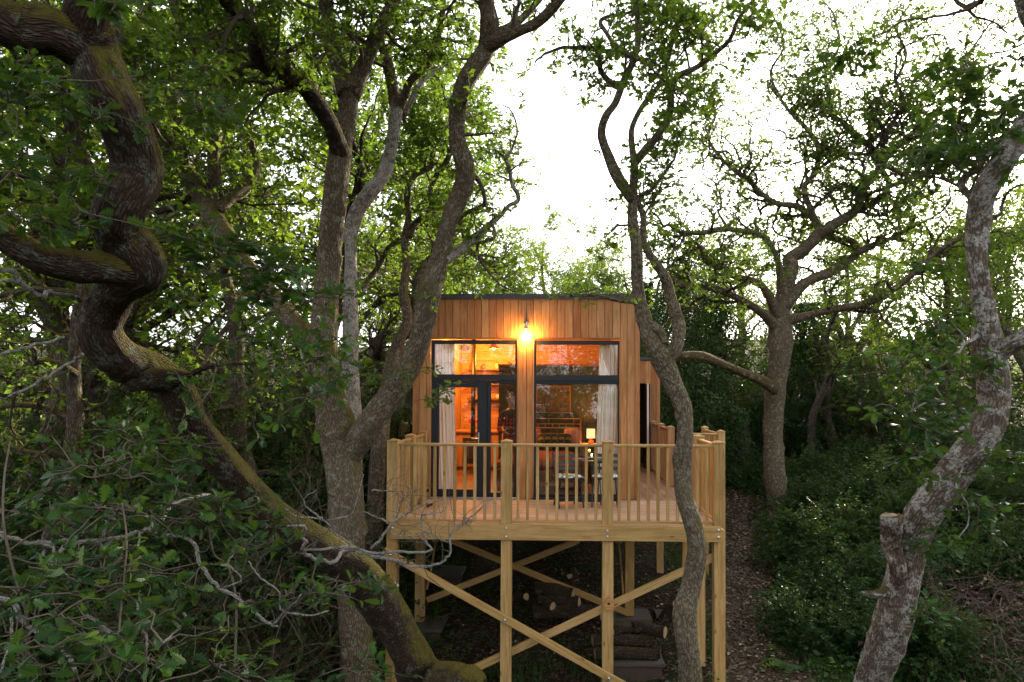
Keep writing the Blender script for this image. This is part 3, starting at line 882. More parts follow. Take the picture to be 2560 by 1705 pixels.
# ------------------------------------------------------------------ lamps
def point(name, loc, power, r, parent, col=WARM):
    ld = bpy.data.lights.new(name, 'POINT')
    ld.energy = power
    ld.color = col
    ld.shadow_soft_size = r
    o = bpy.data.objects.new(name, ld)
    return attach(o, parent, T(loc))
lc = W1('z1', 961, 282, -.03)
wl = thing('wall_lamp', (lc.x, 0, lc.z), 'lit wall lamp with copper collar and clear glass above the door', 'lamp')
part('back_plate', lathe([(0, .03), (.03, .028), (.042, .016), (.045, 0)], 20, M['metal'], 'back_plate'), wl, T((lc.x, -.003, lc.z)) @ Matrix.Rotation(R(90), 4, 'X'))
rod('arm', [(lc.x, -.03, lc.z), (lc.x, -.085, lc.z), (lc.x, -.10, lc.z - .015), (lc.x, -.10, lc.z - .045)], .010, M['metal'], wl)
part('collar', lathe([(0, .02), (.034, .02), (.037, .014), (.037, -.016), (.032, -.02)], 20, M['copper'], 'collar'), wl, T((lc.x, -.10, lc.z - .06)))
part('glass_jar', lathe([(.030, 0), (.036, -.02), (.037, -.11), (.030, -.13), (0, -.135)], 20, M['clear_glass'], 'glass_jar'), wl, T((lc.x, -.10, lc.z - .082)))
part('bulb', lathe([(0, .03), (.010, .028), (.012, .01), (.022, -.015), (.026, -.04), (.018, -.06), (0, -.068)], 14, M['bulb'], 'bulb'), wl, T((lc.x, -.10, lc.z - .12)))
point('lamp_light', (lc.x, -.10, lc.z - .20), 28.0, .04, wl, (1.0, .45, .10))

# ------------------------------------------------------------------ bistro set on the deck
def cr(fr, x, y, Y): return W1(fr, x, y, Y)
CHS = M['chair']
def bistro_chair(cx, cy, label, rot=0.0):
    t = thing('bistro_chair', (cx, cy, 0), label, 'chair', 'folding bistro chairs', rot)
    base = WM[t]
    def bx(n, p0, p1, w, tk, up):
        o = beam(n, base @ Vector(p0), base @ Vector(p1), w, tk, CHS, t, base.to_3x3() @ Vector(up), .003)
    hw = .20
    for s in (-1, 1):
        bx('leg', (s * hw, .20, .015), (s * hw, -.19, .86), .035, .020, (1, 0, 0))       # long leg up into the back
        bx('leg', (s * (hw - .03), -.22, .015), (s * (hw - .03), .18, .44), .035, .020, (1, 0, 0))
    for k, z in enumerate((.60, .70, .80)):
        yb = .20 - (z / .86) * .39
        bx('back_slat', (-hw + .012, yb - .028, z), (hw - .012, yb - .028, z), .055, .014, (0, 1, .4))
    for k in range(6):
        y = -.16 + k * .062
        bx('seat_slat', (-hw + .012, y, .455), (hw - .012, y, .455), .05, .016, (0, 0, 1))
    bx('rung', (-hw + .01, .13, .17), (hw - .01, .13, .17), .022, .018, (0, 1, 0))
    bx('rung', (-hw + .04, -.16, .08), (hw - .04, -.16, .08), .03, .016, (0, 1, 0))
    return t
def cushion_mat(name, cols, scale):
    k = NT(name)
    tc = k.n('TexCoord').outputs['Object']
    vo = k.n('TexVoronoi', {'Scale': scale}); k.t.links.new(tc, vo.inputs['Vector'])
    c = k.ramp(k.n('SeparateColor', {0: vo.outputs['Color']}).outputs[0], [(i / len(cols), c) for i, c in enumerate(cols)], 'CONSTANT')
    return k.done(k.pbr(c, .85, None, .15))
M['floral'] = cushion_mat('floral', [(.50, .52, .50), (.10, .17, .10), (.45, .50, .50), (.12, .20, .30), (.40, .05, .09), (.55, .56, .52), (.10, .13, .06)], 26)
def pad_mesh(w, d, h, mat, name='cushion', n=10, puff=1.0):
    bm = bmesh.new()
    bmesh.ops.create_grid(bm, x_segments=n, y_segments=n, size=.5)
    g = bmesh.ops.extrude_face_region(bm, geom=bm.faces[:])
    top = [e for e in g['geom'] if isinstance(e, bmesh.types.BMVert)]
    ts = set(top)
    for v in bm.verts:
        x, y = v.co.x * 2, v.co.y * 2
        e = max(0, (1 - abs(x) ** 4) * (1 - abs(y) ** 4)) ** .5
        cr_ = 1 - .07 * (x * x * y * y) * puff
        v.co.x = x * w / 2 * (1 - .06 * puff * (1 - abs(x)) * 0 - .05 * puff * (y * y) * 0) * cr_
        v.co.y = y * d / 2 * cr_
        v.co.z = h / 2 * (.18 + .82 * e) * (1 if v in ts else -1) + .004 * math.sin(x * 9 + y * 4)
    bmesh.ops.recalc_face_normals(bm, faces=bm.faces)
    return bm_mesh(name, bm, mat, True)
cmesh = pad_mesh(.42, .40, .055, M['floral'])
TIE = plain('cushion_tie', (.45, .6, .62), .8)
def seat_cushion(cx, cy, rot, label):
    t = thing('seat_cushion', (cx, cy, .463), label, 'cushion', 'patterned seat cushions', rot)
    m_ = T((cx, cy, .492)) @ Matrix.Rotation(rot, 4, 'Z')
    part('pad', cmesh, t, m_)
    b = WM[t]
    rod('tie', [b @ Vector((-.19, .16, .02)), b @ Vector((-.24, .18, .0)), b @ Vector((-.27, .17, -.05))], .005, TIE, t)
c1 = cr('g5', 520, 1100, -.75)
c2 = cr('g5', 1110, 1100, -.62)
bistro_chair(c1.x, -.80, 'dark folding bistro chair left of the small table', R(196))
bistro_chair(c2.x + .02, -.72, 'dark folding bistro chair behind the third railing post', R(172))
seat_cushion(c1.x, -.80, R(196), 'floral seat cushion on the left bistro chair')
seat_cushion(c2.x + .02, -.72, R(172), 'floral seat cushion on the bistro chair behind the post')
tb = Vector((cr('g5', 860, 1000, -.45).x, -.36, 0))
tt_ = thing('bistro_table', tb, 'small dark folding table between the two bistro chairs', 'table')
for k in range(7):
    y = tb.y - .24 + k * .08
    box('table_slat', (tb.x - .27, y - .036, .70), (tb.x + .27, y + .036, .716), CHS, tt_)
for s in (-1, 1):
    box('table_rail', (tb.x + s * .22 - .01, tb.y - .27, .66), (tb.x + s * .22 + .01, tb.y + .27, .699), CHS, tt_)
    beam('leg', (tb.x + s * .19, tb.y - .25, .012), (tb.x + s * .19, tb.y + .22, .66), .035, .018, CHS, tt_, (1, 0, 0))
    beam('leg', (tb.x + s * .165, tb.y + .25, .012), (tb.x + s * .165, tb.y - .22, .66), .035, .018, CHS, tt_, (1, 0, 0))
box('rung', (tb.x - .18, tb.y - .23, .05), (tb.x + .18, tb.y - .21, .14), CHS, tt_)
jz = .717
jx = cr('g5', 910, 400, tb.y).x
jar = thing('candle_jar', (jx, tb.y, jz), 'round glass candle jar with lit tea light on the bistro table', 'candle')
part('glass_bowl', lathe([(.03, .0), (.06, .015), (.078, .055), (.074, .09), (.055, .115), (.048, .118)], 20, M['clear_glass'], 'glass_bowl'), jar, T((jx, tb.y, jz)))
part('coloured_base', lathe([(0, .002), (.031, .002), (.0615, .016), (.074, .04), (.0, .042)], 20, plain('teal_glass', (.10, .27, .23), .2), 'coloured_base'), jar, T((jx, tb.y, jz)))
part('flame', lathe([(0, .062), (.009, .072), (.007, .086), (0, .098)], 8, M['flame'], 'flame'), jar, T((jx, tb.y, jz)))
point('candle_light', (jx, tb.y, jz + .085), .5, .02, jar)
bx_ = cr('g5', 715, 405, tb.y - .1).x
sm = thing('soap_dish', (bx_, tb.y - .1, jz), 'small pink and white dish at the left of the bistro table', 'dish')
part('bowl', lathe([(0, .004), (.03, .004), (.045, .022), (.047, .025), (.042, .023), (.028, .009), (0, .008)], 16, plain('pink', (.5, .28, .26), .5), 'bowl'), sm, T((bx_, tb.y - .1, jz)))

# ------------------------------------------------------------------ curtains
def curtain(x0, x1, x0b, x1b, z1, z0, Y, folds, label):
    t = thing('curtain', ((x0b + x1b) / 2, Y, z0), label, 'curtain', 'striped linen curtains')
    nu, nv = 90, 26
    u = np.linspace(0, 1, nu); v = np.linspace(0, 1, nv)
    U, Vv = np.meshgrid(u, v)
    w = Vv ** 1.2
    X = (x0 + (x1 - x0) * U) * (1 - w) + (x0b + (x1b - x0b) * U) * w + .012 * np.sin(U * 9 + Vv * 3)
    Yy = Y + .017 * np.sin(U * folds * 6.283 + .6 * np.sin(Vv * 3)) * (1 - .25 * Vv) + .015 * np.sin(U * 5 + Vv * 4)
    Z = z1 + (z0 - z1) * Vv
    P = np.stack([X, Yy, Z], -1).reshape(-1, 3)
    i = (np.arange(nv - 1)[:, None] * nu + np.arange(nu - 1)[None]).ravel()
    o = part('cloth', np_mesh('cloth', P, [np.stack([i, i + 1, i + nu + 1, i + nu], 1)], M['linen'], True, {'cu': U.ravel()}), t)
    rod('pole', [(min(x0, x1) - .05, Y, z1 + .02), (max(x0, x1) + .05, Y, z1 + .02)], .012, M['black'], t)
zc = zz(408) + .02
curtain(zx(364, .17), zx(498, .17), zx(396, .17), zx(526, .17), zc, .05, .17, 6.5, 'striped linen curtain hanging inside behind the glazed door')
curtain(zx(1428, .17), zx(1550, .17), zx(1388, .17), zx(1548, .17), zc, .05, .17, 6.5, 'striped linen curtain at the right of the fixed window')

# ------------------------------------------------------------------ things inside the room
def g4(x, y, Y): return W1('g4', x, y, Y)
a, b = g4(105, 1060, PYW - .03), g4(560, 702, PYW - .03)
pic = thing('picture', ((a.x + b.x) / 2, PYW - .03, a.z), 'framed landscape picture hanging above the bed', 'picture')
fw = .028
for lo, hi in (((a.x, a.z), (b.x, a.z + fw)), ((a.x, b.z - fw), (b.x, b.z)), ((a.x, a.z + fw), (a.x + fw, b.z - fw)), ((b.x - fw, a.z + fw), (b.x, b.z - fw))):
    box('picture_frame', (lo[0], PYW - .035, lo[1]), (hi[0], PYW - .002, hi[1]), M['room_wood'], pic)
def canvas():
    k = NT('canvas')
    tc = k.n('TexCoord').outputs['Object']
    n1 = k.noise(tc, 9, 6, .7)
    c = k.ramp(n1, [(.3, (.03, .035, .02)), (.5, (.13, .10, .04)), (.62, (.24, .17, .06)), (.75, (.10, .11, .05))])
    return k.done(k.pbr(c, .7))
box('canvas', (a.x + fw, PYW - .02, a.z + fw), (b.x - fw, PYW - .004, b.z - fw), canvas(), pic, 0)
# bed with metal headboard
BX0, BX1 = g4(-330, 1200, PYW - .1).x, g4(690, 1200, PYW - .1).x
bed = thing('bed', ((BX0 + BX1) / 2, 1.7, .03), 'bed with gold metal headboard and dusty red cover seen through the fixed window', 'bed')
BR = plain('brass', (.62, .36, .12), .35, .5, .8)
zt, z2_, z3_ = g4(300, 1130, PYW - .1).z, g4(300, 1200, PYW - .1).z, g4(300, 1252, PYW - .1).z
hb = []
for x in (BX0, BX1): rod('headboard_post', [(x, PYW - .1, .04), (x, PYW - .1, zt)], .016, BR, bed)
for z in (zt, z2_, z3_): rod('headboard_rail', [(BX0 + .016, PYW - .1, z), (BX1 - .016, PYW - .1, z)], .011, BR, bed)
for k, x in enumerate((-250, -160, -70, 135, 225, 320, 408, 500, 590)):
    xx = g4(x, 1200, PYW - .1).x
    rod('spindle', [(xx, PYW - .1, z3_ + .011), (xx, PYW - .1, z2_ - .011)], .008, BR, bed)
for x in (-120, 272, 600):
    xx = g4(x, 1200, PYW - .1).x
    rod('spindle', [(xx, PYW - .1, z2_ + .011), (xx, PYW - .1, zt - .011)], .008, BR, bed)
def cover_mat(name, c0, c1):
    k = NT(name)
    tc = k.n('TexCoord').outputs['Object']
    n1 = k.noise(tc, 14, 5, .6)
    ck = k.n('TexChecker', {'Scale': 26.0, 'Color1': (*c0, 1), 'Color2': (*c1, 1)}); k.t.links.new(tc, ck.inputs['Vector'])
    return k.done(k.pbr(k.mix(k.math('MULTIPLY', n1, .8), ck.outputs[0], c1), .9, k.bump(n1, .5, .01), .1))
COV = cover_mat('bed_cover', (.26, .10, .075), (.20, .075, .06))
m_ = pad_mesh(BX1 - BX0 - .04, 1.85, .30, COV, 'mattress', 14, .3)
part('mattress', m_, bed, T(((BX0 + BX1) / 2, 1.68, .50)))
box('bed_base', (BX0 + .03, .82, .12), (BX1 - .03, PYW - .13, .40), cover_mat('bed_valance', (.20, .09, .06), (.12, .07, .05)), bed, .01)
for x in (BX0 + .06, BX1 - .06):
    for y in (.9, PYW - .2): box('leg', (x - .025, y - .025, .03), (x + .025, y + .025, .119), M['black'], bed)
def pillow(px0, px1, py0, py1, Y, mat, label, tilt=R(68), name='pillow', cat='pillow'):
    a, b = g4(px0, py1, Y), g4(px1, py0, Y)
    t = thing(name, ((a.x + b.x) / 2, Y, a.z), label, cat)
    part('cushion_body', pad_mesh(b.x - a.x, (b.z - a.z) / math.sin(tilt), .14, mat, 'cushion_body'), t, T(((a.x + b.x) / 2, Y, (a.z + b.z) / 2)) @ Matrix.Rotation(tilt, 4, 'X'))
    return t
PINK = plain('pink_linen', (.50, .30, .27), .85, .1, var=.1)
pillow(470, 700, 1265, 1470, 2.32, PINK, 'plain pink pillow against the headboard by the bedside lamp')
pillow(-300, 180, 1265, 1470, 2.36, PINK, 'pink pillow at the far left of the headboard')
def palm_mat():
    k = NT('palm_print')
    tc = k.n('TexCoord').outputs['Object']
    mp = k.map(tc, (7.4, 7.4, 0), (.5, .5, 0))
    fr_ = k.n('VectorMath', {0: mp}, operation='FRACTION').outputs[0]
    sb = k.n('VectorMath', {0: fr_, 1: (.5, .32, 0)}, operation='SUBTRACT').outputs[0]
    sp = k.n('SeparateXYZ'); k.t.links.new(sb, sp.inputs[0])
    ang = k.math('ARCTAN2', sp.outputs[1], sp.outputs[0])
    rad = k.n('VectorMath', {0: sb}, operation='LENGTH').outputs['Value']
    ray = k.math('SINE', k.math('MULTIPLY', ang, 11.0))
    f = k.math('MULTIPLY', k.math('GREATER_THAN', ray, .0), k.math('LESS_THAN', rad, .42))
    f = k.math('MULTIPLY', f, k.math('GREATER_THAN', sp.outputs[1], -.10))
    return k.done(k.pbr(k.mix(f, (.010, .030, .020), (.42, .30, .13)), .8, None, .2))
M['palm'] = palm_mat()
pillow(120, 575, 1330, 1475, 2.05, M['palm'], 'dark green cushion with palm leaf print in front of the pillows', R(60), 'cushion', 'cushion')
bt = g4(820, 1500, 2.3)
LZ = g4(820, 1462, 2.3).z
nt = thing('bedside_table', (bt.x, 2.35, .03), 'small wooden bedside table carrying the lit lamp', 'table')
box('table_top', (bt.x - .2, 2.15, LZ - .03), (bt.x + .2, 2.55, LZ), M['room_wood'], nt)
for sx in (-1, 1):
    for sy in (-1, 1): box('leg', (bt.x + sx * .16 - .015, 2.35 + sy * .16 - .015, .03), (bt.x + sx * .16 + .015, 2.35 + sy * .16 + .015, LZ - .031), M['room_wood_z'], nt)
bl = thing('bedside_lamp', (bt.x, 2.3, LZ), 'lit bedside lamp with drum shade beside the bed', 'lamp')
s0, s1 = g4(820, 1380, 2.3).z, g4(820, 1265, 2.3).z
part('lamp_base', lathe([(0, 0), (.055, 0), (.062, .02), (.05, .07), (.03, .10), (.045, .12), (.03, .14), (.01, s0 - LZ)], 18, plain('terracotta', (.50, .16, .05), .5), 'lamp_base'), bl, T((bt.x, 2.3, LZ + .001)))
rs = (g4(875, 1300, 2.3).x - g4(762, 1300, 2.3).x) / 2
part('lamp_shade', lathe([(rs, s0 - .01), (rs * .99, (s0 + s1) / 2), (rs * .97, s1)], 28, M['shade'], 'lamp_shade'), bl, T((bt.x, 2.3, 0)))
point('lamp_light', (bt.x, 2.3, (s0 + s1) / 2), 30.0, .06, bl)
# kitchen corner at the back left
def g3(x, y, Y): return W1('g3', x, y, Y)
KY = 4.7
ct = g3(420, 1285, KY - .4)
kt = thing('kitchen_counter', (-2.1, KY, .03), 'wooden kitchen counter at the back of the lit room', 'counter')
box('counter_top', (XL + .13, KY - .55, ct.z - .04), (-.75, KY + .1, ct.z), M['room_wood'], kt)
for k in range(4):
    x0 = XL + .14 + k * .36
    box('cupboard_door', (x0 + .005, KY - .50, .10), (x0 + .35, KY - .48, ct.z - .045), M['room_wood_z'], kt)
box('counter_body', (XL + .14, KY - .479, .04), (-.78, KY + .08, ct.z - .041), M['room_floor'], kt, 0)
for k, (z, lab) in enumerate(((1.62, 'lowest'), (1.98, 'middle'), (2.34, 'topmost'))):
    s = thing('shelf', (-1.75, IY1 - .2, z), lab + ' wooden wall shelf in the kitchen corner', 'shelf', 'kitchen shelves')
    box('board', (XL + .3, IY1 - .25, z), (-.9, IY1 - .042, z + .03), M['room_floor'], s)
    for xb_ in (XL + .45, -1.05): box('bracket', (xb_, IY1 - .2, z - .09), (xb_ + .02, IY1 - .042, z - .001), M['black'], s)
    for j in range(4):
        xx = XL + .45 + j * .27 + random.uniform(-.05, .05)
        h = random.uniform(.08, .18)
        cols = [(.5, .35, .2), (.25, .10, .06), (.55, .5, .42), (.12, .10, .08)]
        c = thing('kitchen_jar', (xx, IY1 - .16, z + .031), '%s jar on the %s kitchen shelf counted from the left' % (('first', 'second', 'third', 'fourth')[j], lab), 'jar', 'jars on the kitchen shelves')
        part('body', lathe([(0, 0), (.04, 0), (.045, .02), (.044, h * .8), (.025, h * .93), (0, h * .93)], 12, plain('jar', cols[(k + j) % 4], .4), 'body'), c, T((xx, IY1 - .16, z + .031)))
        part('lid', lathe([(.028, h * .93), (.028, h * 1.05), (0, h * 1.06)], 12, M['black'], 'lid'), c, T((xx, IY1 - .16, z + .031)))
vx = g3(630, 1150, KY - .3)
va = thing('flower_vase', (vx.x, KY - .3, ct.z), 'vase of pink flowers on the kitchen counter', 'vase')
part('vase', lathe([(0, 0), (.035, 0), (.05, .05), (.03, .11), (.04, .13)], 14, plain('vase_glaze', (.35, .25, .2), .3), 'vase'), va, T((vx.x, KY - .3, ct.z + .001)))
FLW = plain('petals', (.55, .09, .16), .6)
for k in range(9):
    a_ = k * 2.4
    p = Vector((vx.x + .10 * math.cos(a_) * (k % 3 + 1) / 3, KY - .3 + .10 * math.sin(a_), ct.z + .22 + .02 * (k % 4)))
    rod('stem', [(vx.x, KY - .3, ct.z + .1), p - Vector((0, 0, .02))], .003, M['leaf_dark'], va, 5)
    bm = bmesh.new(); bmesh.ops.create_icosphere(bm, subdivisions=2, radius=.038)
    for v in bm.verts: v.co *= 1 + .25 * math.sin(v.co.x * 160 + k) * math.cos(v.co.y * 150)
    part('flower', bm_mesh('flower', bm, FLW), va, T(p))
st = g3(640, 1380, 3.6)
sv = thing('stove', (st.x, 3.6, .03), 'black wood burning stove inside, partly hidden by the door frame', 'stove')
box('body', (st.x - .2, 3.42, .25), (st.x + .2, 3.8, .82), M['black'], sv, .01)
for sx in (-1, 1):
    for sy in (3.46, 3.76): box('leg', (st.x + sx * .16 - .02, sy - .02, .03), (st.x + sx * .16 + .02, sy + .02, .249), M['black'], sv)
box('fire_door', (st.x - .15, 3.40, .36), (st.x + .15, 3.419, .74), M['fascia'], sv)
rod('flue', [(st.x, 3.6, .82), (st.x, 3.6, 3.19)], .05, M['black'], sv, 12)
# interior lights: one wall lamp high on the left, one under the kitchen shelf
il = thing('room_lamp', (XL + .3, 2.9, 2.55), 'wall lamp glowing high on the left inside wall', 'lamp')
part('lamp_shade', lathe([(.05, -.06), (.07, -.03), (.07, .04), (.045, .07)], 18, M['shade'], 'lamp_shade'), il, T((XL + .22, 2.9, 2.55)))
box('bracket', (XL + .112, 2.88, 2.53), (XL + .17, 2.92, 2.57), M['copper'], il)
point('lamp_light', (XL + .42, 2.9, 2.62), 150.0, .07, il)
kl = thing('pendant_lamp', (-1.5, 4.4, 2.3), 'pendant lamp over the kitchen counter at the back', 'lamp')
rod('cord', [(-1.5, 4.4, 3.19), (-1.5, 4.4, 2.95)], .005, M['black'], kl, 6)
part('lamp_shade', lathe([(.03, .12), (.06, .08), (.13, 0), (.128, -.005)], 20, M['copper'], 'lamp_shade'), kl, T((-1.5, 4.4, 2.83)))
part('bulb', lathe([(0, .05), (.02, .03), (.03, 0), (.02, -.03), (0, -.04)], 12, M['bulb'], 'bulb'), kl, T((-1.5, 4.4, 2.83)))
point('lamp_light', (-1.5, 4.4, 2.72), 95.0, .05, kl)

# ------------------------------------------------------------------ the person standing inside behind the side light
def person(px, py, height, label):
    root = thing('person', (px, py, .03), label, 'person')
    s = height / 1.8
    nodes = {}
    E = []
    vs_, rad = [], []
    def nd(name, x, y, z, rx, ry=None):
        nodes[name] = len(vs_); vs_.append((x * s, y * s, z * s)); rad.append((rx * s, (ry or rx) * s))
    def ed(*names):
        for a, b in zip(names[:-1], names[1:]): E.append((nodes[a], nodes[b]))
    nd('pelvis', 0, 0, .95, .155, .115)
    nd('waist', 0, 0, 1.10, .15, .11); nd('chest', 0, .01, 1.28, .17, .12); nd('collar', 0, .01, 1.44, .12, .085)
    nd('neck', 0, .0, 1.52, .056); nd('jaw', 0, -.015, 1.60, .068, .078); nd('head', 0, .0, 1.69, .076, .092); nd('crown', 0, .01, 1.765, .055, .066)
    ed('pelvis', 'waist', 'chest', 'collar', 'neck', 'jaw', 'head', 'crown')
    for sd_, k in ((-1, 'l'), (1, 'r')):
        nd('hip' + k, sd_ * .095, 0, .88, .095); nd('knee' + k, sd_ * .10, -.02, .49, .062); nd('calf' + k, sd_ * .105, .015, .34, .06)
        nd('ankle' + k, sd_ * .11, .02, .08, .042); nd('toe' + k, sd_ * .125, -.15, .035, .036, .03)
        ed('pelvis', 'hip' + k, 'knee' + k, 'calf' + k, 'ankle' + k, 'toe' + k)
        nd('sh' + k, sd_ * .185, .01, 1.42, .068); nd('el' + k, sd_ * .235, .02, 1.13, .048); nd('fa' + k, sd_ * .19, -.13, 1.11, .042); nd('wr' + k, sd_ * .125, -.25, 1.12, .030)
        nd('palm' + k, sd_ * .105, -.305, 1.125, .034, .024)
        ed('collar', 'sh' + k, 'el' + k, 'fa' + k, 'wr' + k, 'palm' + k)
        for f in range(4):
            dx = sd_ * (.125 - f * .018); ln = (.035, .042, .040, .032)[f]
            nd('f%da' % f + k, dx, -.335, 1.135 - f * .014, .0095); nd('f%db' % f + k, dx - sd_ * .02, -.335 - ln * .8, 1.128 - f * .014, .0085); nd('f%dc' % f + k, dx - sd_ * .045, -.33 - ln * .5, 1.12 - f * .013, .0075)
            ed('palm' + k, 'f%da' % f + k, 'f%db' % f + k, 'f%dc' % f + k)
        nd('tha' + k, sd_ * .08, -.30, 1.165, .011); nd('thb' + k, sd_ * .065, -.325, 1.185, .0095)
        ed('palm' + k, 'tha' + k, 'thb' + k)
    me = bpy.data.meshes.new('body')
    me.from_pydata(vs_, E, [])
    o = bpy.data.objects.new('body', me)
    COL.objects.link(o)
    sk = o.modifiers.new('skin', 'SKIN')
    for i, v in enumerate(me.skin_vertices[0].data): v.radius = rad[i]; v.use_root = (i == 0)
    ss = o.modifiers.new('sub', 'SUBSURF'); ss.levels = 2; ss.render_levels = 2
    dg = bpy.context.evaluated_depsgraph_get()
    m2 = bpy.data.meshes.new_from_object(o.evaluated_get(dg))
    bpy.data.objects.remove(o)
    n = len(m2.vertices)
    co = np.zeros(n * 3, dtype=np.float32); m2.vertices.foreach_get('co', co); co = co.reshape(-1, 3) / s
    # nose
    dn = np.exp(-((co[:, 0] / .016) ** 2 + ((co[:, 2] - 1.665) / .026) ** 2)) * (co[:, 1] < -.05)
    co[:, 1] -= .026 * dn
    for sx in (-1, 1):
        de = np.exp(-(((co[:, 0] - sx * .032) / .018) ** 2 + ((co[:, 2] - 1.69) / .014) ** 2)) * (co[:, 1] < -.03)
        co[:, 1] += .014 * de
    m2.vertices.foreach_set('co', (co * s).astype(np.float32).ravel())
    SK = plain('skin', (.42, .22, .15), .55, .4, var=.08)
    def plaid():
        k = NT('plaid_shirt')
        tc = k.n('TexCoord').outputs['Object']
        sp = k.n('SeparateXYZ'); k.t.links.new(tc, sp.inputs[0])
        a = k.math('SINE', k.math('MULTIPLY', sp.outputs[2], 95)); b = k.math('SINE', k.math('MULTIPLY', sp.outputs[0], 95))
        c = k.mix(k.math('GREATER_THAN', a, .3), (.42, .03, .035), (.16, .015, .02))
        c = k.mix(k.math('MULTIPLY', k.math('GREATER_THAN', b, .3), .6), c, (.06, .02, .02))
        return k.done(k.pbr(c, .85, None, .1))
    mats = [plaid(), SK, plain('trousers', (.20, .03, .035), .8, .2), plain('boots', (.03, .02, .015), .6), plain('brown_yoke', (.12, .055, .035), .85, .1)]
    for mm in mats: m2.materials.append(mm)
    idx = []
    for p in m2.polygons:
        c = p.center / s
        if c.z > 1.50: i = 1
        elif c.y < -.255 and c.z > 1.0: i = 1
        elif c.z > 1.33: i = 4
        elif c.z > .97: i = 0
        elif c.z > .10: i = 2
        else: i = 3
        idx.append(i)
    m2.polygons.foreach_set('material_index', idx)
    m2.polygons.foreach_set('use_smooth', [True] * len(idx))
    base = T((px, py, .03))
    part('body', m2, root, base)
    bm = bmesh.new()
    bmesh.ops.create_uvsphere(bm, u_segments=20, v_segments=12, radius=1.0)
    for v in bm.verts:
        v.co = Vector((v.co.x * .089, v.co.y * .107 + .012, v.co.z * .098)) * (1 + .03 * math.sin(v.co.x * 21) * math.cos(v.co.y * 17))
    bmesh.ops.delete(bm, geom=[v for v in bm.verts if v.co.z < .055 and v.co.y < .035 or v.co.z < -.05], context='VERTS')
    part('hair', bm_mesh('hair', bm, plain('hair', (.05, .03, .02), .7), True), root, base @ T((0, .0, 1.705 * s)))
    for sx in (-1, 1):
        bm = bmesh.new(); bmesh.ops.create_icosphere(bm, subdivisions=2, radius=.011)
        part('eye', bm_mesh('eye', bm, M['black'], True), root, base @ T((sx * .032 * s, -.088 * s, 1.69 * s)))
        bm = bmesh.new(); bmesh.ops.create_icosphere(bm, subdivisions=2, radius=.026)
        for v in bm.verts: v.co.x *= .35; v.co.y *= .65
        part('ear', bm_mesh('ear', bm, SK, True), root, base @ T((sx * .083 * s, .01 * s, 1.675 * s)))
    box('mouth', (px - .022, py - .098 * s, .03 + 1.617 * s), (px + .022, py - .088 * s, .03 + 1.625 * s), plain('lips', (.28, .09, .07), .5), root, .002)
    rod('neck_strap', [(px - .05, py - .06, .03 + 1.47 * s), (px - .06, py - .16, .03 + 1.30 * s), (px - .04, py - .33, .03 + 1.16 * s)], .007, M['black'], root, 6)
    rod('neck_strap', [(px + .05, py - .06, .03 + 1.47 * s), (px + .06, py - .16, .03 + 1.30 * s), (px + .04, py - .33, .03 + 1.16 * s)], .007, M['black'], root, 6)
    r = thing('remote_control', (px, py - .34, .03 + 1.13 * s), 'black remote controller held by the person', 'controller')
    box('case', (px - .085, py - .375 * s, .03 + 1.125 * s), (px + .085, py - .315 * s, .03 + 1.155 * s), M['black'], r, .01)
    for sx in (-1, 1): rod('stick', [(px + sx * .05, py - .345 * s, .03 + 1.155 * s), (px + sx * .05, py - .345 * s, .03 + 1.175 * s)], .006, M['metal'], r, 8)
hp = W1('g3', 1152, 795, .55)
person(hp.x, .55, hp.z - .03, 'person in red plaid shirt standing inside behind the narrow side light')

# ------------------------------------------------------------------ trees: skeletons, twigs, leaves
def nrm(v): return v / (np.linalg.norm(v) + 1e-9)
def catmull(P, n):
    """P (k,m) -> smooth resample, n samples per span"""
    P = np.asarray(P, float)
    Q = np.concatenate([[2 * P[0] - P[1]], P, [2 * P[-1] - P[-2]]])
    out = []
    t = np.linspace(0, 1, n, endpoint=False)[:, None]
    for i in range(1, len(Q) - 2):
        a, b, c, d = Q[i - 1], Q[i], Q[i + 1], Q[i + 2]
        out.append(.5 * ((2 * b) + (c - a) * t + (2 * a - 5 * b + 4 * c - d) * t ** 2 + (3 * b - a - 3 * c + d) * t ** 3))
    out.append(P[-1][None])
    return np.concatenate(out)
class Tubes:
    def __init__(self): self.V, self.F, self.B, self.n = [], [], [], 0
    def add(self, P, rad, sides, wob=None, cap=False):
        V, F, bk = tube(P, rad, sides, cap, self.n, wob)
        off = rng.random(3) * 7
        self.V.append(V); self.F += F; self.B.append(bk + off); self.n += len(V)
    def mesh(self, name, mat, smooth=True):
        g = {}
        for f in self.F: g.setdefault(f.shape[1], []).append(f)
        return np_mesh(name, np.concatenate(self.V), [np.concatenate(v) for v in g.values()], mat, smooth, vec={'bk': np.concatenate(self.B)})
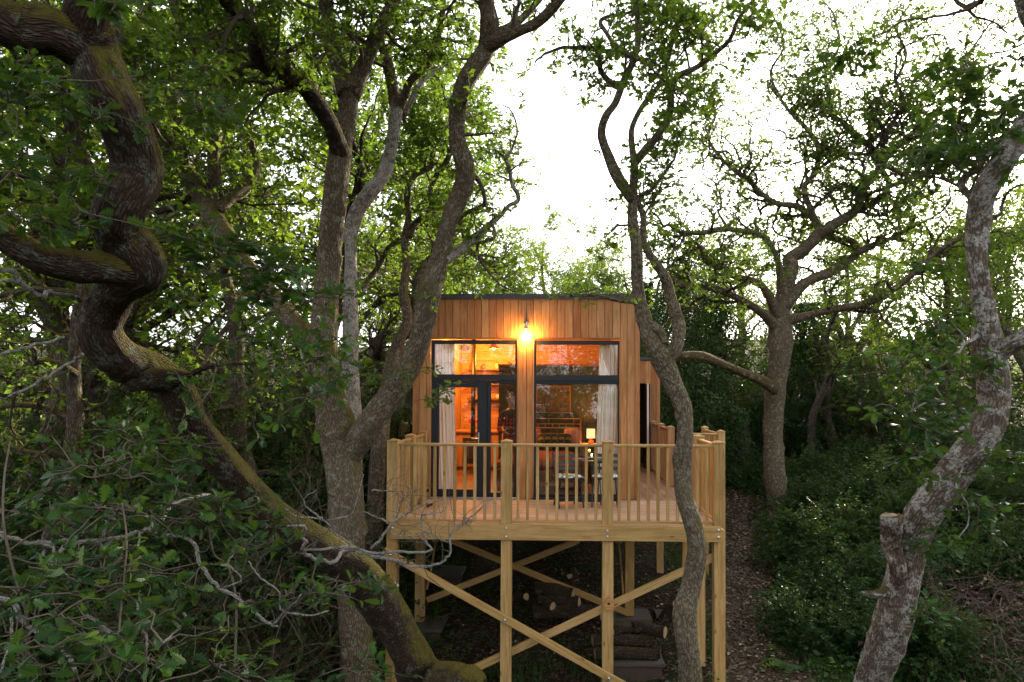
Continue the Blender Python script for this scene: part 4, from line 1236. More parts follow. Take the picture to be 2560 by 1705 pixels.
def knobbly(seed, amp=1.0):
    r = np.random.default_rng(seed)
    ph = r.random(12) * 6.28
    def w(s, a, rd):
        S, A = s[:, None], a[None]
        k = .55 / np.maximum(rd[:, None], .03)
        o = 1 + amp * (.05 * np.sin(2 * A + ph[0]) * np.cos(S * 1.7 + ph[8]) + .05 * np.sin(3 * A + ph[1] + .5 * np.sin(S * 2)) * np.cos(S * 1.1 + ph[9]) + .03 * np.sin(5 * A + ph[2]) * np.sin(S * 3.1) + .020 * np.sin(9 * A + ph[3] + .8 * np.sin(S * 4)) + .014 * np.sin(13 * A + ph[7] + .8 * np.sin(S * 6))
                       + .04 * np.sin(S * 4.1 + ph[4]) + .022 * np.sin(S * 9.7 + ph[5] + 2 * A) + .012 * np.sin(S * 23 + 4 * A + ph[6]))
        nb_ = int(4 + s[-1] * 5)
        for i in range(nb_):
            s0, a0 = r.random() * s[-1], r.random() * 6.28
            rr0 = float(np.interp(s0, s, rd)); sg = rr0 * r.uniform(.25, .6); sa_ = r.uniform(.25, .55); am = r.uniform(.08, .26) * amp * (1 if r.random() < .75 else -.5)
            da = np.angle(np.exp(1j * (A - a0)))
            o = o + am * np.exp(-(da / sa_) ** 2 - ((S - s0) / sg) ** 2)
        return o
    return w
LEAF = {}
def leaf_template(outline, fold=.10, curl=.10, mid=True):
    V, F = [], []
    k = len(outline)
    for u, w in outline:
        z = -curl * u * u
        V += [(u, w, z + fold * w), (u, 0, z), (u, -w, z + fold * w)]
    for i in range(k - 1):
        a = 3 * i
        F += [(a + 1, a + 4, a + 3, a), (a + 2, a + 5, a + 4, a + 1)]
    return np.array(V, float), np.array(F)
LEAF['high'] = leaf_template([(0, .012), (.12, .04), (.2, .16), (.26, .07), (.36, .24), (.44, .11), (.55, .31), (.63, .15), (.74, .31), (.82, .16), (.91, .19), (.97, .11), (1.0, .02)], .25, .18)
LEAF['mid'] = leaf_template([(0, .015), (.28, .19), (.38, .11), (.66, .31), (1.0, .05)], .25, .15)
LEAF['low'] = (np.array([(0, 0, 0), (.55, .30, .05), (1, 0, -.12), (.5, -.30, .05)], float), np.array([(0, 1, 2, 3)]))
LEAF['holly'] = leaf_template([(0, .02), (.3, .22), (.65, .24), (1.0, .01)], .35, .2)
LEAF['blade'] = (np.array([(0, .02, 0), (0, -.02, 0), (.55, -.014, -.08), (.55, .014, -.08), (1, 0, -.35)], float), None)
def leaf_frames(pos, d, up):
    """orthonormal frames: x along leaf, z leaf normal"""
    x = d / (np.linalg.norm(d, axis=1, keepdims=True) + 1e-9)
    z = up - x * np.sum(up * x, 1, keepdims=True)
    z /= np.linalg.norm(z, axis=1, keepdims=True) + 1e-9
    y = np.cross(z, x)
    return x, y, z
def leaves_mesh(name, pos, d, up, size, rnd, kind, mat):
    tv, tf = LEAF[kind]
    x, y, z = leaf_frames(pos, d, up)
    s = size[:, None, None]
    V = pos[:, None] + s * (tv[None, :, 0:1] * x[:, None] + tv[None, :, 1:2] * y[:, None] + tv[None, :, 2:3] * z[:, None])
    k = len(tv)
    F = (tf[None] + (np.arange(len(pos)) * k)[:, None, None]).reshape(-1, tf.shape[1])
    return np_mesh(name, V.reshape(-1, 3), [F], mat, False, {'rnd': np.repeat(rnd, k)})
_leafobj = {}
def leaf_objects(root, pos, d, up, size, rnd, kind, mat):
    x, y, z = leaf_frames(pos, d, up)
    tv, tf = LEAF[kind]
    inv = WM[root].inverted()
    for i in range(len(pos)):
        v = min(5, int(rnd[i] * 6))
        key = (kind, mat.name, v)
        if key not in _leafobj: _leafobj[key] = np_mesh('leaf', tv, [tf], mat, False, {'rnd': np.full(len(tv), (v + .5) / 6)})
        o = bpy.data.objects.new('leaf', _leafobj[key])
        s = size[i]
        m_ = Matrix(((x[i][0] * s, y[i][0] * s, z[i][0] * s, pos[i][0]), (x[i][1] * s, y[i][1] * s, z[i][1] * s, pos[i][1]), (x[i][2] * s, y[i][2] * s, z[i][2] * s, pos[i][2]), (0, 0, 0, 1)))
        COL.objects.link(o)
        o.parent = root
        o.matrix_basis = inv @ m_
def rosettes(tips, per, size, spread=.6, droop=-.05, keep=None):
    """tips: list of (p, d). Leaves radiating from each tip"""
    P = np.array([t[0] for t in tips]); D = np.array([t[1] for t in tips])
    if keep is not None:
        k = keep(P); P, D = P[k], D[k]
    n = len(P)
    P = np.repeat(P, per, 0); D = np.repeat(D, per, 0)
    rd = rng.normal(0, 1, (n * per, 3)); rd[:, 2] *= .45
    d = nrm2(D * .55 + nrm2(rd) * 1.0 + np.array([0, 0, droop]))
    P = P + d * size * .12 - D * (rng.random((n * per, 1)) * size * 1.2)
    up = nrm2(np.array([0, 0, 1.0]) + rng.normal(0, spread, (n * per, 3)))
    sz = size * rng.uniform(.55, 1.15, n * per)
    tr = np.repeat(rng.random(n) * .55, per) + rng.random(n * per) * .45
    return [P, d, up, sz, tr]
def nrm2(a): return a / (np.linalg.norm(a, axis=1, keepdims=True) + 1e-9)
def grow(p, d, L, r, lvl, segs, tips, crook=.30, trop=.03, kids=(4, 4, 3), step=None, keepb=None):
    st_ = step or (.16, .11, .085, .07)[min(3, 3 - lvl)] if False else {3: .20, 2: .13, 1: .10, 0: .075}[lvl]
    n = max(4, int(L / st_))
    pts = [p]; ds = [d]
    bias = rng.normal(0, .10, 3)
    dd = d
    for i in range(n):
        if i % 5 == 4: bias = rng.normal(0, .22, 3)
        dd = nrm(dd + rng.normal(0, crook, 3) * .8 + bias + np.array([0, 0, trop]))
        p = p + dd * st_
        pts.append(p); ds.append(dd)
    P = np.array(pts)
    if keepb is not None and not keepb(P[-1]): return
    rad = r * np.linspace(1, .38, n + 1)
    segs.append((P, rad, lvl))
    if lvl == 0:
        tips.append((P[-1], ds[-1])); tips.append((P[n // 2], nrm(ds[n // 2] + rng.normal(0, .6, 3))))
        return
    kn = kids[min(lvl - 1, len(kids) - 1)]
    for j in range(kn):
        i = int((.22 + .78 * (j + rng.random()) / kn) * n)
        i = min(i, n)
        q_ = rng.normal(0, 1, 3); q_ -= ds[i] * q_.dot(ds[i])
        q_[2] = q_[2] * .6 + .12
        cd = nrm(ds[i] * .55 + nrm(q_) * .9)
        grow(pts[i], cd, L * rng.uniform(.42, .68), max(.004, rad[i] * .62), lvl - 1, segs, tips, crook, trop, kids, None, keepb)
    if lvl >= 1:
        grow(pts[-1], ds[-1], L * .45, rad[-1], lvl - 1, segs, tips, crook, trop, kids, None, keepb)
def twigs_mesh(name, segs, mat, sides=(3, 4, 5, 6)):
    tb_ = Tubes()
    for P, rad, lvl in segs: tb_.add(P, rad, sides[lvl])
    return tb_.mesh(name, mat)
def sky_gap(P):
    """the clearing over the cabin roof stays open to the sky"""
    d = P[..., 1] - CAM.y
    ax = (P[..., 0] - CAM.x) / d; az = (P[..., 2] - CAM.z) / d
    c = -.022
    w = np.interp(az, [.18, .22, .28, .34, .40, .46, .6], [.0, .032, .040, .038, .022, .010, .006])
    return np.abs(ax - c) > w

class Tree:
    def __init__(self, name, label, base, cat='tree', group=None, mat='bark_oak', crook=.30):
        self.root = thing(name, base, label, cat, group)
        self.mat, self.segs, self.tips, self.crook = M[mat], [], [], crook
        self.limbs = {}
    def limb(self, name, pts, seed=0, mat=None, sides=22, amp=1.0, nsub=8, wig=.03, cap=True, label=None, ws=1.0, jag=0.0):
        """pts: list of (frame, x, y, width in that frame, depth)"""
        W = []
        for fr, x, y, w, d in pts:
            p = pd(*q(fr, x, y), d)
            W.append((*p, w * ws * FR[fr][2] / 2 / FPX * d))
        W = catmull(np.array(W), nsub)
        P, rad = W[:, :3].copy(), np.maximum(W[:, 3], .004)
        s = np.linspace(0, len(pts), len(P))
        P[:, 1] += wig * np.sin(s * 1.7 + seed) * 4 * rad ** .5
        P += (wig * .5) * np.stack([np.sin(s * 2.9 + seed * 1.3), 0 * s, np.sin(s * 2.3 + seed)], 1) * rad[:, None] * 2
        if jag: P = P + rng.normal(0, 1, P.shape) * (rad * jag)[:, None]
        tb_ = Tubes(); tb_.add(P, rad, sides, knobbly(seed, amp) if amp else None, cap)
        o = part(name, tb_.mesh(name, mat or self.mat), self.root, None, label)
        self.last = (P, rad)
        return P, rad
    def sprout(self, P, rad, n, L, lvl, t0=.3, t1=1.0, out=1.0, bias=(0, 0, .25), trop=.03, kids=(4, 4, 3), rscale=.45, keepb=None, tip=True):
        k = len(P)
        tg = np.gradient(P, axis=0)
        for j in range(n):
            i = int((t0 + (t1 - t0) * (j + rng.random()) / n) * (k - 1))
            t = nrm(tg[i])
            v = rng.normal(0, 1, 3) + np.array(bias)
            v -= t * v.dot(t)
            d = nrm(nrm(v) * out + t * .5)
            grow(P[i] + d * rad[i] * .5, d, L * rng.uniform(.6, 1.25), min(rad[i] * rscale, .012 + L * .022), lvl, self.segs, self.tips, self.crook, trop, kids, None, keepb)
        if tip:
            grow(P[-1], nrm(tg[-1]), L * 1.2, rad[-1], lvl, self.segs, self.tips, self.crook, trop, kids, None, keepb)
    def canopy(self, pts, rads, n, L, seed):
        """an unseen crown limb added above the frame for its shade, with simpler leaves"""
        W_ = catmull(np.array([(*p, r) for p, r in zip(pts, rads)], float), 6)
        tb_ = Tubes(); tb_.add(W_[:, :3], W_[:, 3], 12, knobbly(seed)); part('limb', tb_.mesh('limb', self.mat), self.root)
        keep_t = self.tips; self.tips = getattr(self, 'high_tips', [])
        self.sprout(W_[:, :3], W_[:, 3], n, L, 2, .15, bias=(0, 0, .6), trop=.06)
        self.high_tips = self.tips; self.tips = keep_t
    def canopy_leaves(self, size=.13):
        v = np.array([t[0] for t in self.high_tips]) - np.array(CAM)
        zc_ = np.maximum(v @ np.array(CF), .05)
        px_ = PX0 + FPX * (v @ np.array(CR)) / zc_; py_ = PY0 - FPX * (v @ np.array(CU)) / zc_
        ok = (py_ < -30) | (px_ < -50) | (px_ > PW + 50) | (zc_ < .5)
        tp = [t for t, k in zip(self.high_tips, ok) if k]
        P, d, up, sz, rn = rosettes(tp, 6, size, .5)
        part('crown', leaves_mesh('crown', P, d, up, sz, rn, 'low', M['leaf']), self.root, None, None, 'stuff')  # simple leaves added out of view to thicken the shade
    def clusters(self, lst):
        """hand placed leafy shoots: (frame, x, y, depth, spread m, shoots)"""
        for fr, x, y, d, spd, n in lst:
            c = np.array(pd(*q(fr, x, y), d))
            for j in range(n):
                v = rng.normal(0, 1, 3) * np.array([1, .8, .55])
                p = c + v * spd * .5
                self.tips.append((p, nrm(v + np.array([0, 0, .3]))))
                self.segs.append((np.array([c + (p - c) * t + rng.normal(0, .012, 3) * (t > 0) for t in np.linspace(0, 1, 5)]), np.linspace(.005, .0025, 5), 0))
    def finish(self, per=6, size=.085, kind='mid', mat='leaf', nobj=300, twig='twig', keep=sky_gap, spread=.6, drop=0.0):
        if self.segs: part('twigs', twigs_mesh('twigs', self.segs, M[twig]), self.root, None, None, 'stuff')
        if not self.tips: return
        tips = self.tips if not drop else [t for t in self.tips if rng.random() > drop]
        P, d, up, sz, rn = rosettes(tips, per, size, spread, keep=keep)
        if nobj:
            v = P - np.array(CAM)
            zc_ = v @ np.array(CF)
            px_ = PX0 + FPX * (v @ np.array(CR)) / np.maximum(zc_, .01); py_ = PY0 - FPX * (v @ np.array(CU)) / np.maximum(zc_, .01)
            vis = (px_ > 10) & (px_ < PW - 10) & (py_ > 10) & (py_ < PH - 10) & (zc_ > .5)
            score = np.where(vis, sz / np.maximum(zc_, .3), -1)
            order = np.argsort(-score)
            a = order[:nobj]; a = a[score[a] > 0]
            leaf_objects(self.root, P[a], d[a], up[a], sz[a], rn[a], kind, M[mat])
            rest = np.ones(len(P), bool); rest[a] = False
            P, d, up, sz, rn = P[rest], d[rest], up[rest], sz[rest], rn[rest]
        if len(P): part('crown', leaves_mesh('crown', P, d, up, sz, rn, kind, M[mat]), self.root, None, None, 'stuff')

def base_of(px, py, d):
    p = pd(px, py, d)
    return Vector((p.x, p.y, gzf(p.x, p.y)))

# ---- A: the contorted oak in the left foreground
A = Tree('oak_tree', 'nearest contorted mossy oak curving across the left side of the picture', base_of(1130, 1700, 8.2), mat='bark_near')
A.limb('trunk', [('F', 1090, 1790, 135, 8.5), ('F', 1030, 1640, 112, 8.2), ('F', 970, 1545, 98, 7.9), ('F', 907, 1440, 88, 7.5), ('F', 850, 1360, 94, 7.1), ('F', 790, 1290, 90, 6.7), ('F', 690, 1225, 80, 6.3),
                 ('F', 600, 1165, 78, 6.0), ('F', 535, 1090, 80, 5.7), ('F', 465, 1000, 80, 5.4), ('F', 420, 920, 82, 5.1), ('z4', 1060, 1000, 262, 4.9), ('z4', 850, 900, 285, 4.7), ('z4', 720, 760, 288, 4.55),
                 ('z4', 680, 620, 285, 4.45), ('z4', 730, 490, 275, 4.35), ('z4', 860, 390, 270, 4.25), ('z4', 985, 300, 270, 4.15), ('z4', 930, 180, 290, 4.05), ('z4', 800, 20, 330, 4.0),
                 ('z3', 860, 1430, 350, 3.95), ('z3', 905, 1250, 355, 3.9), ('z3', 915, 1050, 355, 3.85), ('z3', 850, 800, 360, 3.8), ('z3', 740, 580, 365, 3.75), ('z3', 620, 360, 345, 3.7), ('z3', 590, 180, 310, 3.65), ('z3', 650, 40, 260, 3.6), ('z3', 720, -200, 230, 3.5)],
       1, sides=40, amp=1.0, nsub=12, ws=.96)
P_, r_ = A.limb('limb', [('z3', 640, 400, 300, 3.72), ('z3', 480, 270, 310, 3.65), ('z3', 250, 220, 320, 3.55), ('z3', 0, 130, 330, 3.45), ('z3', -260, 20, 300, 3.4)], 2, sides=26)
A.limb('limb', [('z4', 1000, 300, 220, 4.15), ('z4', 780, 280, 215, 4.05), ('z4', 540, 265, 205, 3.95), ('z4', 300, 215, 200, 3.85), ('z4', 120, 110, 195, 3.8), ('z4', -60, 0, 190, 3.7), ('z4', -250, -120, 170, 3.6)], 3, sides=24)
A.limb('broken_stub', [('z4', 930, 1020, 200, 4.85), ('z4', 1080, 1025, 185, 4.8), ('z4', 1200, 1020, 140, 4.75), ('z4', 1285, 1015, 95, 4.72), ('z4', 1312, 1012, 50, 4.71)], 4, sides=18, amp=1.6, cap=True)
A.limb('broken_stub', [('F', 1000, 1560, 110, 7.6), ('F', 1050, 1570, 95, 7.4), ('F', 1095, 1572, 70, 7.3), ('F', 1112, 1580, 20, 7.25)], 5, sides=18, amp=1.4, cap=True, ws=.75)
P1, r1 = A.limb('limb', [('z4', 1290, 1010, 60, 4.73), ('z4', 1350, 975, 42, 4.7), ('z4', 1450, 945, 34, 4.66), ('z4', 1560, 930, 28, 4.6), ('z4', 1680, 925, 20, 4.5), ('z4', 1800, 920, 14, 4.4)], 6, sides=10)
A.sprout(P1, r1, 5, .28, 1, .4, kids=(3, 2))
PALE = M['twig_pale']
for i_, pts in enumerate((
    [('z4', 560, 490, 26, 4.4), ('z4', 480, 465, 34, 4.2), ('z4', 350, 450, 40, 4.0), ('z4', 250, 460, 42, 3.9), ('z4', 170, 400, 42, 3.8), ('z4', 100, 310, 40, 3.7), ('z4', 0, 280, 38, 3.6), ('z4', -100, 230, 34, 3.5)],
    [('z4', 150, 380, 26, 3.8), ('z4', 90, 365, 26, 3.7), ('z4', 0, 365, 24, 3.6), ('z4', -100, 390, 22, 3.5)],
    [('z4', 590, 850, 20, 4.6), ('z4', 520, 895, 22, 4.5), ('z4', 400, 970, 22, 4.4), ('z4', 250, 1065, 20, 4.3), ('z4', 50, 1155, 16, 4.2)],
    [('z4', 430, 745, 22, 4.6), ('z4', 300, 785, 26, 4.5), ('z4', 150, 830, 28, 4.4), ('z4', 0, 870, 28, 4.3), ('z4', -90, 880, 24, 4.2)],
    # dead lichen branches in front of the trunk and the deck
    [('z5', 2020, 590, 30, 6.0), ('z5', 1960, 650, 30, 5.6), ('z5', 1850, 620, 30, 5.3), ('z5', 1785, 580, 28, 5.1), ('z5', 1800, 530, 26, 5.0), ('z5', 1765, 490, 24, 4.9), ('z5', 1800, 442, 22, 4.8), ('z5', 1690, 432, 16, 4.7)],
    [('z5', 2000, 600, 30, 6.0), ('z5', 2100, 580, 30, 5.9), ('z5', 2200, 610, 28, 5.8), ('z5', 2355, 640, 26, 5.8), ('z2', 160, 540, 26, 5.8), ('z2', 280, 555, 26, 5.8), ('z2', 390, 540, 25, 5.8), ('z2', 450, 500, 22, 5.8), ('z2', 480, 430, 20, 5.8), ('z2', 470, 370, 18, 5.8), ('z2', 520, 290, 16, 5.8), ('z2', 610, 240, 14, 5.8), ('z2', 725, 130, 8, 5.8)],
    [('z5', 1800, 575, 20, 5.2), ('z5', 1950, 570, 26, 5.5), ('z5', 2050, 560, 26, 5.7), ('z5', 2200, 590, 24, 5.7), ('l', 60, 1495, 40, 5.7), ('l', 300, 1475, 40, 5.7), ('l', 540, 1480, 38, 5.7), ('l', 600, 1450, 36, 5.7), ('l', 545, 1360, 32, 5.7), ('l', 505, 1270, 30, 5.7), ('l', 495, 1150, 28, 5.7), ('l', 520, 1070, 24, 5.7), ('l', 700, 1050, 20, 5.7), ('l', 800, 960, 12, 5.7)],
    [('l', -60, 1440, 40, 5.7), ('l', 60, 1330, 40, 5.7), ('l', 125, 1230, 36, 5.7), ('l', 170, 1170, 34, 5.7), ('l', 290, 1090, 30, 5.7), ('l', 355, 1045, 26, 5.7), ('l', 345, 960, 22, 5.7), ('l', 350, 880, 18, 5.7), ('l', 385, 840, 15, 5.7), ('l', 370, 760, 10, 5.7)],
    [('l', 150, 1260, 26, 5.7), ('l', 220, 1310, 24, 5.7), ('l', 350, 1305, 24, 5.7), ('l', 490, 1295, 22, 5.7)],
    [('l', 170, 1165, 26, 5.7), ('l', 80, 1135, 26, 5.7), ('l', 0, 1105, 24, 5.7), ('l', -120, 1040, 18, 5.7)],
    [('l', 180, 1110, 22, 5.7), ('l', 235, 1050, 20, 5.7), ('l', 250, 930, 20, 5.7), ('l', 280, 870, 18, 5.7), ('l', 230, 820, 10, 5.7)],
    [('l', -60, 815, 26, 5.7), ('l', 60, 810, 24, 5.7), ('l', 170, 805, 18, 5.7), ('l', 240, 720, 12, 5.7)],
    [('l', 790, 1370, 26, 5.8), ('l', 650, 1330, 22, 5.8), ('l', 590, 1300, 18, 5.8), ('l', 530, 1255, 10, 5.8)],
    [('l', 870, 1240, 26, 5.8), ('l', 960, 1180, 24, 5.8), ('l', 1040, 1150, 16, 5.8), ('l', 940, 1070, 10, 5.8)],
    [('z5', 1900, 405, 16, 5.4), ('z5', 1880, 380, 16, 5.3), ('z5', 1800, 320, 14, 5.2), ('z5', 1795, 270, 12, 5.1), ('z5', 1860, 225, 8, 5.0)],
    [('z5', 2000, 580, 16, 5.6), ('z5', 2060, 540, 16, 5.6), ('z5', 1960, 470, 15, 5.5), ('z5', 1900, 400, 15, 5.4), ('z5', 1750, 380, 12, 5.3), ('z5', 1680, 330, 8, 5.2)],
    [('z5', 1930, 400, 14, 5.4), ('z5', 2060, 370, 12, 5.5), ('z5', 2100, 280, 10, 5.5), ('z5', 2140, 130, 7, 5.5)],
    # foreground grey boughs, lower left
    [('z5', -60, 480, 34, 3.6), ('z5', 20, 490, 36, 3.6), ('z5', 110, 530, 34, 3.7), ('z5', 380, 525, 32, 3.8), ('z5', 650, 520, 30, 3.9), ('z5', 830, 470, 28, 4.0), ('z5', 940, 410, 26, 4.2), ('z5', 1000, 330, 24, 4.4), ('z5', 1100, 280, 22, 4.8), ('z5', 1230, 240, 22, 5.3)],
    [('z5', 880, 465, 26, 4.0), ('z5', 1040, 492, 26, 4.0), ('z5', 1130, 530, 26, 4.0), ('z5', 1165, 620, 26, 3.95), ('z5', 1215, 715, 26, 3.9), ('z5', 1290, 800, 26, 3.9), ('z5', 1400, 860, 24, 3.9), ('z5', 1480, 930, 22, 3.9), ('z5', 1570, 1010, 20, 3.9), ('z5', 1640, 1028, 12, 3.9)],
    [('z5', 1605, 1015, 14, 3.9), ('z5', 1670, 945, 16, 3.9), ('z5', 1730, 890, 14, 3.85), ('z5', 1775, 835, 9, 3.8)],
    [('z5', 1670, 945, 14, 3.9), ('z5', 1640, 900, 13, 3.9), ('z5', 1650, 830, 12, 3.9), ('z5', 1560, 760, 12, 3.95), ('z5', 1500, 700, 11, 4.0), ('z5', 1465, 640, 10, 4.0)],
    [('z5', 1680, 940, 13, 3.9), ('z5', 1820, 962, 11, 3.9), ('z5', 1930, 938, 7, 3.9)],
    [('z5', 1300, 800, 13, 3.9), ('z5', 1400, 770, 13, 3.9), ('z5', 1415, 730, 12, 3.9), ('z5', 1345, 660, 12, 3.9), ('z5', 1380, 600, 12, 3.9), ('z5', 1440, 570, 10, 3.9)],
    [('z5', 235, 515, 26, 3.5), ('z5', 330, 590, 28, 3.5), ('z5', 350, 650, 26, 3.5), ('z5', 380, 710, 20, 3.5)],
    [('z5', 390, 545, 30, 3.5), ('z5', 310, 640, 30, 3.45), ('z5', 270, 740, 30, 3.4), ('z5', 215, 860, 26, 3.4), ('z5', 240, 930, 20, 3.4)],
    [('z5', 500, 950, 24, 3.2), ('z5', 600, 1020, 30, 3.2), ('z5', 680, 1080, 30, 3.2), ('z5', 730, 1115, 24, 3.2)],
    [('z5', 590, 520, 16, 3.7), ('z5', 600, 570, 16, 3.7), ('z5', 650, 620, 14, 3.7), ('z5', 720, 625, 10, 3.7)],
    [('z5', 530, 230, 20, 3.7), ('z5', 600, 290, 20, 3.7), ('z5', 620, 420, 20, 3.7), ('z5', 600, 520, 18, 3.7)],
    [('z5', 820, 470, 14, 3.6), ('z5', 815, 620, 18, 3.5), ('z5', 820, 800, 18, 3.4), ('z5', 842, 1010, 18, 3.3), ('z5', 870, 1150, 16, 3.2)],
    [('z5', 0, 850, 40, 3.2), ('z5', 80, 900, 40, 3.2), ('z5', 130, 1000, 36, 3.2), ('z5', 260, 1080, 30, 3.2), ('z5', 380, 1180, 28, 3.1), ('z5', 450, 1300, 26, 3.1)],
    [('z5', 60, 920, 20, 3.2), ('z5', 70, 1100, 20, 3.2), ('z5', 20, 1250, 18, 3.2), ('z5', -20, 1330, 16, 3.2)],
    [('z5', 1080, 950, 18, 3.6), ('z5', 1095, 990, 18, 3.5), ('z5', 1020, 1070, 18, 3.4), ('z5', 950, 1140, 16, 3.3)],
    )):
    P1, r1 = A.limb('dead_branch', pts, 20 + i_, PALE, 8, .8, 4, .0, ws=.72 if 4 <= i_ < 17 else .85, jag=.5)
    if i_ >= 4 and len(pts) > 3:
        dead = Tree.__new__(Tree); dead.segs, dead.tips, dead.crook = [], [], .42
        dead.sprout(P1, r1, 8 if i_ < 17 else 7, .15 if i_ < 17 else .14, 0, .25, .98, kids=(2,), rscale=.5, tip=False)
        for P2, r2, l2 in dead.segs:
            A.segs.append((P2, r2, 0))
            if i_ >= 17 and rng.random() < .35: A.tips.append((P2[-1], nrm(P2[-1] - P2[-2])))
# leafy shoots of the near oak
A.clusters([('z3', 720, 20, 3.0, .10, 3), ('z3', 930, 90, 2.9, .12, 3), ('z3', 640, 10, 3.0, .08, 2), ('z3', 1050, 10, 3.0, .08, 2),
            ('z3', 80, 500, 3.3, .35, 10), ('z3', 330, 560, 3.4, .3, 6), ('z3', 60, 700, 3.4, .3, 8), ('z3', 400, 640, 3.5, .3, 6), ('z3', 690, 800, 3.4, .22, 4), ('z3', 500, 780, 3.6, .3, 6), ('z3', 40, 900, 3.5, .3, 6), ('z3', 80, 1170, 3.5, .35, 7), ('z3', 470, 1230, 3.6, .25, 7), ('z3', 560, 1450, 3.5, .3, 8), ('z3', 700, 1210, 3.5, .16, 4), ('z3', 500, 1530, 3.4, .25, 5), ('z3', 160, 1460, 3.6, .3, 5),
            ('z3', 1180, 660, 4.2, .3, 9), ('z3', 1400, 760, 4.2, .32, 12), ('z3', 1540, 760, 4.2, .22, 8), ('z3', 1400, 450, 4.6, .26, 8), ('z3', 1250, 600, 4.6, .25, 6), ('z3', 1540, 680, 4.4, .15, 4), ('z3', 1150, 1500, 4.3, .22, 6), ('z3', 1330, 1540, 4.3, .22, 6)])
A.clusters([('z4', 1000, 50, 4.4, .2, 5), ('z4', 1120, 60, 4.3, .25, 6), ('z4', 1300, 80, 4.3, .3, 9), ('z4', 1450, 130, 4.3, .3, 10), ('z4', 1640, 90, 4.3, .25, 7), ('z4', 1180, 170, 4.4, .22, 5), ('z4', 1430, 300, 4.4, .28, 8), ('z4', 1650, 270, 4.3, .3, 10), ('z4', 1820, 280, 4.3, .3, 10), ('z4', 1950, 270, 4.3, .22, 8), ('z4', 1750, 130, 4.3, .2, 6), ('z4', 1800, 430, 4.3, .3, 10), ('z4', 2000, 420, 4.3, .3, 9), ('z4', 2130, 500, 4.3, .28, 8), ('z4', 2280, 480, 4.3, .25, 6), ('z4', 1180, 480, 4.4, .2, 5), ('z4', 1330, 500, 4.4, .22, 5), ('z4', 1600, 480, 4.4, .2, 4), ('z4', 1700, 730, 4.4, .26, 7), ('z4', 1880, 720, 4.4, .18, 4), ('z4', 2180, 880, 4.4, .3, 8), ('z4', 2300, 760, 4.4, .22, 5), ('z4', 2310, 1000, 4.3, .2, 5), ('z4', 2090, 1160, 4.3, .2, 4),
            ('z4', 920, 710, 4.4, .06, 1), ('z4', 1390, 1035, 4.6, .12, 3), ('z4', 390, 130, 4.0, .14, 4), ('z4', 870, 1380, 4.0, .26, 8), ('z4', 960, 1470, 4.0, .28, 8), ('z4', 1290, 1500, 4.2, .22, 7), ('z4', 800, 1540, 4.0, .2, 5), ('z4', 1080, 1540, 4.0, .2, 5)])
# unseen crown limbs of the near oak, added to shade the foreground
for i_, (pts_, rd_) in enumerate((
        ([(-2.2, -8.8, 3.9), (-2.3, -8.9, 4.8), (-1.6, -9.3, 5.7), (-.9, -9.9, 6.4), (-.2, -10.6, 6.8)], (.2, .17, .14, .11, .07)),
        ([(-3.6, -8.9, 3.85), (-4.3, -9.0, 4.4), (-5.0, -9.6, 5.2), (-5.6, -10.4, 5.8)], (.25, .2, .15, .09)),
        ([(-2.3, -8.9, 4.7), (-2.9, -8.2, 5.6), (-3.4, -7.4, 6.3), (-3.8, -6.4, 6.9), (-4.0, -5.0, 7.6)], (.14, .12, .1, .08, .05)),
        ([(-2.6, -8.6, 5.2), (-3.9, -7.9, 6.1), (-5.3, -7.2, 6.8), (-6.6, -6.2, 7.3)], (.13, .11, .09, .05)),
        ([(-3.4, -7.4, 6.3), (-4.8, -6.2, 7.2), (-5.8, -4.6, 7.9), (-6.6, -3.0, 8.6)], (.1, .09, .07, .05)),
        ([(-2.9, -8.2, 5.6), (-2.3, -7.2, 6.6), (-2.0, -6.2, 7.2), (-2.2, -5.0, 7.8)], (.1, .09, .07, .05)))):
    A.canopy(pts_, rd_, 15, 1.7, 700 + i_)
A.canopy_leaves()
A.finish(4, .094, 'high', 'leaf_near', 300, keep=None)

# ---- low oak sapling and hedge foliage right under the camera on the left
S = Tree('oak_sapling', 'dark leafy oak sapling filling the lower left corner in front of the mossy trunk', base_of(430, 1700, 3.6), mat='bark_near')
for i_, pts in enumerate((
    [('z5', 150, 1500, 22, 3.3), ('z5', 160, 1000, 20, 3.2), ('z5', 110, 800, 18, 3.2), ('z5', 60, 620, 16, 3.2), ('z5', 20, 400, 14, 3.2), ('z5', 25, 150, 12, 3.3), ('z5', 60, -60, 8, 3.4)],
    [('z5', 40, 590, 12, 3.3), ('z5', 200, 480, 12, 3.3), ('z5', 330, 430, 11, 3.4), ('z5', 450, 320, 9, 3.5), ('z5', 470, 200, 6, 3.6)],
    [('z5', 690, 1200, 14, 3.0), ('z5', 710, 950, 13, 3.1), ('z5', 735, 700, 12, 3.2), ('z5', 745, 500, 10, 3.3), ('z5', 720, 300, 7, 3.4)],
    [('z5', 1380, 1300, 16, 3.8), ('z5', 1390, 900, 14, 3.9), ('z5', 1345, 680, 12, 4.0), ('z5', 1260, 600, 10, 4.0), ('z5', 1230, 450, 8, 4.1)],
    [('z5', 860, 1150, 14, 2.9), ('z5', 850, 1400, 18, 3.0), ('z5', 840, 1700, 22, 3.1)])):
    S.limb('stem', pts, 60 + i_, M['twig'], 8, .4, 6, 0)
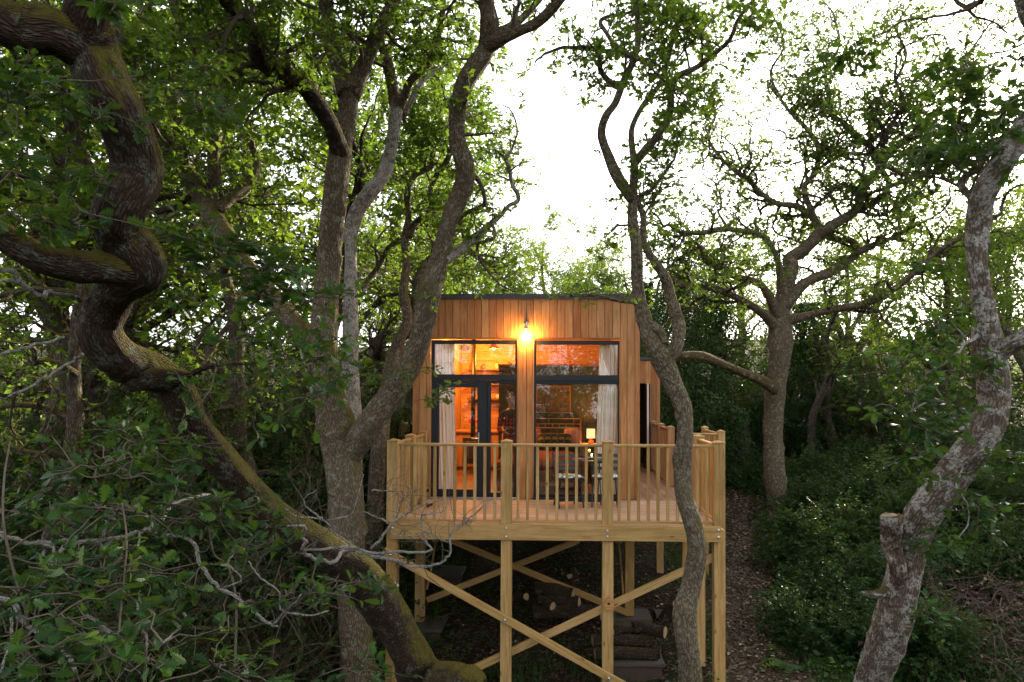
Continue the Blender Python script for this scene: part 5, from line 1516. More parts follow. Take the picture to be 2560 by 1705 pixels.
S.clusters([('z5', 740, 1080, 2.6, .13, 4), ('z5', 880, 1230, 2.45, .10, 3), ('z5', 960, 1130, 2.6, .16, 4), ('z5', 650, 1190, 2.7, .18, 4), ('z5', 330, 970, 2.8, .25, 7), ('z5', 260, 1260, 2.7, .25, 5), ('z5', 480, 1030, 2.9, .2, 5), ('z5', 1250, 1250, 3.0, .25, 7), ('z5', 1350, 1290, 3.1, .25, 6), ('z5', 1450, 1320, 3.2, .2, 5), ('z5', 980, 940, 3.3, .15, 3),
            ('z5', 580, 340, 3.4, .26, 8), ('z5', 700, 350, 3.4, .22, 6), ('z5', 790, 350, 3.4, .2, 5), ('z5', 400, 420, 3.4, .22, 6), ('z5', 560, 150, 3.5, .28, 8), ('z5', 780, 150, 3.6, .28, 7), ('z5', 680, 60, 3.6, .28, 7), ('z5', 900, 380, 3.6, .22, 5), ('z5', 960, 420, 3.7, .2, 4), ('z5', 1010, 310, 3.8, .22, 5),
            ('z5', 1150, 270, 3.9, .25, 8), ('z5', 1250, 280, 3.9, .22, 7), ('z5', 1130, 350, 3.9, .2, 5), ('z5', 1300, 380, 4.0, .2, 5), ('z5', 1180, 400, 4.0, .2, 5), ('z5', 1440, 330, 4.2, .18, 4), ('z5', 1500, 270, 4.4, .18, 5), ('z5', 1560, 420, 4.4, .18, 5), ('z5', 1620, 430, 4.5, .16, 4), ('z5', 1380, 550, 4.1, .2, 6), ('z5', 1460, 540, 4.2, .18, 5), ('z5', 1570, 540, 4.3, .2, 6), ('z5', 1620, 330, 4.4, .12, 3),
            ('z5', 640, 690, 3.2, .3, 9), ('z5', 760, 700, 3.2, .22, 5), ('z5', 590, 640, 3.3, .2, 5), ('z5', 700, 560, 3.4, .16, 4), ('z5', 540, 780, 3.1, .25, 6), ('z5', 620, 800, 3.1, .2, 5), ('z5', 340, 780, 3.1, .3, 6), ('z5', 460, 600, 3.3, .25, 6), ('z5', 420, 680, 3.2, .25, 6), ('z5', 130, 800, 3.0, .25, 6), ('z5', 40, 850, 3.0, .2, 4), ('z5', 860, 700, 3.3, .14, 3), ('z5', 900, 750, 3.3, .12, 3), ('z5', 970, 760, 3.4, .16, 4), ('z5', 1060, 800, 3.5, .14, 3),
            ('z5', 1480, 870, 3.7, .16, 4), ('z5', 1750, 770, 3.9, .08, 2), ('z5', 1690, 840, 3.8, .12, 3), ('z5', 1830, 830, 3.9, .2, 5), ('z5', 1900, 850, 4.0, .16, 4), ('z5', 1940, 890, 4.0, .1, 2), ('z5', 1980, 760, 4.6, .2, 5), ('z5', 2080, 770, 4.8, .18, 5), ('z5', 2260, 790, 5.2, .16, 3), ('z5', 2030, 1270, 4.4, .22, 5), ('z5', 2150, 1220, 4.5, .2, 5), ('z5', 2230, 1300, 4.6, .2, 5), ('z5', 1000, 960, 3.4, .2, 4), ('z5', 1020, 1010, 3.4, .1, 2), ('z5', 450, 1130, 2.8, .18, 4), ('z5', 330, 1150, 2.7, .2, 5), ('z5', 130, 1130, 2.9, .25, 5), ('z5', 60, 350, 3.6, .3, 7), ('z5', 200, 260, 3.7, .3, 7), ('z5', 330, 200, 3.7, .3, 8), ('z5', 440, 90, 3.7, .3, 8)])
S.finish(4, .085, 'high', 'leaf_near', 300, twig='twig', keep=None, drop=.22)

# ---- B: twin stemmed oak left of the door
B = Tree('oak_tree', 'tall twin stemmed oak standing just left of the deck with two bare trunks', base_of(890, 1700, 9.1), mat='bark_oak')
B.limb('trunk', [('F', 830, 1800, 92, 9.1), ('F', 822, 1620, 82, 9.1), ('F', 812, 1450, 74, 9.1), ('F', 803, 1250, 72, 9.1), ('F', 792, 1090, 82, 9.1), ('F', 778, 1000, 88, 9.1), ('F', 757, 900, 66, 9.1), ('F', 750, 790, 66, 9.15), ('F', 748, 680, 58, 9.2), ('F', 757, 560, 54, 9.2), ('F', 770, 450, 51, 9.2), ('F', 785, 340, 48, 9.2), ('F', 797, 250, 46, 9.2), ('F', 803, 195, 46, 9.2)], 11, sides=36, nsub=12)
P1, r1 = B.limb('limb', [('F', 803, 215, 60, 9.2), ('F', 778, 150, 46, 9.15), ('F', 757, 90, 42, 9.1), ('F', 750, 30, 38, 9.0), ('F', 752, -60, 34, 8.9), ('F', 770, -150, 28, 8.8)], 12, ws=.85); B.sprout(P1, r1, 5, .9, 2, .45)
P1, r1 = B.limb('limb', [('F', 803, 215, 60, 9.2), ('F', 835, 150, 40, 9.2), ('F', 870, 80, 38, 9.25), ('F', 900, 10, 36, 9.3), ('F', 915, -70, 32, 9.3)], 13, ws=.85); B.sprout(P1, r1, 7, .9, 2, .2)
P1, r1 = B.limb('trunk', [('F', 785, 1080, 70, 9.05), ('F', 825, 1010, 80, 9.0), ('F', 870, 950, 76, 8.95), ('F', 925, 870, 74, 8.9), ('F', 963, 785, 70, 8.85), ('F', 985, 700, 66, 8.8), ('F', 1008, 610, 60, 8.75), ('F', 1030, 510, 54, 8.7), ('F', 1068, 425, 58, 8.7), ('F', 1068, 375, 56, 8.65), ('F', 1052, 325, 54, 8.6), ('F', 1052, 250, 54, 8.6), ('F', 1072, 190, 56, 8.6), ('F', 1108, 130, 56, 8.6), ('F', 1128, 85, 52, 8.6)], 14, sides=34, nsub=12, ws=.73)
B.sprout(P1, r1, 4, .5, 1, .62, .85, kids=(4,))
P1, r1 = B.limb('limb', [('F', 1120, 105, 50, 8.6), ('F', 1122, 40, 42, 8.5), ('F', 1112, -30, 40, 8.4), ('F', 1110, -120, 34, 8.3)], 15, ws=.85); B.sprout(P1, r1, 3, .8, 2, .4)
P1, r1 = B.limb('limb', [('F', 1120, 105, 50, 8.6), ('F', 1190, 75, 30, 8.4), ('F', 1240, 45, 28, 8.3), ('F', 1290, -5, 26, 8.2), ('F', 1340, -80, 20, 8.1)], 16, ws=.85); B.sprout(P1, r1, 3, .6, 1, .2)
P1, r1 = B.limb('limb', [('F', 1125, 95, 40, 8.6), ('F', 1175, 60, 24, 8.7), ('F', 1220, 20, 20, 8.8), ('F', 1275, -40, 18, 8.9)], 17, ws=.85); B.sprout(P1, r1, 3, .6, 1, .3)
P1, r1 = B.limb('limb', [('z6', 920, 1460, 60, 8.75), ('z6', 1000, 1400, 58, 8.9), ('z6', 1090, 1330, 46, 9.1), ('z6', 1170, 1265, 36, 9.3), ('z6', 1235, 1205, 28, 9.5), ('z6', 1280, 1150, 24, 9.6), ('z6', 1330, 1130, 24, 9.7), ('z6', 1332, 1090, 24, 9.7), ('z6', 1300, 1030, 23, 9.7), ('z6', 1285, 950, 22, 9.7), ('z6', 1270, 890, 20, 9.7), ('z6', 1300, 830, 18, 9.7)], 18, M['bark_pale'], 12, .6); B.sprout(P1, r1, 9, .6, 1, .7, kids=(4,))
P1, r1 = B.limb('limb', [('z6', 1080, 1345, 24, 9.1), ('z6', 1180, 1260, 22, 9.2), ('z6', 1195, 1330, 18, 9.2), ('z6', 1110, 1370, 18, 9.2), ('z6', 1120, 1450, 18, 9.2), ('z6', 1180, 1540, 16, 9.2)], 181, None, 8, .6); B.sprout(P1, r1, 5, .4, 1, .2)
P1, r1 = B.limb('limb', [('z6', 1060, 960, 40, 8.7), ('z6', 1110, 1010, 26, 8.8), ('z6', 1140, 1080, 24, 8.9), ('z6', 1140, 1150, 24, 9.0), ('z6', 1060, 1180, 22, 9.1), ('z6', 1010, 1230, 20, 9.2), ('z6', 1020, 1300, 18, 9.3)], 182, None, 10, .6); B.sprout(P1, r1, 6, .45, 1, .2)
P1, r1 = B.limb('limb', [('F', 783, 370, 60, 9.2), ('F', 775, 330, 48, 9.0), ('F', 762, 285, 44, 8.8), ('F', 720, 225, 44, 8.5), ('F', 690, 188, 44, 8.3), ('F', 640, 165, 46, 8.1), ('F', 598, 135, 46, 7.9), ('F', 582, 80, 46, 7.7), ('F', 545, 35, 46, 7.5), ('F', 510, -20, 44, 7.3), ('F', 480, -100, 40, 7.1)], 19, M['bark_near'], ws=.85); B.sprout(P1, r1, 16, .9, 2, .35)
P1, r1 = B.limb('limb', [('F', 745, 830, 70, 9.2), ('F', 700, 770, 66, 9.3), ('F', 650, 710, 58, 9.5), ('F', 590, 640, 50, 9.8), ('F', 545, 580, 48, 10.0), ('F', 510, 525, 52, 10.2), ('F', 475, 470, 58, 10.3), ('F', 430, 400, 50, 10.3), ('F', 395, 340, 44, 10.3), ('F', 340, 270, 40, 10.2), ('F', 290, 180, 36, 10.1), ('F', 270, 60, 30, 10.0)], 20, ws=.76); B.sprout(P1, r1, 14, 1.0, 2, .5)
P1, r1 = B.limb('limb', [('z3', 1440, 1330, 90, 10.3), ('z3', 1465, 1180, 92, 10.4), ('z3', 1470, 1000, 86, 10.5), ('z3', 1480, 850, 80, 10.6), ('z3', 1450, 650, 66, 10.6), ('z3', 1430, 500, 60, 10.6), ('z3', 1370, 390, 66, 10.6), ('z3', 1280, 230, 66, 10.5), ('z3', 1200, 70, 66, 10.5), ('z3', 1170, -120, 60, 10.5)], 21, ws=.9); B.sprout(P1, r1, 15, 1.0, 2, .35)
P1, r1 = B.limb('limb', [('z3', 1500, 1440, 80, 10.2), ('z3', 1620, 1330, 76, 10.5), ('z3', 1730, 1200, 64, 10.8), ('z3', 1755, 1090, 56, 11.0), ('z3', 1715, 970, 46, 11.1), ('z3', 1690, 870, 40, 11.2), ('z3', 1660, 750, 34, 11.3), ('z3', 1750, 650, 34, 11.3), ('z3', 1880, 610, 32, 11.3), ('z3', 1990, 590, 28, 11.3)], 22, ws=.9); B.sprout(P1, r1, 14, .9, 2, .3)
B.clusters([('z1', 350, 100, 8.6, .3, 7), ('z1', 430, 690, 8.3, .34, 9), ('z1', 370, 760, 8.3, .28, 7), ('z1', 470, 740, 8.3, .22, 5), ('z1', 330, 560, 8.5, .25, 5), ('z1', 60, 600, 8.4, .35, 7), ('z1', 130, 570, 8.4, .3, 5), ('F', 800, 850, 8.7, .4, 8), ('F', 830, 790, 8.6, .4, 6), ('F', 870, 870, 8.6, .3, 5)])
for i_, (pts_, rd_) in enumerate((([(-2.95, -3.3, 7.2), (-3.4, -4.0, 8.2), (-3.8, -5.0, 8.8)], (.08, .07, .05)), ([(-1.3, -3.9, 7.4), (-1.6, -4.8, 8.3), (-2.2, -5.8, 8.8)], (.08, .07, .05)))):
    B.canopy(pts_, rd_, 12, 1.7, 720 + i_)  # unseen upper limbs of the twin oak, added to block light from above
B.canopy_leaves()
B.finish(6, .088, 'mid', 'leaf', 300, drop=.22)

# ---- C: pale barked oak right behind B
Cc = Tree('oak_tree', 'pale barked oak rising directly behind the left stem of the twin oak', base_of(880, 1500, 10.6), mat='bark_oak')
base = base_of(880, 1500, 10.6)
P1, r1 = Cc.limb('trunk', [('F', 815, 1560, 60, 10.6), ('F', 812, 1250, 55, 10.6), ('F', 808, 950, 52, 10.6), ('z6', 400, 1460, 85, 10.6), ('z6', 385, 1330, 85, 10.6), ('z6', 420, 1200, 95, 10.6), ('z6', 500, 1090, 100, 10.6), ('z6', 565, 1000, 100, 10.6), ('z6', 610, 870, 88, 10.6), ('z6', 640, 740, 82, 10.6), ('z6', 652, 610, 86, 10.6)], 31, M['bark_pale'], ws=.82)
P1, r1 = Cc.limb('limb', [('z6', 652, 630, 80, 10.6), ('z6', 628, 480, 72, 10.6), ('z6', 610, 380, 66, 10.6), ('z6', 585, 290, 62, 10.6), ('z6', 560, 220, 58, 10.5), ('z6', 590, 120, 56, 10.5), ('z6', 640, 30, 54, 10.5), ('z6', 690, -80, 48, 10.5)], 32, ws=.9); Cc.sprout(P1, r1, 8, .9, 2, .25)
P1, r1 = Cc.limb('limb', [('z6', 652, 630, 70, 10.6), ('z6', 700, 530, 56, 10.5), ('z6', 740, 450, 52, 10.4), ('z6', 800, 385, 50, 10.3), ('z6', 850, 310, 46, 10.2), ('z6', 880, 210, 44, 10.1), ('z6', 905, 90, 40, 10.0), ('z6', 915, -60, 36, 9.9)], 33, ws=.85); Cc.sprout(P1, r1, 8, .7, 2, .3)
P1, r1 = Cc.limb('limb', [('z6', 690, 640, 40, 10.7), ('z6', 740, 560, 34, 10.8), ('z6', 800, 450, 30, 10.9), ('z6', 870, 400, 24, 11.0), ('z6', 960, 340, 18, 11.1)], 34, M['bark_pale'], 12); Cc.sprout(P1, r1, 4, .6, 1, .4)
Cc.finish(6, .088, 'mid', 'leaf', 0, drop=.2)

# ---- D: slim crooked stems between the twin oak and the cabin
D = Tree('oak_tree', 'slim crooked two stemmed oak between the twin oak and the cabin corner', base_of(960, 1400, 11.6), mat='bark_oak')
P1, r1 = D.limb('trunk', [('F', 860, 1330, 60, 11.6), ('F', 868, 1100, 54, 11.6), ('F', 890, 880, 46, 11.6), ('F', 915, 790, 42, 11.6), ('F', 938, 735, 36, 11.6), ('F', 928, 670, 32, 11.6), ('z6', 705, 1480, 60, 11.6), ('z6', 700, 1340, 58, 11.6), ('z6', 722, 1210, 50, 11.6), ('z6', 710, 1090, 46, 11.6), ('z6', 750, 985, 44, 11.6), ('z6', 855, 925, 42, 11.6), ('z6', 810, 830, 38, 11.6), ('z6', 740, 740, 36, 11.6), ('z6', 692, 670, 30, 11.6), ('z6', 690, 560, 26, 11.6)], 41, sides=16, ws=.7); D.sprout(P1, r1, 12, .7, 2, .5)
P1, r1 = D.limb('limb', [('z6', 720, 1330, 50, 11.6), ('z6', 770, 1240, 46, 11.7), ('z6', 855, 1185, 44, 11.8), ('z6', 840, 1080, 42, 11.8), ('z6', 880, 980, 40, 11.8), ('z6', 940, 880, 40, 11.8), ('z6', 970, 760, 30, 11.8), ('z6', 960, 640, 24, 11.8)], 42, sides=14, ws=.8); D.sprout(P1, r1, 10, .7, 2, .2)
P1, r1 = D.limb('limb', [('F', 950, 780, 36, 11.7), ('F', 965, 640, 34, 11.8), ('F', 1000, 590, 30, 12.0), ('F', 1060, 570, 24, 12.2), ('F', 1100, 590, 18, 12.4)], 43, sides=12, ws=.75); D.sprout(P1, r1, 8, .6, 2, .2)
D.finish(6, .09, 'mid', 'leaf', 0)

# ---- E: oak in front of the right deck corner
E = Tree('oak_tree', 'lichen speckled oak growing up in front of the right deck corner', base_of(1725, 1700, 8.9), mat='bark_deck', crook=.38)
E.limb('trunk', [('F', 1600, 1780, 74, 8.9), ('F', 1588, 1620, 66, 8.9), ('F', 1582, 1500, 62, 8.9), ('F', 1574, 1410, 62, 8.9), ('F', 1592, 1340, 50, 8.9), ('F', 1602, 1270, 50, 8.9), ('F', 1590, 1200, 50, 8.9), ('F', 1572, 1130, 48, 8.9), ('F', 1570, 1060, 48, 8.9), ('F', 1574, 1000, 44, 8.9), ('F', 1568, 930, 46, 8.9), ('F', 1545, 875, 54, 8.9), ('F', 1520, 825, 56, 8.9), ('F', 1496, 780, 44, 8.9), ('F', 1478, 720, 38, 8.9), ('F', 1466, 650, 33, 8.9), ('F', 1462, 570, 31, 8.9), ('z7', 180, 1200, 66, 8.9), ('z7', 188, 1000, 56, 8.9), ('z7', 192, 880, 52, 8.9)], 51, sides=30, nsub=10, ws=.84)
P1, r1 = E.limb('limb', [('z7', 192, 900, 50, 8.9), ('z7', 250, 835, 48, 8.85), ('z7', 330, 740, 44, 8.8), ('z7', 388, 620, 40, 8.7), ('z7', 396, 500, 38, 8.6), ('z7', 430, 430, 36, 8.5), ('z7', 540, 370, 30, 8.4), ('z7', 650, 285, 28, 8.3), ('z7', 720, 220, 26, 8.2), ('z7', 760, 120, 22, 8.1), ('z7', 830, 20, 18, 8.0)], 52, sides=14); E.sprout(P1, r1, 9, .7, 2, .25)
P1, r1 = E.limb('limb', [('z7', 190, 900, 40, 8.9), ('z7', 175, 800, 34, 9.0), ('z7', 180, 700, 30, 9.1), ('z7', 240, 580, 30, 9.2), ('z7', 325, 480, 30, 9.3), ('z7', 370, 350, 29, 9.3), ('z7', 410, 190, 28, 9.3), ('z7', 440, 80, 26, 9.3), ('z7', 455, -60, 24, 9.3)], 53, sides=14); E.sprout(P1, r1, 8, .7, 2, .35)
P1, r1 = E.limb('limb', [('z7', 175, 1110, 60, 8.9), ('z7', 95, 980, 60, 8.9), ('z7', 45, 860, 54, 8.9), ('z7', 8, 745, 48, 8.9), ('z7', 30, 650, 44, 8.9), ('z7', 85, 570, 42, 8.9), ('z7', 130, 450, 40, 8.9), ('z7', 190, 330, 38, 8.9), ('z7', 215, 200, 36, 8.9), ('z7', 210, 80, 34, 8.9), ('z7', 195, -60, 30, 8.9)], 54, sides=16); E.sprout(P1, r1, 6, .6, 2, .5)
P1, r1 = E.limb('limb', [('z7', 130, 470, 36, 8.9), ('z7', 60, 455, 34, 9.0), ('z7', 5, 390, 32, 9.0), ('z6', 1790, 340, 30, 9.0)], 55, sides=12); E.sprout(P1, r1, 2, .5, 1, .5)
P1, r1 = E.limb('limb', [('z7', 195, 320, 30, 8.9), ('z7', 110, 290, 26, 9.0), ('z7', 40, 190, 24, 9.0), ('z7', 0, 130, 24, 9.1), ('z7', 40, 90, 20, 9.1), ('z7', 150, 75, 16, 9.1)], 56, sides=10); E.sprout(P1, r1, 4, .5, 1, .3)
P1, r1 = E.limb('limb', [('z7', 60, 280, 22, 9.0), ('z6', 1800, 280, 22, 9.1), ('z6', 1680, 275, 22, 9.2), ('z6', 1580, 265, 18, 9.3), ('z6', 1480, 300, 14, 9.4)], 57, sides=10); E.sprout(P1, r1, 5, .45, 1, .3)
P1, r1 = E.limb('limb', [('F', 1525, 835, 50, 8.9), ('F', 1553, 800, 40, 8.9), ('F', 1560, 750, 36, 9.0), ('F', 1547, 700, 32, 9.0), ('F', 1530, 640, 30, 9.1), ('z7', 250, 1370, 46, 9.1), ('z7', 240, 1200, 40, 9.1), ('z7', 215, 1100, 34, 9.1), ('z7', 290, 1050, 26, 9.1), ('z7', 380, 930, 20, 9.1)], 58, sides=16, ws=.82); E.sprout(P1, r1, 5, .7, 2, .6)
E.limb('broken_stub', [('F', 1488, 745, 30, 8.9), ('F', 1505, 752, 22, 8.85), ('F', 1520, 765, 20, 8.8), ('F', 1530, 790, 14, 8.8)], 59, sides=12, cap=True)
P1, r1 = E.limb('limb', [('F', 1470, 690, 24, 8.9), ('F', 1420, 690, 10, 8.7), ('F', 1370, 680, 8, 8.5), ('F', 1310, 680, 6, 8.4)], 591, sides=7); E.clusters([('F', 1290, 680, 8.3, .35, 9), ('F', 1345, 670, 8.4, .3, 7), ('F', 1400, 560, 8.8, .4, 8), ('F', 1430, 600, 8.8, .4, 8), ('F', 1450, 530, 8.8, .4, 7), ('F', 1500, 560, 8.6, .4, 7), ('F', 1600, 640, 8.8, .4, 6), ('F', 1420, 680, 8.6, .25, 4)])
E.finish(6, .09, 'mid', 'leaf', 300, drop=.3)

# ---- G: spreading oak on the right behind the walkway
G = Tree('oak_tree', 'broad spreading oak in the middle distance on the right beside the path', base_of(1947, 1330, 17.6), mat='bark_oak')
G.limb('trunk', [('F', 1792, 1235, 66, 17.6), ('F', 1786, 1170, 54, 17.6), ('F', 1780, 1080, 50, 17.6), ('F', 1778, 980, 50, 17.6), ('F', 1785, 890, 54, 17.6), ('F', 1792, 800, 54, 17.6), ('F', 1795, 745, 56, 17.6), ('F', 1803, 680, 40, 17.6), ('F', 1818, 615, 38, 17.6), ('z7', 1050, 1440, 86, 17.6), ('z7', 1140, 1380, 78, 17.5), ('z7', 1225, 1285, 72, 17.5)], 71, sides=26, ws=.88)
GL = [
 ([('F', 1795, 760, 40, 17.6), ('F', 1745, 715, 26, 17.3), ('F', 1690, 682, 24, 17.0), ('F', 1640, 662, 23, 16.7), ('F', 1580, 658, 20, 16.4), ('F', 1540, 640, 18, 16.2), ('F', 1500, 590, 14, 16.0)], 10, 1.3),
 ([('z7', 1215, 1300, 60, 17.5), ('z7', 1300, 1245, 62, 17.3), ('z7', 1400, 1185, 56, 17.2), ('z7', 1445, 1120, 50, 17.1), ('z7', 1435, 1085, 46, 17.0), ('z7', 1500, 1000, 46, 17.0), ('z7', 1555, 935, 46, 17.0), ('z7', 1580, 885, 40, 17.0), ('z7', 1640, 820, 34, 17.0), ('z7', 1720, 750, 30, 17.0), ('z7', 1800, 690, 26, 17.0), ('z7', 1880, 610, 20, 17.0)], 16, 1.6),
 ([('z7', 1225, 1290, 50, 17.5), ('z7', 1180, 1205, 44, 17.8), ('z7', 1090, 1145, 38, 18.0), ('z7', 980, 1130, 32, 18.2), ('z7', 890, 1070, 32, 18.4), ('z7', 830, 1000, 30, 18.5), ('z7', 740, 940, 26, 18.6), ('z7', 670, 880, 22, 18.7)], 14, 1.5),
 ([('F', 1800, 740, 40, 17.6), ('F', 1860, 725, 26, 17.4), ('F', 1930, 708, 28, 17.2), ('F', 1990, 698, 28, 17.0), ('F', 2060, 662, 26, 16.6), ('F', 2110, 620, 23, 16.2), ('F', 2160, 575, 20, 15.8), ('F', 2220, 540, 18, 15.4), ('F', 2290, 500, 14, 15.0)], 9, 1.2),
 ([('F', 1802, 705, 40, 17.6), ('z7', 1140, 1570, 60, 17.6), ('z7', 1280, 1510, 60, 17.9), ('z7', 1370, 1450, 54, 18.1), ('z7', 1430, 1400, 50, 18.2), ('z7', 1390, 1340, 40, 18.3), ('z7', 1300, 1330, 34, 18.4), ('z7', 1275, 1290, 30, 18.5)], 5, 1.0),
 ([('z7', 1430, 1405, 44, 18.2), ('z7', 1500, 1365, 36, 18.3), ('z7', 1600, 1330, 26, 18.4), ('z7', 1720, 1270, 20, 18.5), ('z7', 1840, 1210, 16, 18.6)], 8, 1.1),
 ([('z7', 1560, 940, 40, 17.0), ('z7', 1600, 1020, 34, 17.2), ('z7', 1560, 1100, 34, 17.3), ('z7', 1460, 1160, 30, 17.4)], 3, 1.0),
 ([('z7', 1600, 1040, 30, 17.2), ('z7', 1700, 1000, 26, 17.4), ('z7', 1820, 960, 22, 17.6), ('z7', 1920, 930, 16, 17.8)], 7, 1.2),
 ([('z7', 1560, 930, 36, 17.0), ('z7', 1540, 840, 34, 17.2), ('z7', 1430, 770, 30, 17.4), ('z7', 1370, 700, 28, 17.6), ('z7', 1300, 640, 24, 17.8), ('z7', 1280, 560, 20, 18.0)], 12, 1.5),
 ([('z7', 1580, 880, 34, 17.0), ('z7', 1570, 760, 30, 16.8), ('z7', 1640, 660, 26, 16.6), ('z7', 1680, 560, 22, 16.4), ('z7', 1640, 440, 18, 16.2)], 10, 1.5),
 ([('z7', 1222, 1295, 44, 17.5), ('z7', 1190, 1200, 38, 17.5), ('z7', 1130, 1050, 34, 17.6), ('z7', 1190, 960, 32, 17.7), ('z7', 1220, 830, 30, 17.8), ('z7', 1150, 720, 26, 17.9), ('z7', 1060, 630, 22, 18.0), ('z7', 1000, 540, 18, 18.1)], 14, 1.5),
 ([('F', 1798, 740, 44, 17.6), ('z7', 900, 1585, 46, 17.2), ('z7', 760, 1540, 48, 16.9), ('z7', 680, 1490, 46, 16.7), ('z7', 600, 1450, 46, 16.5), ('z7', 570, 1390, 40, 16.4), ('z7', 545, 1360, 26, 16.4)], 3, .8),
 ([('F', 1804, 690, 36, 17.6), ('z7', 985, 1450, 36, 17.4), ('z7', 900, 1310, 34, 17.2), ('z7', 700, 1270, 34, 16.9), ('z7', 560, 1295, 32, 16.7), ('z7', 440, 1290, 24, 16.5)], 9, 1.2),
]
GW = {0: .72, 3: .6, 11: .8}
GL += [([('z7', 1280, 570, 20, 18.0), ('z7', 1250, 400, 18, 18.1), ('z7', 1330, 250, 16, 18.2), ('z7', 1300, 90, 12, 18.3)], 9, 1.3), ([('z7', 1640, 450, 18, 16.2), ('z7', 1700, 300, 16, 16.1), ('z7', 1650, 150, 13, 16.0), ('z7', 1720, 20, 10, 16.0)], 9, 1.3),
       ([('z7', 1870, 620, 20, 17.0), ('z7', 2000, 470, 18, 17.2), ('z7', 2050, 300, 15, 17.4), ('z7', 2150, 150, 11, 17.6)], 10, 1.4), ([('z7', 1000, 550, 18, 18.1), ('z7', 950, 400, 16, 18.2), ('z7', 1020, 250, 13, 18.3), ('z7', 960, 80, 10, 18.4)], 9, 1.3),
       ([('z7', 680, 890, 22, 18.7), ('z7', 600, 760, 18, 18.8), ('z7', 640, 620, 15, 18.9), ('z7', 560, 480, 11, 19.0)], 8, 1.2), ([('z7', 1900, 940, 18, 17.8), ('z7', 2050, 860, 16, 18.0), ('z7', 2180, 800, 12, 18.2)], 7, 1.1)]
G.crook = .48
for i_, (pts, n, L) in enumerate(GL):
    P1, r1 = G.limb('limb', pts, 72 + i_, None, 14, ws=GW.get(i_, .9)); G.sprout(P1, r1, int(n * 1.3), L * 1.1, 2, .18, kids=(5, 5, 4), rscale=.6)
G.limb('broken_stub', [('F', 1792, 900, 40, 17.7), ('F', 1770, 886, 36, 17.2), ('F', 1745, 872, 30, 16.8), ('F', 1700, 853, 27, 16.0), ('F', 1650, 832, 26, 15.2), ('F', 1610, 818, 26, 14.6), ('F', 1575, 816, 24, 14.2), ('F', 1564, 818, 18, 14.1)], 90, bark_mat('bark_moss', (.06, .042, .026), (.15, .105, .06), .1, .60, mosscol=(.10, .070, .028)), 16, cap=True, ws=.72)
G.finish(6, .10, 'low', 'leaf', 0, drop=.52, twig='bark_far')

# ---- H: leaning oak at the far right, close to the camera
H = Tree('oak_tree', 'leaning pale lichen covered oak at the right edge with a sawn off stub', base_of(2150, 1700, 7.6), mat='bark_pale')
M['bark_h'] = bark_mat('bark_h', (.045, .034, .024), (.17, .138, .108), .36, .44, (.38, .37, .34), mosscol=(.095, .066, .022), lsc=9.0)
H.mat = M['bark_h']
H.limb('trunk', [('F', 1975, 1700, 120, 7.7), ('F', 2010, 1560, 104, 7.5), ('F', 2040, 1450, 98, 7.3), ('F', 2075, 1310, 96, 7.1), ('F', 2125, 1190, 98, 6.9), ('F', 2200, 1080, 98, 6.8), ('F', 2262, 990, 96, 6.7), ('F', 2290, 890, 92, 6.6), ('F', 2278, 800, 86, 6.5), ('F', 2258, 710, 62, 6.5), ('F', 2246, 610, 56, 6.5), ('F', 2254, 520, 64, 6.5), ('F', 2264, 445, 66, 6.45), ('F', 2296, 380, 66, 6.4), ('F', 2345, 310, 64, 6.3), ('F', 2400, 225, 60, 6.2), ('F', 2400, 120, 50, 6.1), ('F', 2360, 40, 42, 6.0), ('F', 2345, -60, 38, 5.9)], 101, sides=36, nsub=12, ws=.76)
H.limb('limb', [('F', 2280, 830, 60, 6.5), ('F', 2325, 790, 50, 6.4), ('F', 2370, 765, 48, 6.3), ('F', 2440, 730, 44, 6.2)], 102, ws=.8)
H.limb('sawn_stub', [('z8', 915, 1200, 40, 7.0), ('z8', 905, 1130, 66, 6.92), ('z8', 896, 1060, 74, 6.86), ('z8', 886, 985, 76, 6.82), ('z8', 878, 918, 80, 6.8)], 103, bark_mat('bark_stub', (.050, .034, .024), (.17, .12, .088), .3, .35, (.36, .35, .31)), 22, 2.2, ws=.85)
c_ = np.array(pd(*q('z8', 878, 918), 6.8))
part('cut_end', lathe([(0, .012), (.05, .010), (.080, .0)], 16, plain('sawn_wood', (.21, .15, .11), .9, .1, scale=45, var=.5), 'cut_end'), H.root, T(c_ + np.array([0, 0, .002])) @ Matrix.Rotation(R(-8), 4, 'Y'))
H.limb('broken_stub', [('z8', 870, 1210, 40, 7.1), ('z8', 820, 1225, 30, 7.0), ('z8', 770, 1222, 14, 6.95)], 104, sides=10, cap=True)
for i_, pts in enumerate(([('z8', 1230, 220, 22, 6.4), ('z8', 1180, 240, 18, 6.0), ('z8', 1140, 290, 18, 5.8), ('z8', 1060, 340, 16, 5.6), ('z8', 1010, 400, 14, 5.5), ('z8', 960, 520, 10, 5.4)],
                          [('z8', 1180, 240, 12, 6.0), ('z8', 1130, 180, 10, 5.8), ('z8', 1040, 200, 8, 5.7)], [('z8', 1100, 480, 12, 5.6), ('z8', 1040, 470, 10, 5.5), ('z8', 950, 520, 9, 5.4)],
                          [('z8', 1190, 560, 12, 6.0), ('z8', 1120, 600, 10, 5.9), ('z8', 1110, 500, 9, 5.8), ('z8', 1060, 420, 8, 5.7)],
                          [('z8', 1170, 730, 9, 6.6), ('z8', 1140, 800, 9, 6.4), ('z8', 1180, 870, 9, 6.3), ('z8', 1190, 940, 8, 6.2), ('z8', 1150, 1005, 6, 6.1)])):
    P1, r1 = H.limb('dead_branch', pts, 110 + i_, PALE, 8, .8, 4, 0, ws=.7, jag=.5)
    hh = len(H.segs); H.sprout(P1, r1, 5, .2, 0, .2, kids=(2,), tip=False)
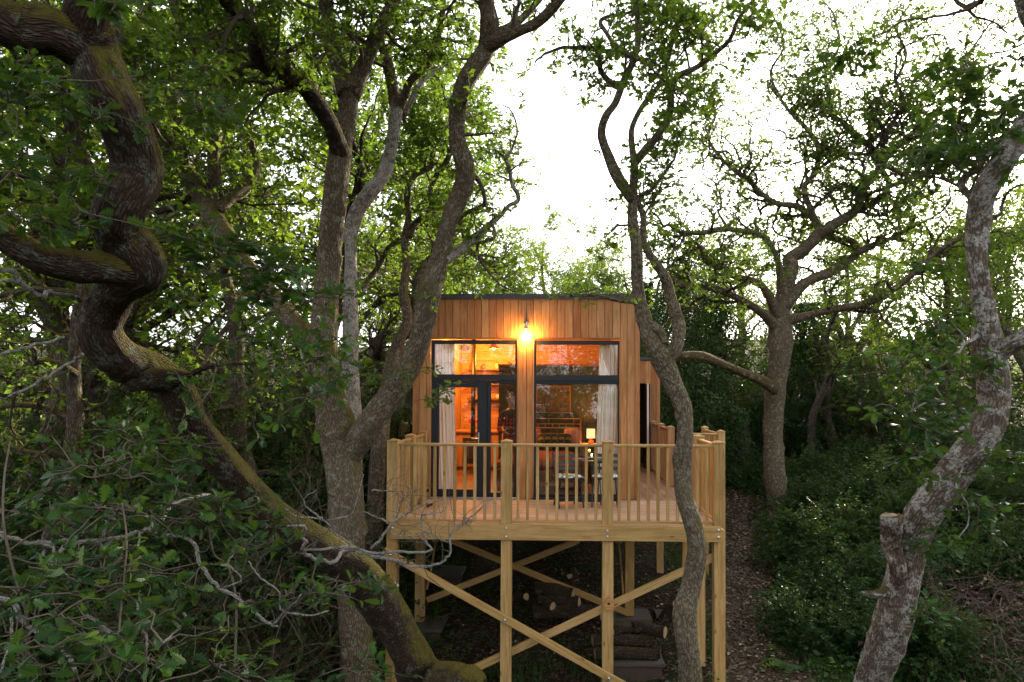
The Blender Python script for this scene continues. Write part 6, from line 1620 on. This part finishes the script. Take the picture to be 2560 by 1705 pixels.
H.tips = [t for t in H.tips if rng.random() < .35]
H.clusters([('z8', 1010, 160, 5.6, .3, 7), ('z8', 1060, 170, 5.6, .3, 7), ('z8', 1130, 130, 5.7, .25, 5), ('z8', 900, 290, 5.4, .25, 6), ('z8', 930, 340, 5.4, .3, 7), ('z8', 1020, 280, 5.5, .3, 8), ('z8', 1090, 260, 5.6, .3, 7), ('z8', 1150, 290, 5.7, .2, 4), ('z8', 940, 440, 5.3, .28, 7), ('z8', 880, 490, 5.3, .22, 4), ('z8', 930, 550, 5.3, .3, 8), ('z8', 1000, 560, 5.3, .25, 6), ('z8', 1060, 590, 5.4, .25, 6), ('z8', 1100, 480, 5.5, .2, 4), ('z8', 990, 670, 5.6, .25, 6), ('z8', 1010, 750, 5.7, .25, 5), ('z8', 1160, 560, 5.9, .2, 4), ('z8', 1280, 320, 6.2, .3, 7), ('z8', 1250, 300, 6.2, .2, 4), ('z8', 1230, 880, 6.2, .3, 7), ('z8', 1310, 890, 6.2, .28, 6), ('z8', 1040, 1010, 6.4, .28, 7), ('z8', 1120, 1020, 6.4, .28, 7), ('z8', 1010, 1290, 6.6, .28, 6), ('z8', 1270, 690, 6.4, .25, 5), ('z8', 1370, 690, 6.3, .3, 6), ('z8', 1390, 740, 6.3, .25, 4),
            ('z7', 2050, 560, 5.6, .4, 10), ('z7', 2120, 620, 5.6, .4, 9), ('z7', 2010, 610, 5.6, .3, 6), ('z7', 1960, 700, 5.6, .35, 7), ('z7', 2150, 540, 5.6, .35, 7), ('z7', 2000, 470, 5.5, .25, 5), ('z7', 1880, 420, 5.6, .35, 8), ('z7', 1960, 400, 5.6, .35, 8), ('z7', 2250, 580, 5.7, .3, 6), ('z7', 1370, 330, 5.8, .32, 8), ('z7', 1400, 400, 5.8, .28, 5), ('z7', 1420, 280, 5.8, .25, 4), ('z7', 2030, 350, 5.7, .3, 6), ('z7', 2330, 320, 5.9, .2, 4), ('z7', 1850, 720, 5.7, .2, 3), ('z7', 2270, 720, 5.8, .2, 4),
            ('z7', 1800, 1460, 6.2, .3, 6), ('z7', 1880, 1470, 6.2, .25, 4), ('z7', 2350, 330, 5.8, .3, 5)])
P1, r1 = H.limb('limb', [('F', 2262, 560, 36, 6.5), ('F', 2235, 520, 16, 6.8), ('z7', 2060, 1120, 38, 7.0), ('z7', 2010, 1030, 36, 7.2), ('z7', 2060, 960, 34, 7.3), ('z7', 2140, 950, 30, 7.4)], 120, sides=12); H.sprout(P1, r1, 5, .6, 2, .4)
for i_, (pts_, rd_) in enumerate((([(4.1, -6.3, 4.8), (4.6, -6.6, 6.0), (4.0, -7.2, 7.1), (3.0, -8.0, 7.8)], (.11, .1, .08, .05)), ([(4.3, -6.3, 5.2), (5.4, -5.2, 6.5), (6.0, -3.6, 7.6)], (.1, .08, .05)), ([(4.5, -6.6, 6.0), (3.8, -5.4, 7.0), (3.2, -4.2, 7.8)], (.09, .07, .05)), ([(4.6, -6.5, 5.8), (5.8, -7.2, 6.6), (7.0, -7.8, 7.0)], (.09, .07, .05)))):
    H.canopy(pts_, rd_, 14, 1.7, 740 + i_)  # out of view limbs of the leaning oak, added to darken what lies beneath
H.canopy_leaves()
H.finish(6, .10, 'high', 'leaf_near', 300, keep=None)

# ------------------------------------------------------------------ the wood around: a few built trees, copied one by one
ORD = ['first', 'second', 'third', 'fourth', 'fifth', 'sixth', 'seventh', 'eighth', 'ninth', 'tenth', 'eleventh', 'twelfth', 'thirteenth', 'fourteenth', 'fifteenth', 'sixteenth', 'seventeenth', 'eighteenth', 'nineteenth', 'twentieth', 'twenty first', 'twenty second', 'twenty third', 'twenty fourth']
def proto_oak(name, h, seed, nl, kids, leafsize=.11, mat='leaf_far', per=6, r0=.19, first=.36, spreadL=.26):
    global rng
    rng = np.random.default_rng(seed)
    root = thing(name, (0, 0, 0), 'x', 'tree')
    n = 15
    p = np.array([0, 0, -.25]); d = np.array([0, 0, 1.0]); pts = [p]
    lean = rng.normal(0, .10, 3)
    for i in range(n):
        if i % 4 == 3: lean = rng.normal(0, .16, 3)
        d = nrm(d + rng.normal(0, .12, 3) + lean + np.array([0, 0, .16])); p = p + d * h * .82 / n; pts.append(p)
    P = catmull(np.array(pts), 4)
    rad = np.interp(np.linspace(0, 1, len(P)), [0, .05, .4, 1], [r0 * 1.5, r0, r0 * .7, r0 * .16])
    tb_ = Tubes(); tb_.add(P, rad, 12, knobbly(seed))
    segs, tips = [], []
    k = len(P)
    for j in range(nl):
        t = first + (1 - first) * (j + rng.random()) / nl
        i = min(k - 1, int(t * (k - 1)))
        a = j * 2.4 + rng.normal(0, .4)
        dd = nrm(np.array([math.cos(a), math.sin(a), rng.uniform(.15, .9)]))
        grow(P[i], dd, h * spreadL * rng.uniform(.7, 1.2) * (1.25 - .55 * t), rad[i] * .55, 3, segs, tips, .30, .05, kids)
    part('trunk', tb_.mesh('trunk', M['bark_far']), root)
    part('twigs', twigs_mesh('twigs', segs, M['bark_far'], (3, 3, 4, 6)), root, None, None, 'stuff')
    Pp, dd, up, sz, rn = rosettes([t for t in tips if rng.random() < .68], per, leafsize, .7)
    part('crown', leaves_mesh('crown', Pp, dd, up, sz, rn, 'low', M[mat]), root, None, None, 'stuff')
    return root
def proto_ivy(name, h, seed):
    global rng
    rng = np.random.default_rng(seed)
    root = thing(name, (0, 0, 0), 'x', 'tree')
    P = np.array([(.12 * math.sin(i * .7 + seed), .12 * math.cos(i * .9), -.2 + h * .85 * i / 12) for i in range(13)])
    tb_ = Tubes(); tb_.add(catmull(P, 3), np.linspace(.2, .06, 37), 10, knobbly(seed))
    part('trunk', tb_.mesh('trunk', M['bark_far']), root)
    N = 14000
    t = rng.random(N) ** .8
    a = rng.random(N) * 6.283
    r = (.35 + .75 * np.sin(np.pi * np.clip(t * 1.05, 0, 1)) ** .8) * (1 + .35 * np.sin(3 * a + t * 9 + seed) + .2 * np.sin(7 * t * 6 + 2 * a)) * rng.random(N) ** .35
    pos = np.stack([r * np.cos(a), r * np.sin(a), .1 + t * h], 1)
    d = nrm2(np.stack([np.cos(a), np.sin(a), -.5 + 0 * a], 1) + rng.normal(0, .6, (N, 3)))
    up = nrm2(np.stack([np.cos(a), np.sin(a), .8 + 0 * a], 1) + rng.normal(0, .4, (N, 3)))
    part('crown', leaves_mesh('crown', pos, d, up, rng.uniform(.06, .12, N), rng.random(N), 'low', M['leaf_dark']), root, None, None, 'stuff')
    return root
def proto_shrub(name, h, seed, stems, mat, size, per=7, kids=(4, 4, 4), keepfrac=1.0, kind='low', cat='shrub'):
    global rng
    rng = np.random.default_rng(seed)
    root = thing(name, (0, 0, 0), 'x', cat)
    segs, tips = [], []
    for j in range(stems):
        a = j * 2.4 + rng.random()
        d = nrm(np.array([math.cos(a) * .55, math.sin(a) * .55, 1.0]))
        grow(np.array([math.cos(a) * .15, math.sin(a) * .15, -.1]), d, h * rng.uniform(.45, .75), .035 * h / 3, 3, segs, tips, .26, .03, kids)
    part('stems', twigs_mesh('stems', segs, M['bark_far'], (3, 3, 4, 6)), root, None, None, 'stuff')
    tips = [t for t in tips if rng.random() < keepfrac]
    Pp, dd, up, sz, rn = rosettes(tips, per, size, .7)
    Pp[:, 2] = np.maximum(Pp[:, 2], .03)
    part('foliage', leaves_mesh('foliage', Pp, dd, up, sz, rn, kind, M[mat]), root, None, None, 'stuff')
    return root
oaks = [proto_oak('oak_tree', 10.5, 201, 9, (4, 4, 4)), proto_oak('oak_tree', 10.0, 202, 8, (4, 5, 4)), proto_oak('oak_tree', 9.5, 203, 10, (4, 4, 4), .11, 'leaf_far', 6, .17, .3), proto_oak('oak_tree', 10.5, 204, 7, (5, 4, 4), .10, 'leaf')]
ivies = [proto_ivy('ivy_tree', 6.5, 211), proto_ivy('ivy_tree', 5.5, 212)]
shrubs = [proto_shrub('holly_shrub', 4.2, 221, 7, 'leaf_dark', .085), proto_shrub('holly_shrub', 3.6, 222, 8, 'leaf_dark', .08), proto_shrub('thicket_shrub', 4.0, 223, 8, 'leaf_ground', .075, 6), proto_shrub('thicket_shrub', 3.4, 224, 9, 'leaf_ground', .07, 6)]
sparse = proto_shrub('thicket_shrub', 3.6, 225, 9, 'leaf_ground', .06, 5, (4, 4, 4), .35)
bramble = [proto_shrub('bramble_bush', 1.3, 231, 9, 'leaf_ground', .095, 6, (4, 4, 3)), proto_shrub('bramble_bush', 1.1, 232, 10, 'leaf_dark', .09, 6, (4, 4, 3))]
used = set()
prng = random.Random(5)
def put(proto, px, d, s, label, cat, group, name=None, sz=None):
    x = (px - 1395.0) / FPX * d
    y = CAM.y + d
    m_ = T((x, y, gzf(x, y) - .05)) @ Matrix.Rotation(prng.random() * 6.28, 4, 'Z') @ Matrix.Diagonal((s * prng.uniform(.92, 1.08), s * prng.uniform(.92, 1.08), sz or s, 1))
    if proto not in used:
        used.add(proto); o = proto; o.matrix_basis = m_
    else: o = copy_tree(proto, m_)
    tag(o, label, cat, group)
    return o
def row(items, fmt, cat, group):
    items = sorted(items, key=lambda t: t[1])
    for i, (pr, px, d, s, *sz) in enumerate(items):
        put(pr, px, d, s, fmt % ORD[i], cat, group, sz=sz[0] if sz else None)
row([(oaks[0], -120, 12.2, 1.5), (oaks[1], 60, 14.0, 1.6), (oaks[2], 190, 17.0, 1.7), (oaks[3], 330, 13.2, 1.45), (oaks[0], 470, 18.5, 1.8), (oaks[1], 590, 15.0, 1.5), (oaks[3], 850, 17.0, 1.35), (oaks[0], 950, 23.0, 1.35), (oaks[2], -300, 17.0, 1.7), (oaks[1], 800, 28.0, 1.7), ],
    '%s oak from the left in the dense wood left of the cabin', 'tree', 'oaks in the wood left of the cabin')
row([(oaks[2], 1060, 27.0, 1.15), (oaks[0], 1180, 31.0, 1.12), (oaks[1], 1300, 38.0, 1.15), (oaks[3], 1440, 34.0, 1.1), (oaks[2], 1240, 28.0, .9), (oaks[1], 1370, 30.0, .92), (oaks[2], 1540, 29.0, 1.0), (oaks[0], 1120, 46.0, 1.2), (oaks[1], 1390, 50.0, 1.05), (oaks[3], 900, 38.0, 1.4), (oaks[2], 1250, 44.0, 1.0)],
    '%s oak from the left among the sunlit trees behind the cabin roof', 'tree', 'oaks behind the cabin')
row([(oaks[1], 1640, 31.0, .95), (oaks[2], 1780, 27.0, .92), (oaks[0], 1910, 33.0, 1.05), (oaks[3], 2040, 27.0, .92), (oaks[2], 2170, 30.0, 1.05), (oaks[1], 2290, 25.0, .98), (oaks[0], 2430, 21.0, 1.0), (oaks[3], 2570, 17.5, 1.05), (oaks[2], 2720, 20.0, 1.2), (oaks[1], 2080, 42.0, 1.35), (oaks[0], 1800, 46.0, 1.3), (oaks[3], 2350, 38.0, 1.3), (oaks[2], 2600, 30.0, 1.25), (oaks[0], 1970, 25.0, .8), (oaks[1], 2220, 36.0, 1.2), (oaks[3], 1700, 38.0, 1.1), (oaks[2], 2480, 27.0, 1.1), (oaks[1], 2360, 30.0, 1.15)],
    '%s oak from the left in the low wood on the right hillside', 'tree', 'oaks on the right hillside')
row([(ivies[0], 1690, 20.5, 1.0), (ivies[1], 1775, 22.0, 1.05), (ivies[0], 1610, 25.0, .95), (ivies[1], 2010, 24.0, 1.0)],
    '%s ivy clad tree from the left behind the walkway and the spreading oak', 'tree', 'ivy clad trees')
row([(shrubs[0], 20, 8.0, 1.0), (shrubs[1], 180, 9.2, 1.05), (shrubs[2], 330, 8.4, .9), (sparse, 430, 9.6, 1.25), (shrubs[0], 560, 11.0, 1.15), (sparse, 610, 9.0, 1.1), (shrubs[2], 690, 12.5, 1.1), (shrubs[3], -60, 11.0, 1.3), (shrubs[0], 100, 13.0, 1.5), (shrubs[1], 260, 12.4, 1.5), (shrubs[3], 400, 13.2, 1.4), (shrubs[2], 540, 14.5, 1.5), (shrubs[1], 700, 16.0, 1.4), (shrubs[0], 840, 17.0, 1.4), (shrubs[2], 930, 15.5, 1.0), (shrubs[0], -140, 9.0, 1.2), (shrubs[3], 10, 17.0, 1.7), (shrubs[0], 350, 18.0, 1.7), (shrubs[1], 600, 20.0, 1.7)],
    '%s dark evergreen shrub from the left in the thicket beside the contorted oak', 'shrub', 'shrubs in the left thicket')
row([(shrubs[2], 1620, 22.5, .9), (shrubs[0], 1840, 25.0, 1.2), (shrubs[1], 1950, 28.0, 1.35), (shrubs[3], 2070, 26.0, 1.2), (shrubs[0], 2180, 23.5, 1.25), (shrubs[2], 2270, 27.5, 1.3), (shrubs[1], 2360, 20.5, 1.1), (shrubs[0], 2470, 17.0, 1.15), (shrubs[3], 2560, 14.5, 1.0), (shrubs[1], 2640, 18.0, 1.3), (shrubs[2], 2420, 25.0, 1.4), (shrubs[3], 1740, 27.0, 1.1), (shrubs[0], 2110, 34.0, 1.6), (shrubs[1], 1560, 33.0, 1.2), (shrubs[2], 1900, 38.0, 1.5), (shrubs[3], 2300, 34.0, 1.6)],
    '%s bushy shrub from the left on the shaded bank right of the path', 'shrub', 'shrubs on the right bank')
row([(shrubs[2], 1000, 30.0, 1.2), (shrubs[3], 1110, 33.0, 1.3), (shrubs[0], 1230, 42.0, 1.5), (shrubs[2], 1350, 44.0, 1.5), (shrubs[3], 1480, 42.0, 1.4), (shrubs[1], 780, 30.0, 1.7), (shrubs[0], 560, 33.0, 2.0), (shrubs[2], 250, 32.0, 2.0)],
    '%s shrub from the left along the wood edge far behind the cabin', 'shrub', 'shrubs far behind the cabin')
row([(bramble[i % 2], px, d, sc) for i, (px, d, sc) in enumerate(((2010, 15.0, .9), (2060, 13.2, .8), (2130, 14.6, 1.0), (2200, 13.0, .9), (2280, 15.5, 1.1), (2350, 13.4, .9), (2440, 15.0, 1.1), (2110, 17.0, 1.0), (2230, 18.0, 1.1), (2330, 17.2, 1.1), (2420, 18.5, 1.2), (1990, 17.8, .8), (2050, 19.5, 1.0), (2160, 20.5, 1.1), (2540, 13.0, 1.0), (2020, 11.6, .7), (2290, 11.0, .8), (2160, 11.6, .75), (1890, 20.5, .8), (2500, 17.0, 1.2)))],
    '%s low bramble bush from the left on the ground right of the path', 'bush', 'bramble bushes right of the path')
# young stems seen between the shrubs
def thin_trunk(px, d, h, r, lean, label):
    x = (px - 1395.0) / FPX * d; y = CAM.y + d; z = gzf(x, y)
    t = thing('young_tree', (x, y, z), label, 'tree', 'young trees in the wood')
    n = 12
    P = np.array([(x + lean * (i / n) ** 1.3 * h + .10 * math.sin(i * 1.1 + px), y + .15 * math.sin(i * .8 + px), z - .15 + h * i / n) for i in range(n + 1)])
    tb_ = Tubes(); tb_.add(catmull(P, 4), np.linspace(r, r * .4, n * 4 + 1), 10, knobbly(int(px)))
    part('trunk', tb_.mesh('trunk', M['bark_far']), t)
    segs, tips = [], []
    for j in range(8):
        i = int((.45 + .55 * j / 8) * n)
        a = j * 2.4
        grow(P[i], nrm(np.array([math.cos(a), math.sin(a), .5])), h * .22, r * .35, 2, segs, tips, .3, .03, (3, 3))
    part('twigs', twigs_mesh('twigs', segs, M['bark_far']), t, None, None, 'stuff')
    Pp, dd, up, sz, rn = rosettes(tips, 5, .09, .7)
    part('crown', leaves_mesh('crown', Pp, dd, up, sz, rn, 'low', M['leaf']), t, None, None, 'stuff')
for px, d, h, r, ln, lab in ((2010, 22.5, 5.5, .15, .18, 'thin dark tree standing right of the spreading oak trunk'), (2085, 23.0, 5.0, .14, -.12, 'thin reddish tree in the shade farther right of the spreading oak'), (1870, 24.0, 5.5, .17, -.25, 'dark leaning tree just left of the spreading oak trunk'), (1665, 26.0, 6.5, .11, -.05, 'slim upright tree behind the walkway railing'), (1720, 27.5, 6.5, .10, .06, 'slim upright tree right of the walkway railing'),
                            (645, 11.5, 6.5, .20, -.10, 'shaded brown tree between the contorted oak and the twin oak'), (120, 9.5, 6.5, .16, .05, 'dark upright tree at the left edge behind the boughs'), (430, 10.5, 5.0, .10, .10, 'thin slanting tree in the dark thicket'), (970, 14.2, 5.0, .26, -.05, 'thick dark brown trunk beside the left rear railing')):
    thin_trunk(px, d, h, r, ln, lab)
# the edge of the wood behind the camera, seen only in the window panes
for i, (pr, x, y, s) in enumerate(((oaks[0], -9, -24, 1.15), (oaks[1], -4.5, -25, 1.1), (oaks[2], 0.5, -27, 1.15), (oaks[3], 4.5, -24.5, 1.05), (oaks[0], 9, -25, 1.15), (oaks[2], -7, -17.5, .95), (oaks[1], 7.5, -18.5, .85), (oaks[3], -1.5, -31, 1.3), (oaks[1], 3, -32, 1.3), (shrubs[0], -6.5, -21, 1.9), (shrubs[1], -3.6, -22, 2.1), (shrubs[0], -.8, -21.5, 2.0), (shrubs[1], 1.8, -22.5, 2.1), (shrubs[0], 4.4, -21, 1.9), (shrubs[1], 7.2, -22, 2.1), (shrubs[2], 10.5, -23, 2.2), (shrubs[3], -10, -23, 2.2))):
    m_ = T((x, y, gzf(x, y) - .05)) @ Matrix.Rotation(i * 1.3, 4, 'Z') @ Matrix.Scale(s, 4)
    o = copy_tree(pr, m_)
    tag(o, '%s %s from the left reflected in the window panes' % (ORD[i if i < 9 else i - 9], 'oak' if i < 9 else 'shrub'), 'tree' if i < 9 else 'shrub', 'wood edge reflected in the windows')

# ------------------------------------------------------------------ ground cover
rng = np.random.default_rng(77)
def free(x, y):
    """not on the path, not below the deck and cabin"""
    c, w = path_c(y)
    under = (x > DXL - .1) & (x < DXR + .25) & (y > -2.3) & (y < 6.4)
    return (np.abs(x - c) > w * rng.uniform(.75, 1.15, len(x))) & ~under
def clump(x, y): return .5 + .5 * np.sin(x * 1.7 + 1.3 * np.sin(y * .9)) * np.sin(y * 1.5 + 1.1 * np.sin(x * 1.1 + 2))
def scatter(n, dmin, dmax, pxa, pxb, pw=1.0):
    d = dmin + (dmax - dmin) * rng.random(n) ** pw
    x = ((pxa + (pxb - pxa) * rng.random(n)) - 1395) / FPX * d
    return x, d + CAM.y
x, y = scatter(105000, 6.5, 30, -100, 2700, 1.15)
k = free(x, y) & (rng.random(len(x)) < .5 + .5 * clump(x, y))
x, y = x[k], y[k]
c = clump(x, y)
z = gz(x, y) + rng.random(len(x)) * (.06 + .42 * c)
a = rng.random(len(x)) * 6.28
d = nrm2(np.stack([np.cos(a), np.sin(a), rng.normal(.1, .35, len(x))], 1))
up = nrm2(np.array([0, 0, 1.]) + rng.normal(0, .45, (len(x), 3)))
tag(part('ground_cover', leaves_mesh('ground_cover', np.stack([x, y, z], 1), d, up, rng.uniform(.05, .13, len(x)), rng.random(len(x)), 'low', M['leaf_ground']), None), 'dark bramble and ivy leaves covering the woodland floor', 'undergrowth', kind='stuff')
# grass
x1, y1 = scatter(26000, 7.5, 16, 700, 2600)
x2, y2 = scatter(26000, 22, 34, 1600, 1900)
x, y = np.concatenate([x1, x2]), np.concatenate([y1, y2])
far = np.concatenate([np.zeros(len(x1), bool), np.ones(len(x2), bool)])
c, w = path_c(y)
k = (np.abs(x - c) > w * .8) & ~((x > DXL + .3) & (x < DXR) & (y > -1.2) & (y < 6)) & (far | (clump(x * 1.4 + 3, y * 1.2) > .45))
x, y, far = x[k], y[k], far[k]
n = len(x)
a = rng.random(n) * 6.28
h = rng.uniform(.12, .34, n) * np.where(far, 1.2, 1.0)
lean = rng.uniform(.1, .6, n) * h
ca, sa = np.cos(a), np.sin(a)
z = gz(x, y) - .02
wv = np.where(far, .012, .007)
B0 = np.stack([x - sa * wv, y + ca * wv, z], 1); B1 = np.stack([x + sa * wv, y - ca * wv, z], 1)
M0 = np.stack([x - sa * wv * .8 + ca * lean * .35, y + ca * wv * .8 + sa * lean * .35, z + h * .6], 1); M1 = np.stack([x + sa * wv * .8 + ca * lean * .35, y - ca * wv * .8 + sa * lean * .35, z + h * .6], 1)
Tp = np.stack([x + ca * lean, y + sa * lean, z + h], 1)
V = np.stack([B0, B1, M1, M0, Tp], 1).reshape(-1, 3)
i5 = np.arange(n) * 5
rn_ = np.clip(rng.random(n) * .7 + np.where(far, .3, 0), 0, 1)
me = np_mesh('grass', V, [np.stack([i5, i5 + 1, i5 + 2, i5 + 3], 1), np.stack([i5 + 3, i5 + 2, i5 + 4], 1)], M['grass'], False, {'rnd': np.repeat(rn_, 5)})
tag(part('grass', me, None), 'thin woodland grass by the path and under the deck edge', 'grass', kind='stuff')
# fallen leaves and chips on the path and below the deck
yy_ = rng.uniform(-4.2, 13, 15000); c, w = path_c(yy_)
xx_ = c + rng.normal(0, .55, 15000) * w * 1.25
u2x = rng.uniform(DXL - .5, DXR + .4, 5000); u2y = rng.uniform(-2.8, 5, 5000)
x, y = np.concatenate([xx_, u2x]), np.concatenate([yy_, u2y])
z = gz(x, y) + .062 + rng.random(len(x)) * .03
z[15000:] -= .055
a = rng.random(len(x)) * 6.28
d = nrm2(np.stack([np.cos(a), np.sin(a), rng.normal(0, .18, len(x))], 1))
up = nrm2(np.array([0, 0, 1.]) + rng.normal(0, .35, (len(x), 3)))
tag(part('leaf_litter', leaves_mesh('leaf_litter', np.stack([x, y, z], 1), d, up, rng.uniform(.03, .085, len(x)), rng.random(len(x)) ** 1.3, 'low', M['chips']), None), 'dry brown leaves and stone chips scattered along the path', 'leaf litter', kind='stuff')
# ferns
def fern_proto(seed):
    r = np.random.default_rng(seed)
    root = thing('fern', (0, 0, 0), 'x', 'fern')
    for f in range(9):
        a = f * 2 * math.pi / 9 + r.normal(0, .2)
        L = r.uniform(.5, .75)
        n = 13
        t = np.linspace(0, 1, n)
        rr = L * (t * .9); zz_ = L * (.75 * t - .62 * t ** 2.2)
        ca_, sa_ = math.cos(a), math.sin(a)
        pos = np.stack([rr * ca_, rr * sa_, zz_], 1)
        pp, dd, ss = [], [], []
        for i in range(1, n):
            for s in (-1, 1):
                pp.append(pos[i]); dd.append((-sa_ * s + ca_ * .35, ca_ * s + sa_ * .35, -.12)); ss.append(.20 * L / .6 * (1 - .85 * t[i]) * min(1, t[i] * 5) + .02)
        up = np.tile(np.array([0, 0, 1.0]), (len(pp), 1)) + r.normal(0, .12, (len(pp), 3))
        part('frond', leaves_mesh('frond', np.array(pp), nrm2(np.array(dd)), up, np.array(ss), np.full(len(pp), r.random()), 'low', M['grass']), root)
    return root
ferns = [fern_proto(1), fern_proto(2)]
fl = []
for px, py in ((2000, 1370), (2110, 1480), (2060, 1600), (1990, 1290), (2180, 1260), (1930, 1580), (1975, 1660), (2120, 1660), (1905, 1480), (2310, 1660)):
    hd = np.linspace(8, 30, 120)
    g = [abs(project(((px - 1395) / FPX * t, CAM.y + t, gzf((px - 1395) / FPX * t, CAM.y + t)))[1] - py) for t in hd]
    fl.append((ferns[len(fl) % 2], px, float(hd[int(np.argmin(g))]), prng.uniform(.8, 1.15)))
row(fl, '%s green fern from the left in the undergrowth right of the path', 'fern', 'ferns on the woodland floor')
# heaps of cut brushwood
def brush(px, d, w, n, L, label):
    x0 = (px - 1395) / FPX * d; y0 = CAM.y + d; z0 = gzf(x0, y0)
    t = thing('brush_pile', (x0, y0, z0), label, 'brush pile', 'heaps of cut brushwood')
    segs, tips = [], []
    for j in range(n):
        p = np.array([x0, y0, z0]) + np.array([rng.normal(0, w * .45), rng.normal(0, w * .35), 0])
        hgt = max(0, 1 - ((p[0] - x0) / w) ** 2) * .55 * w
        p[2] = gzf(p[0], p[1]) + rng.random() * hgt
        a = rng.random() * 6.28
        grow(p, nrm(np.array([math.cos(a), math.sin(a), rng.normal(.12, .25)])), L * rng.uniform(.5, 1.2), rng.uniform(.006, .014), 1, segs, tips, .20, -.01, (3,))
    part('sticks', twigs_mesh('sticks', segs, plain('brushwood', (.10, .068, .055), .85, .2, var=.5, scale=8)), t, None, None, 'stuff')
    Pp, dd, up, sz, rn = rosettes(tips[::3], 2, .09, .8)
    part('dead_leaves', leaves_mesh('dead_leaves', Pp, dd, up, sz, rn, 'low', M['chips']), t, None, None, 'stuff')
brush(2440, 11.5, 1.5, 190, .9, 'large heap of cut brushwood at the lower right')
brush(2175, 17.5, .9, 90, .8, 'smaller heap of cut brushwood behind the leaning oak')
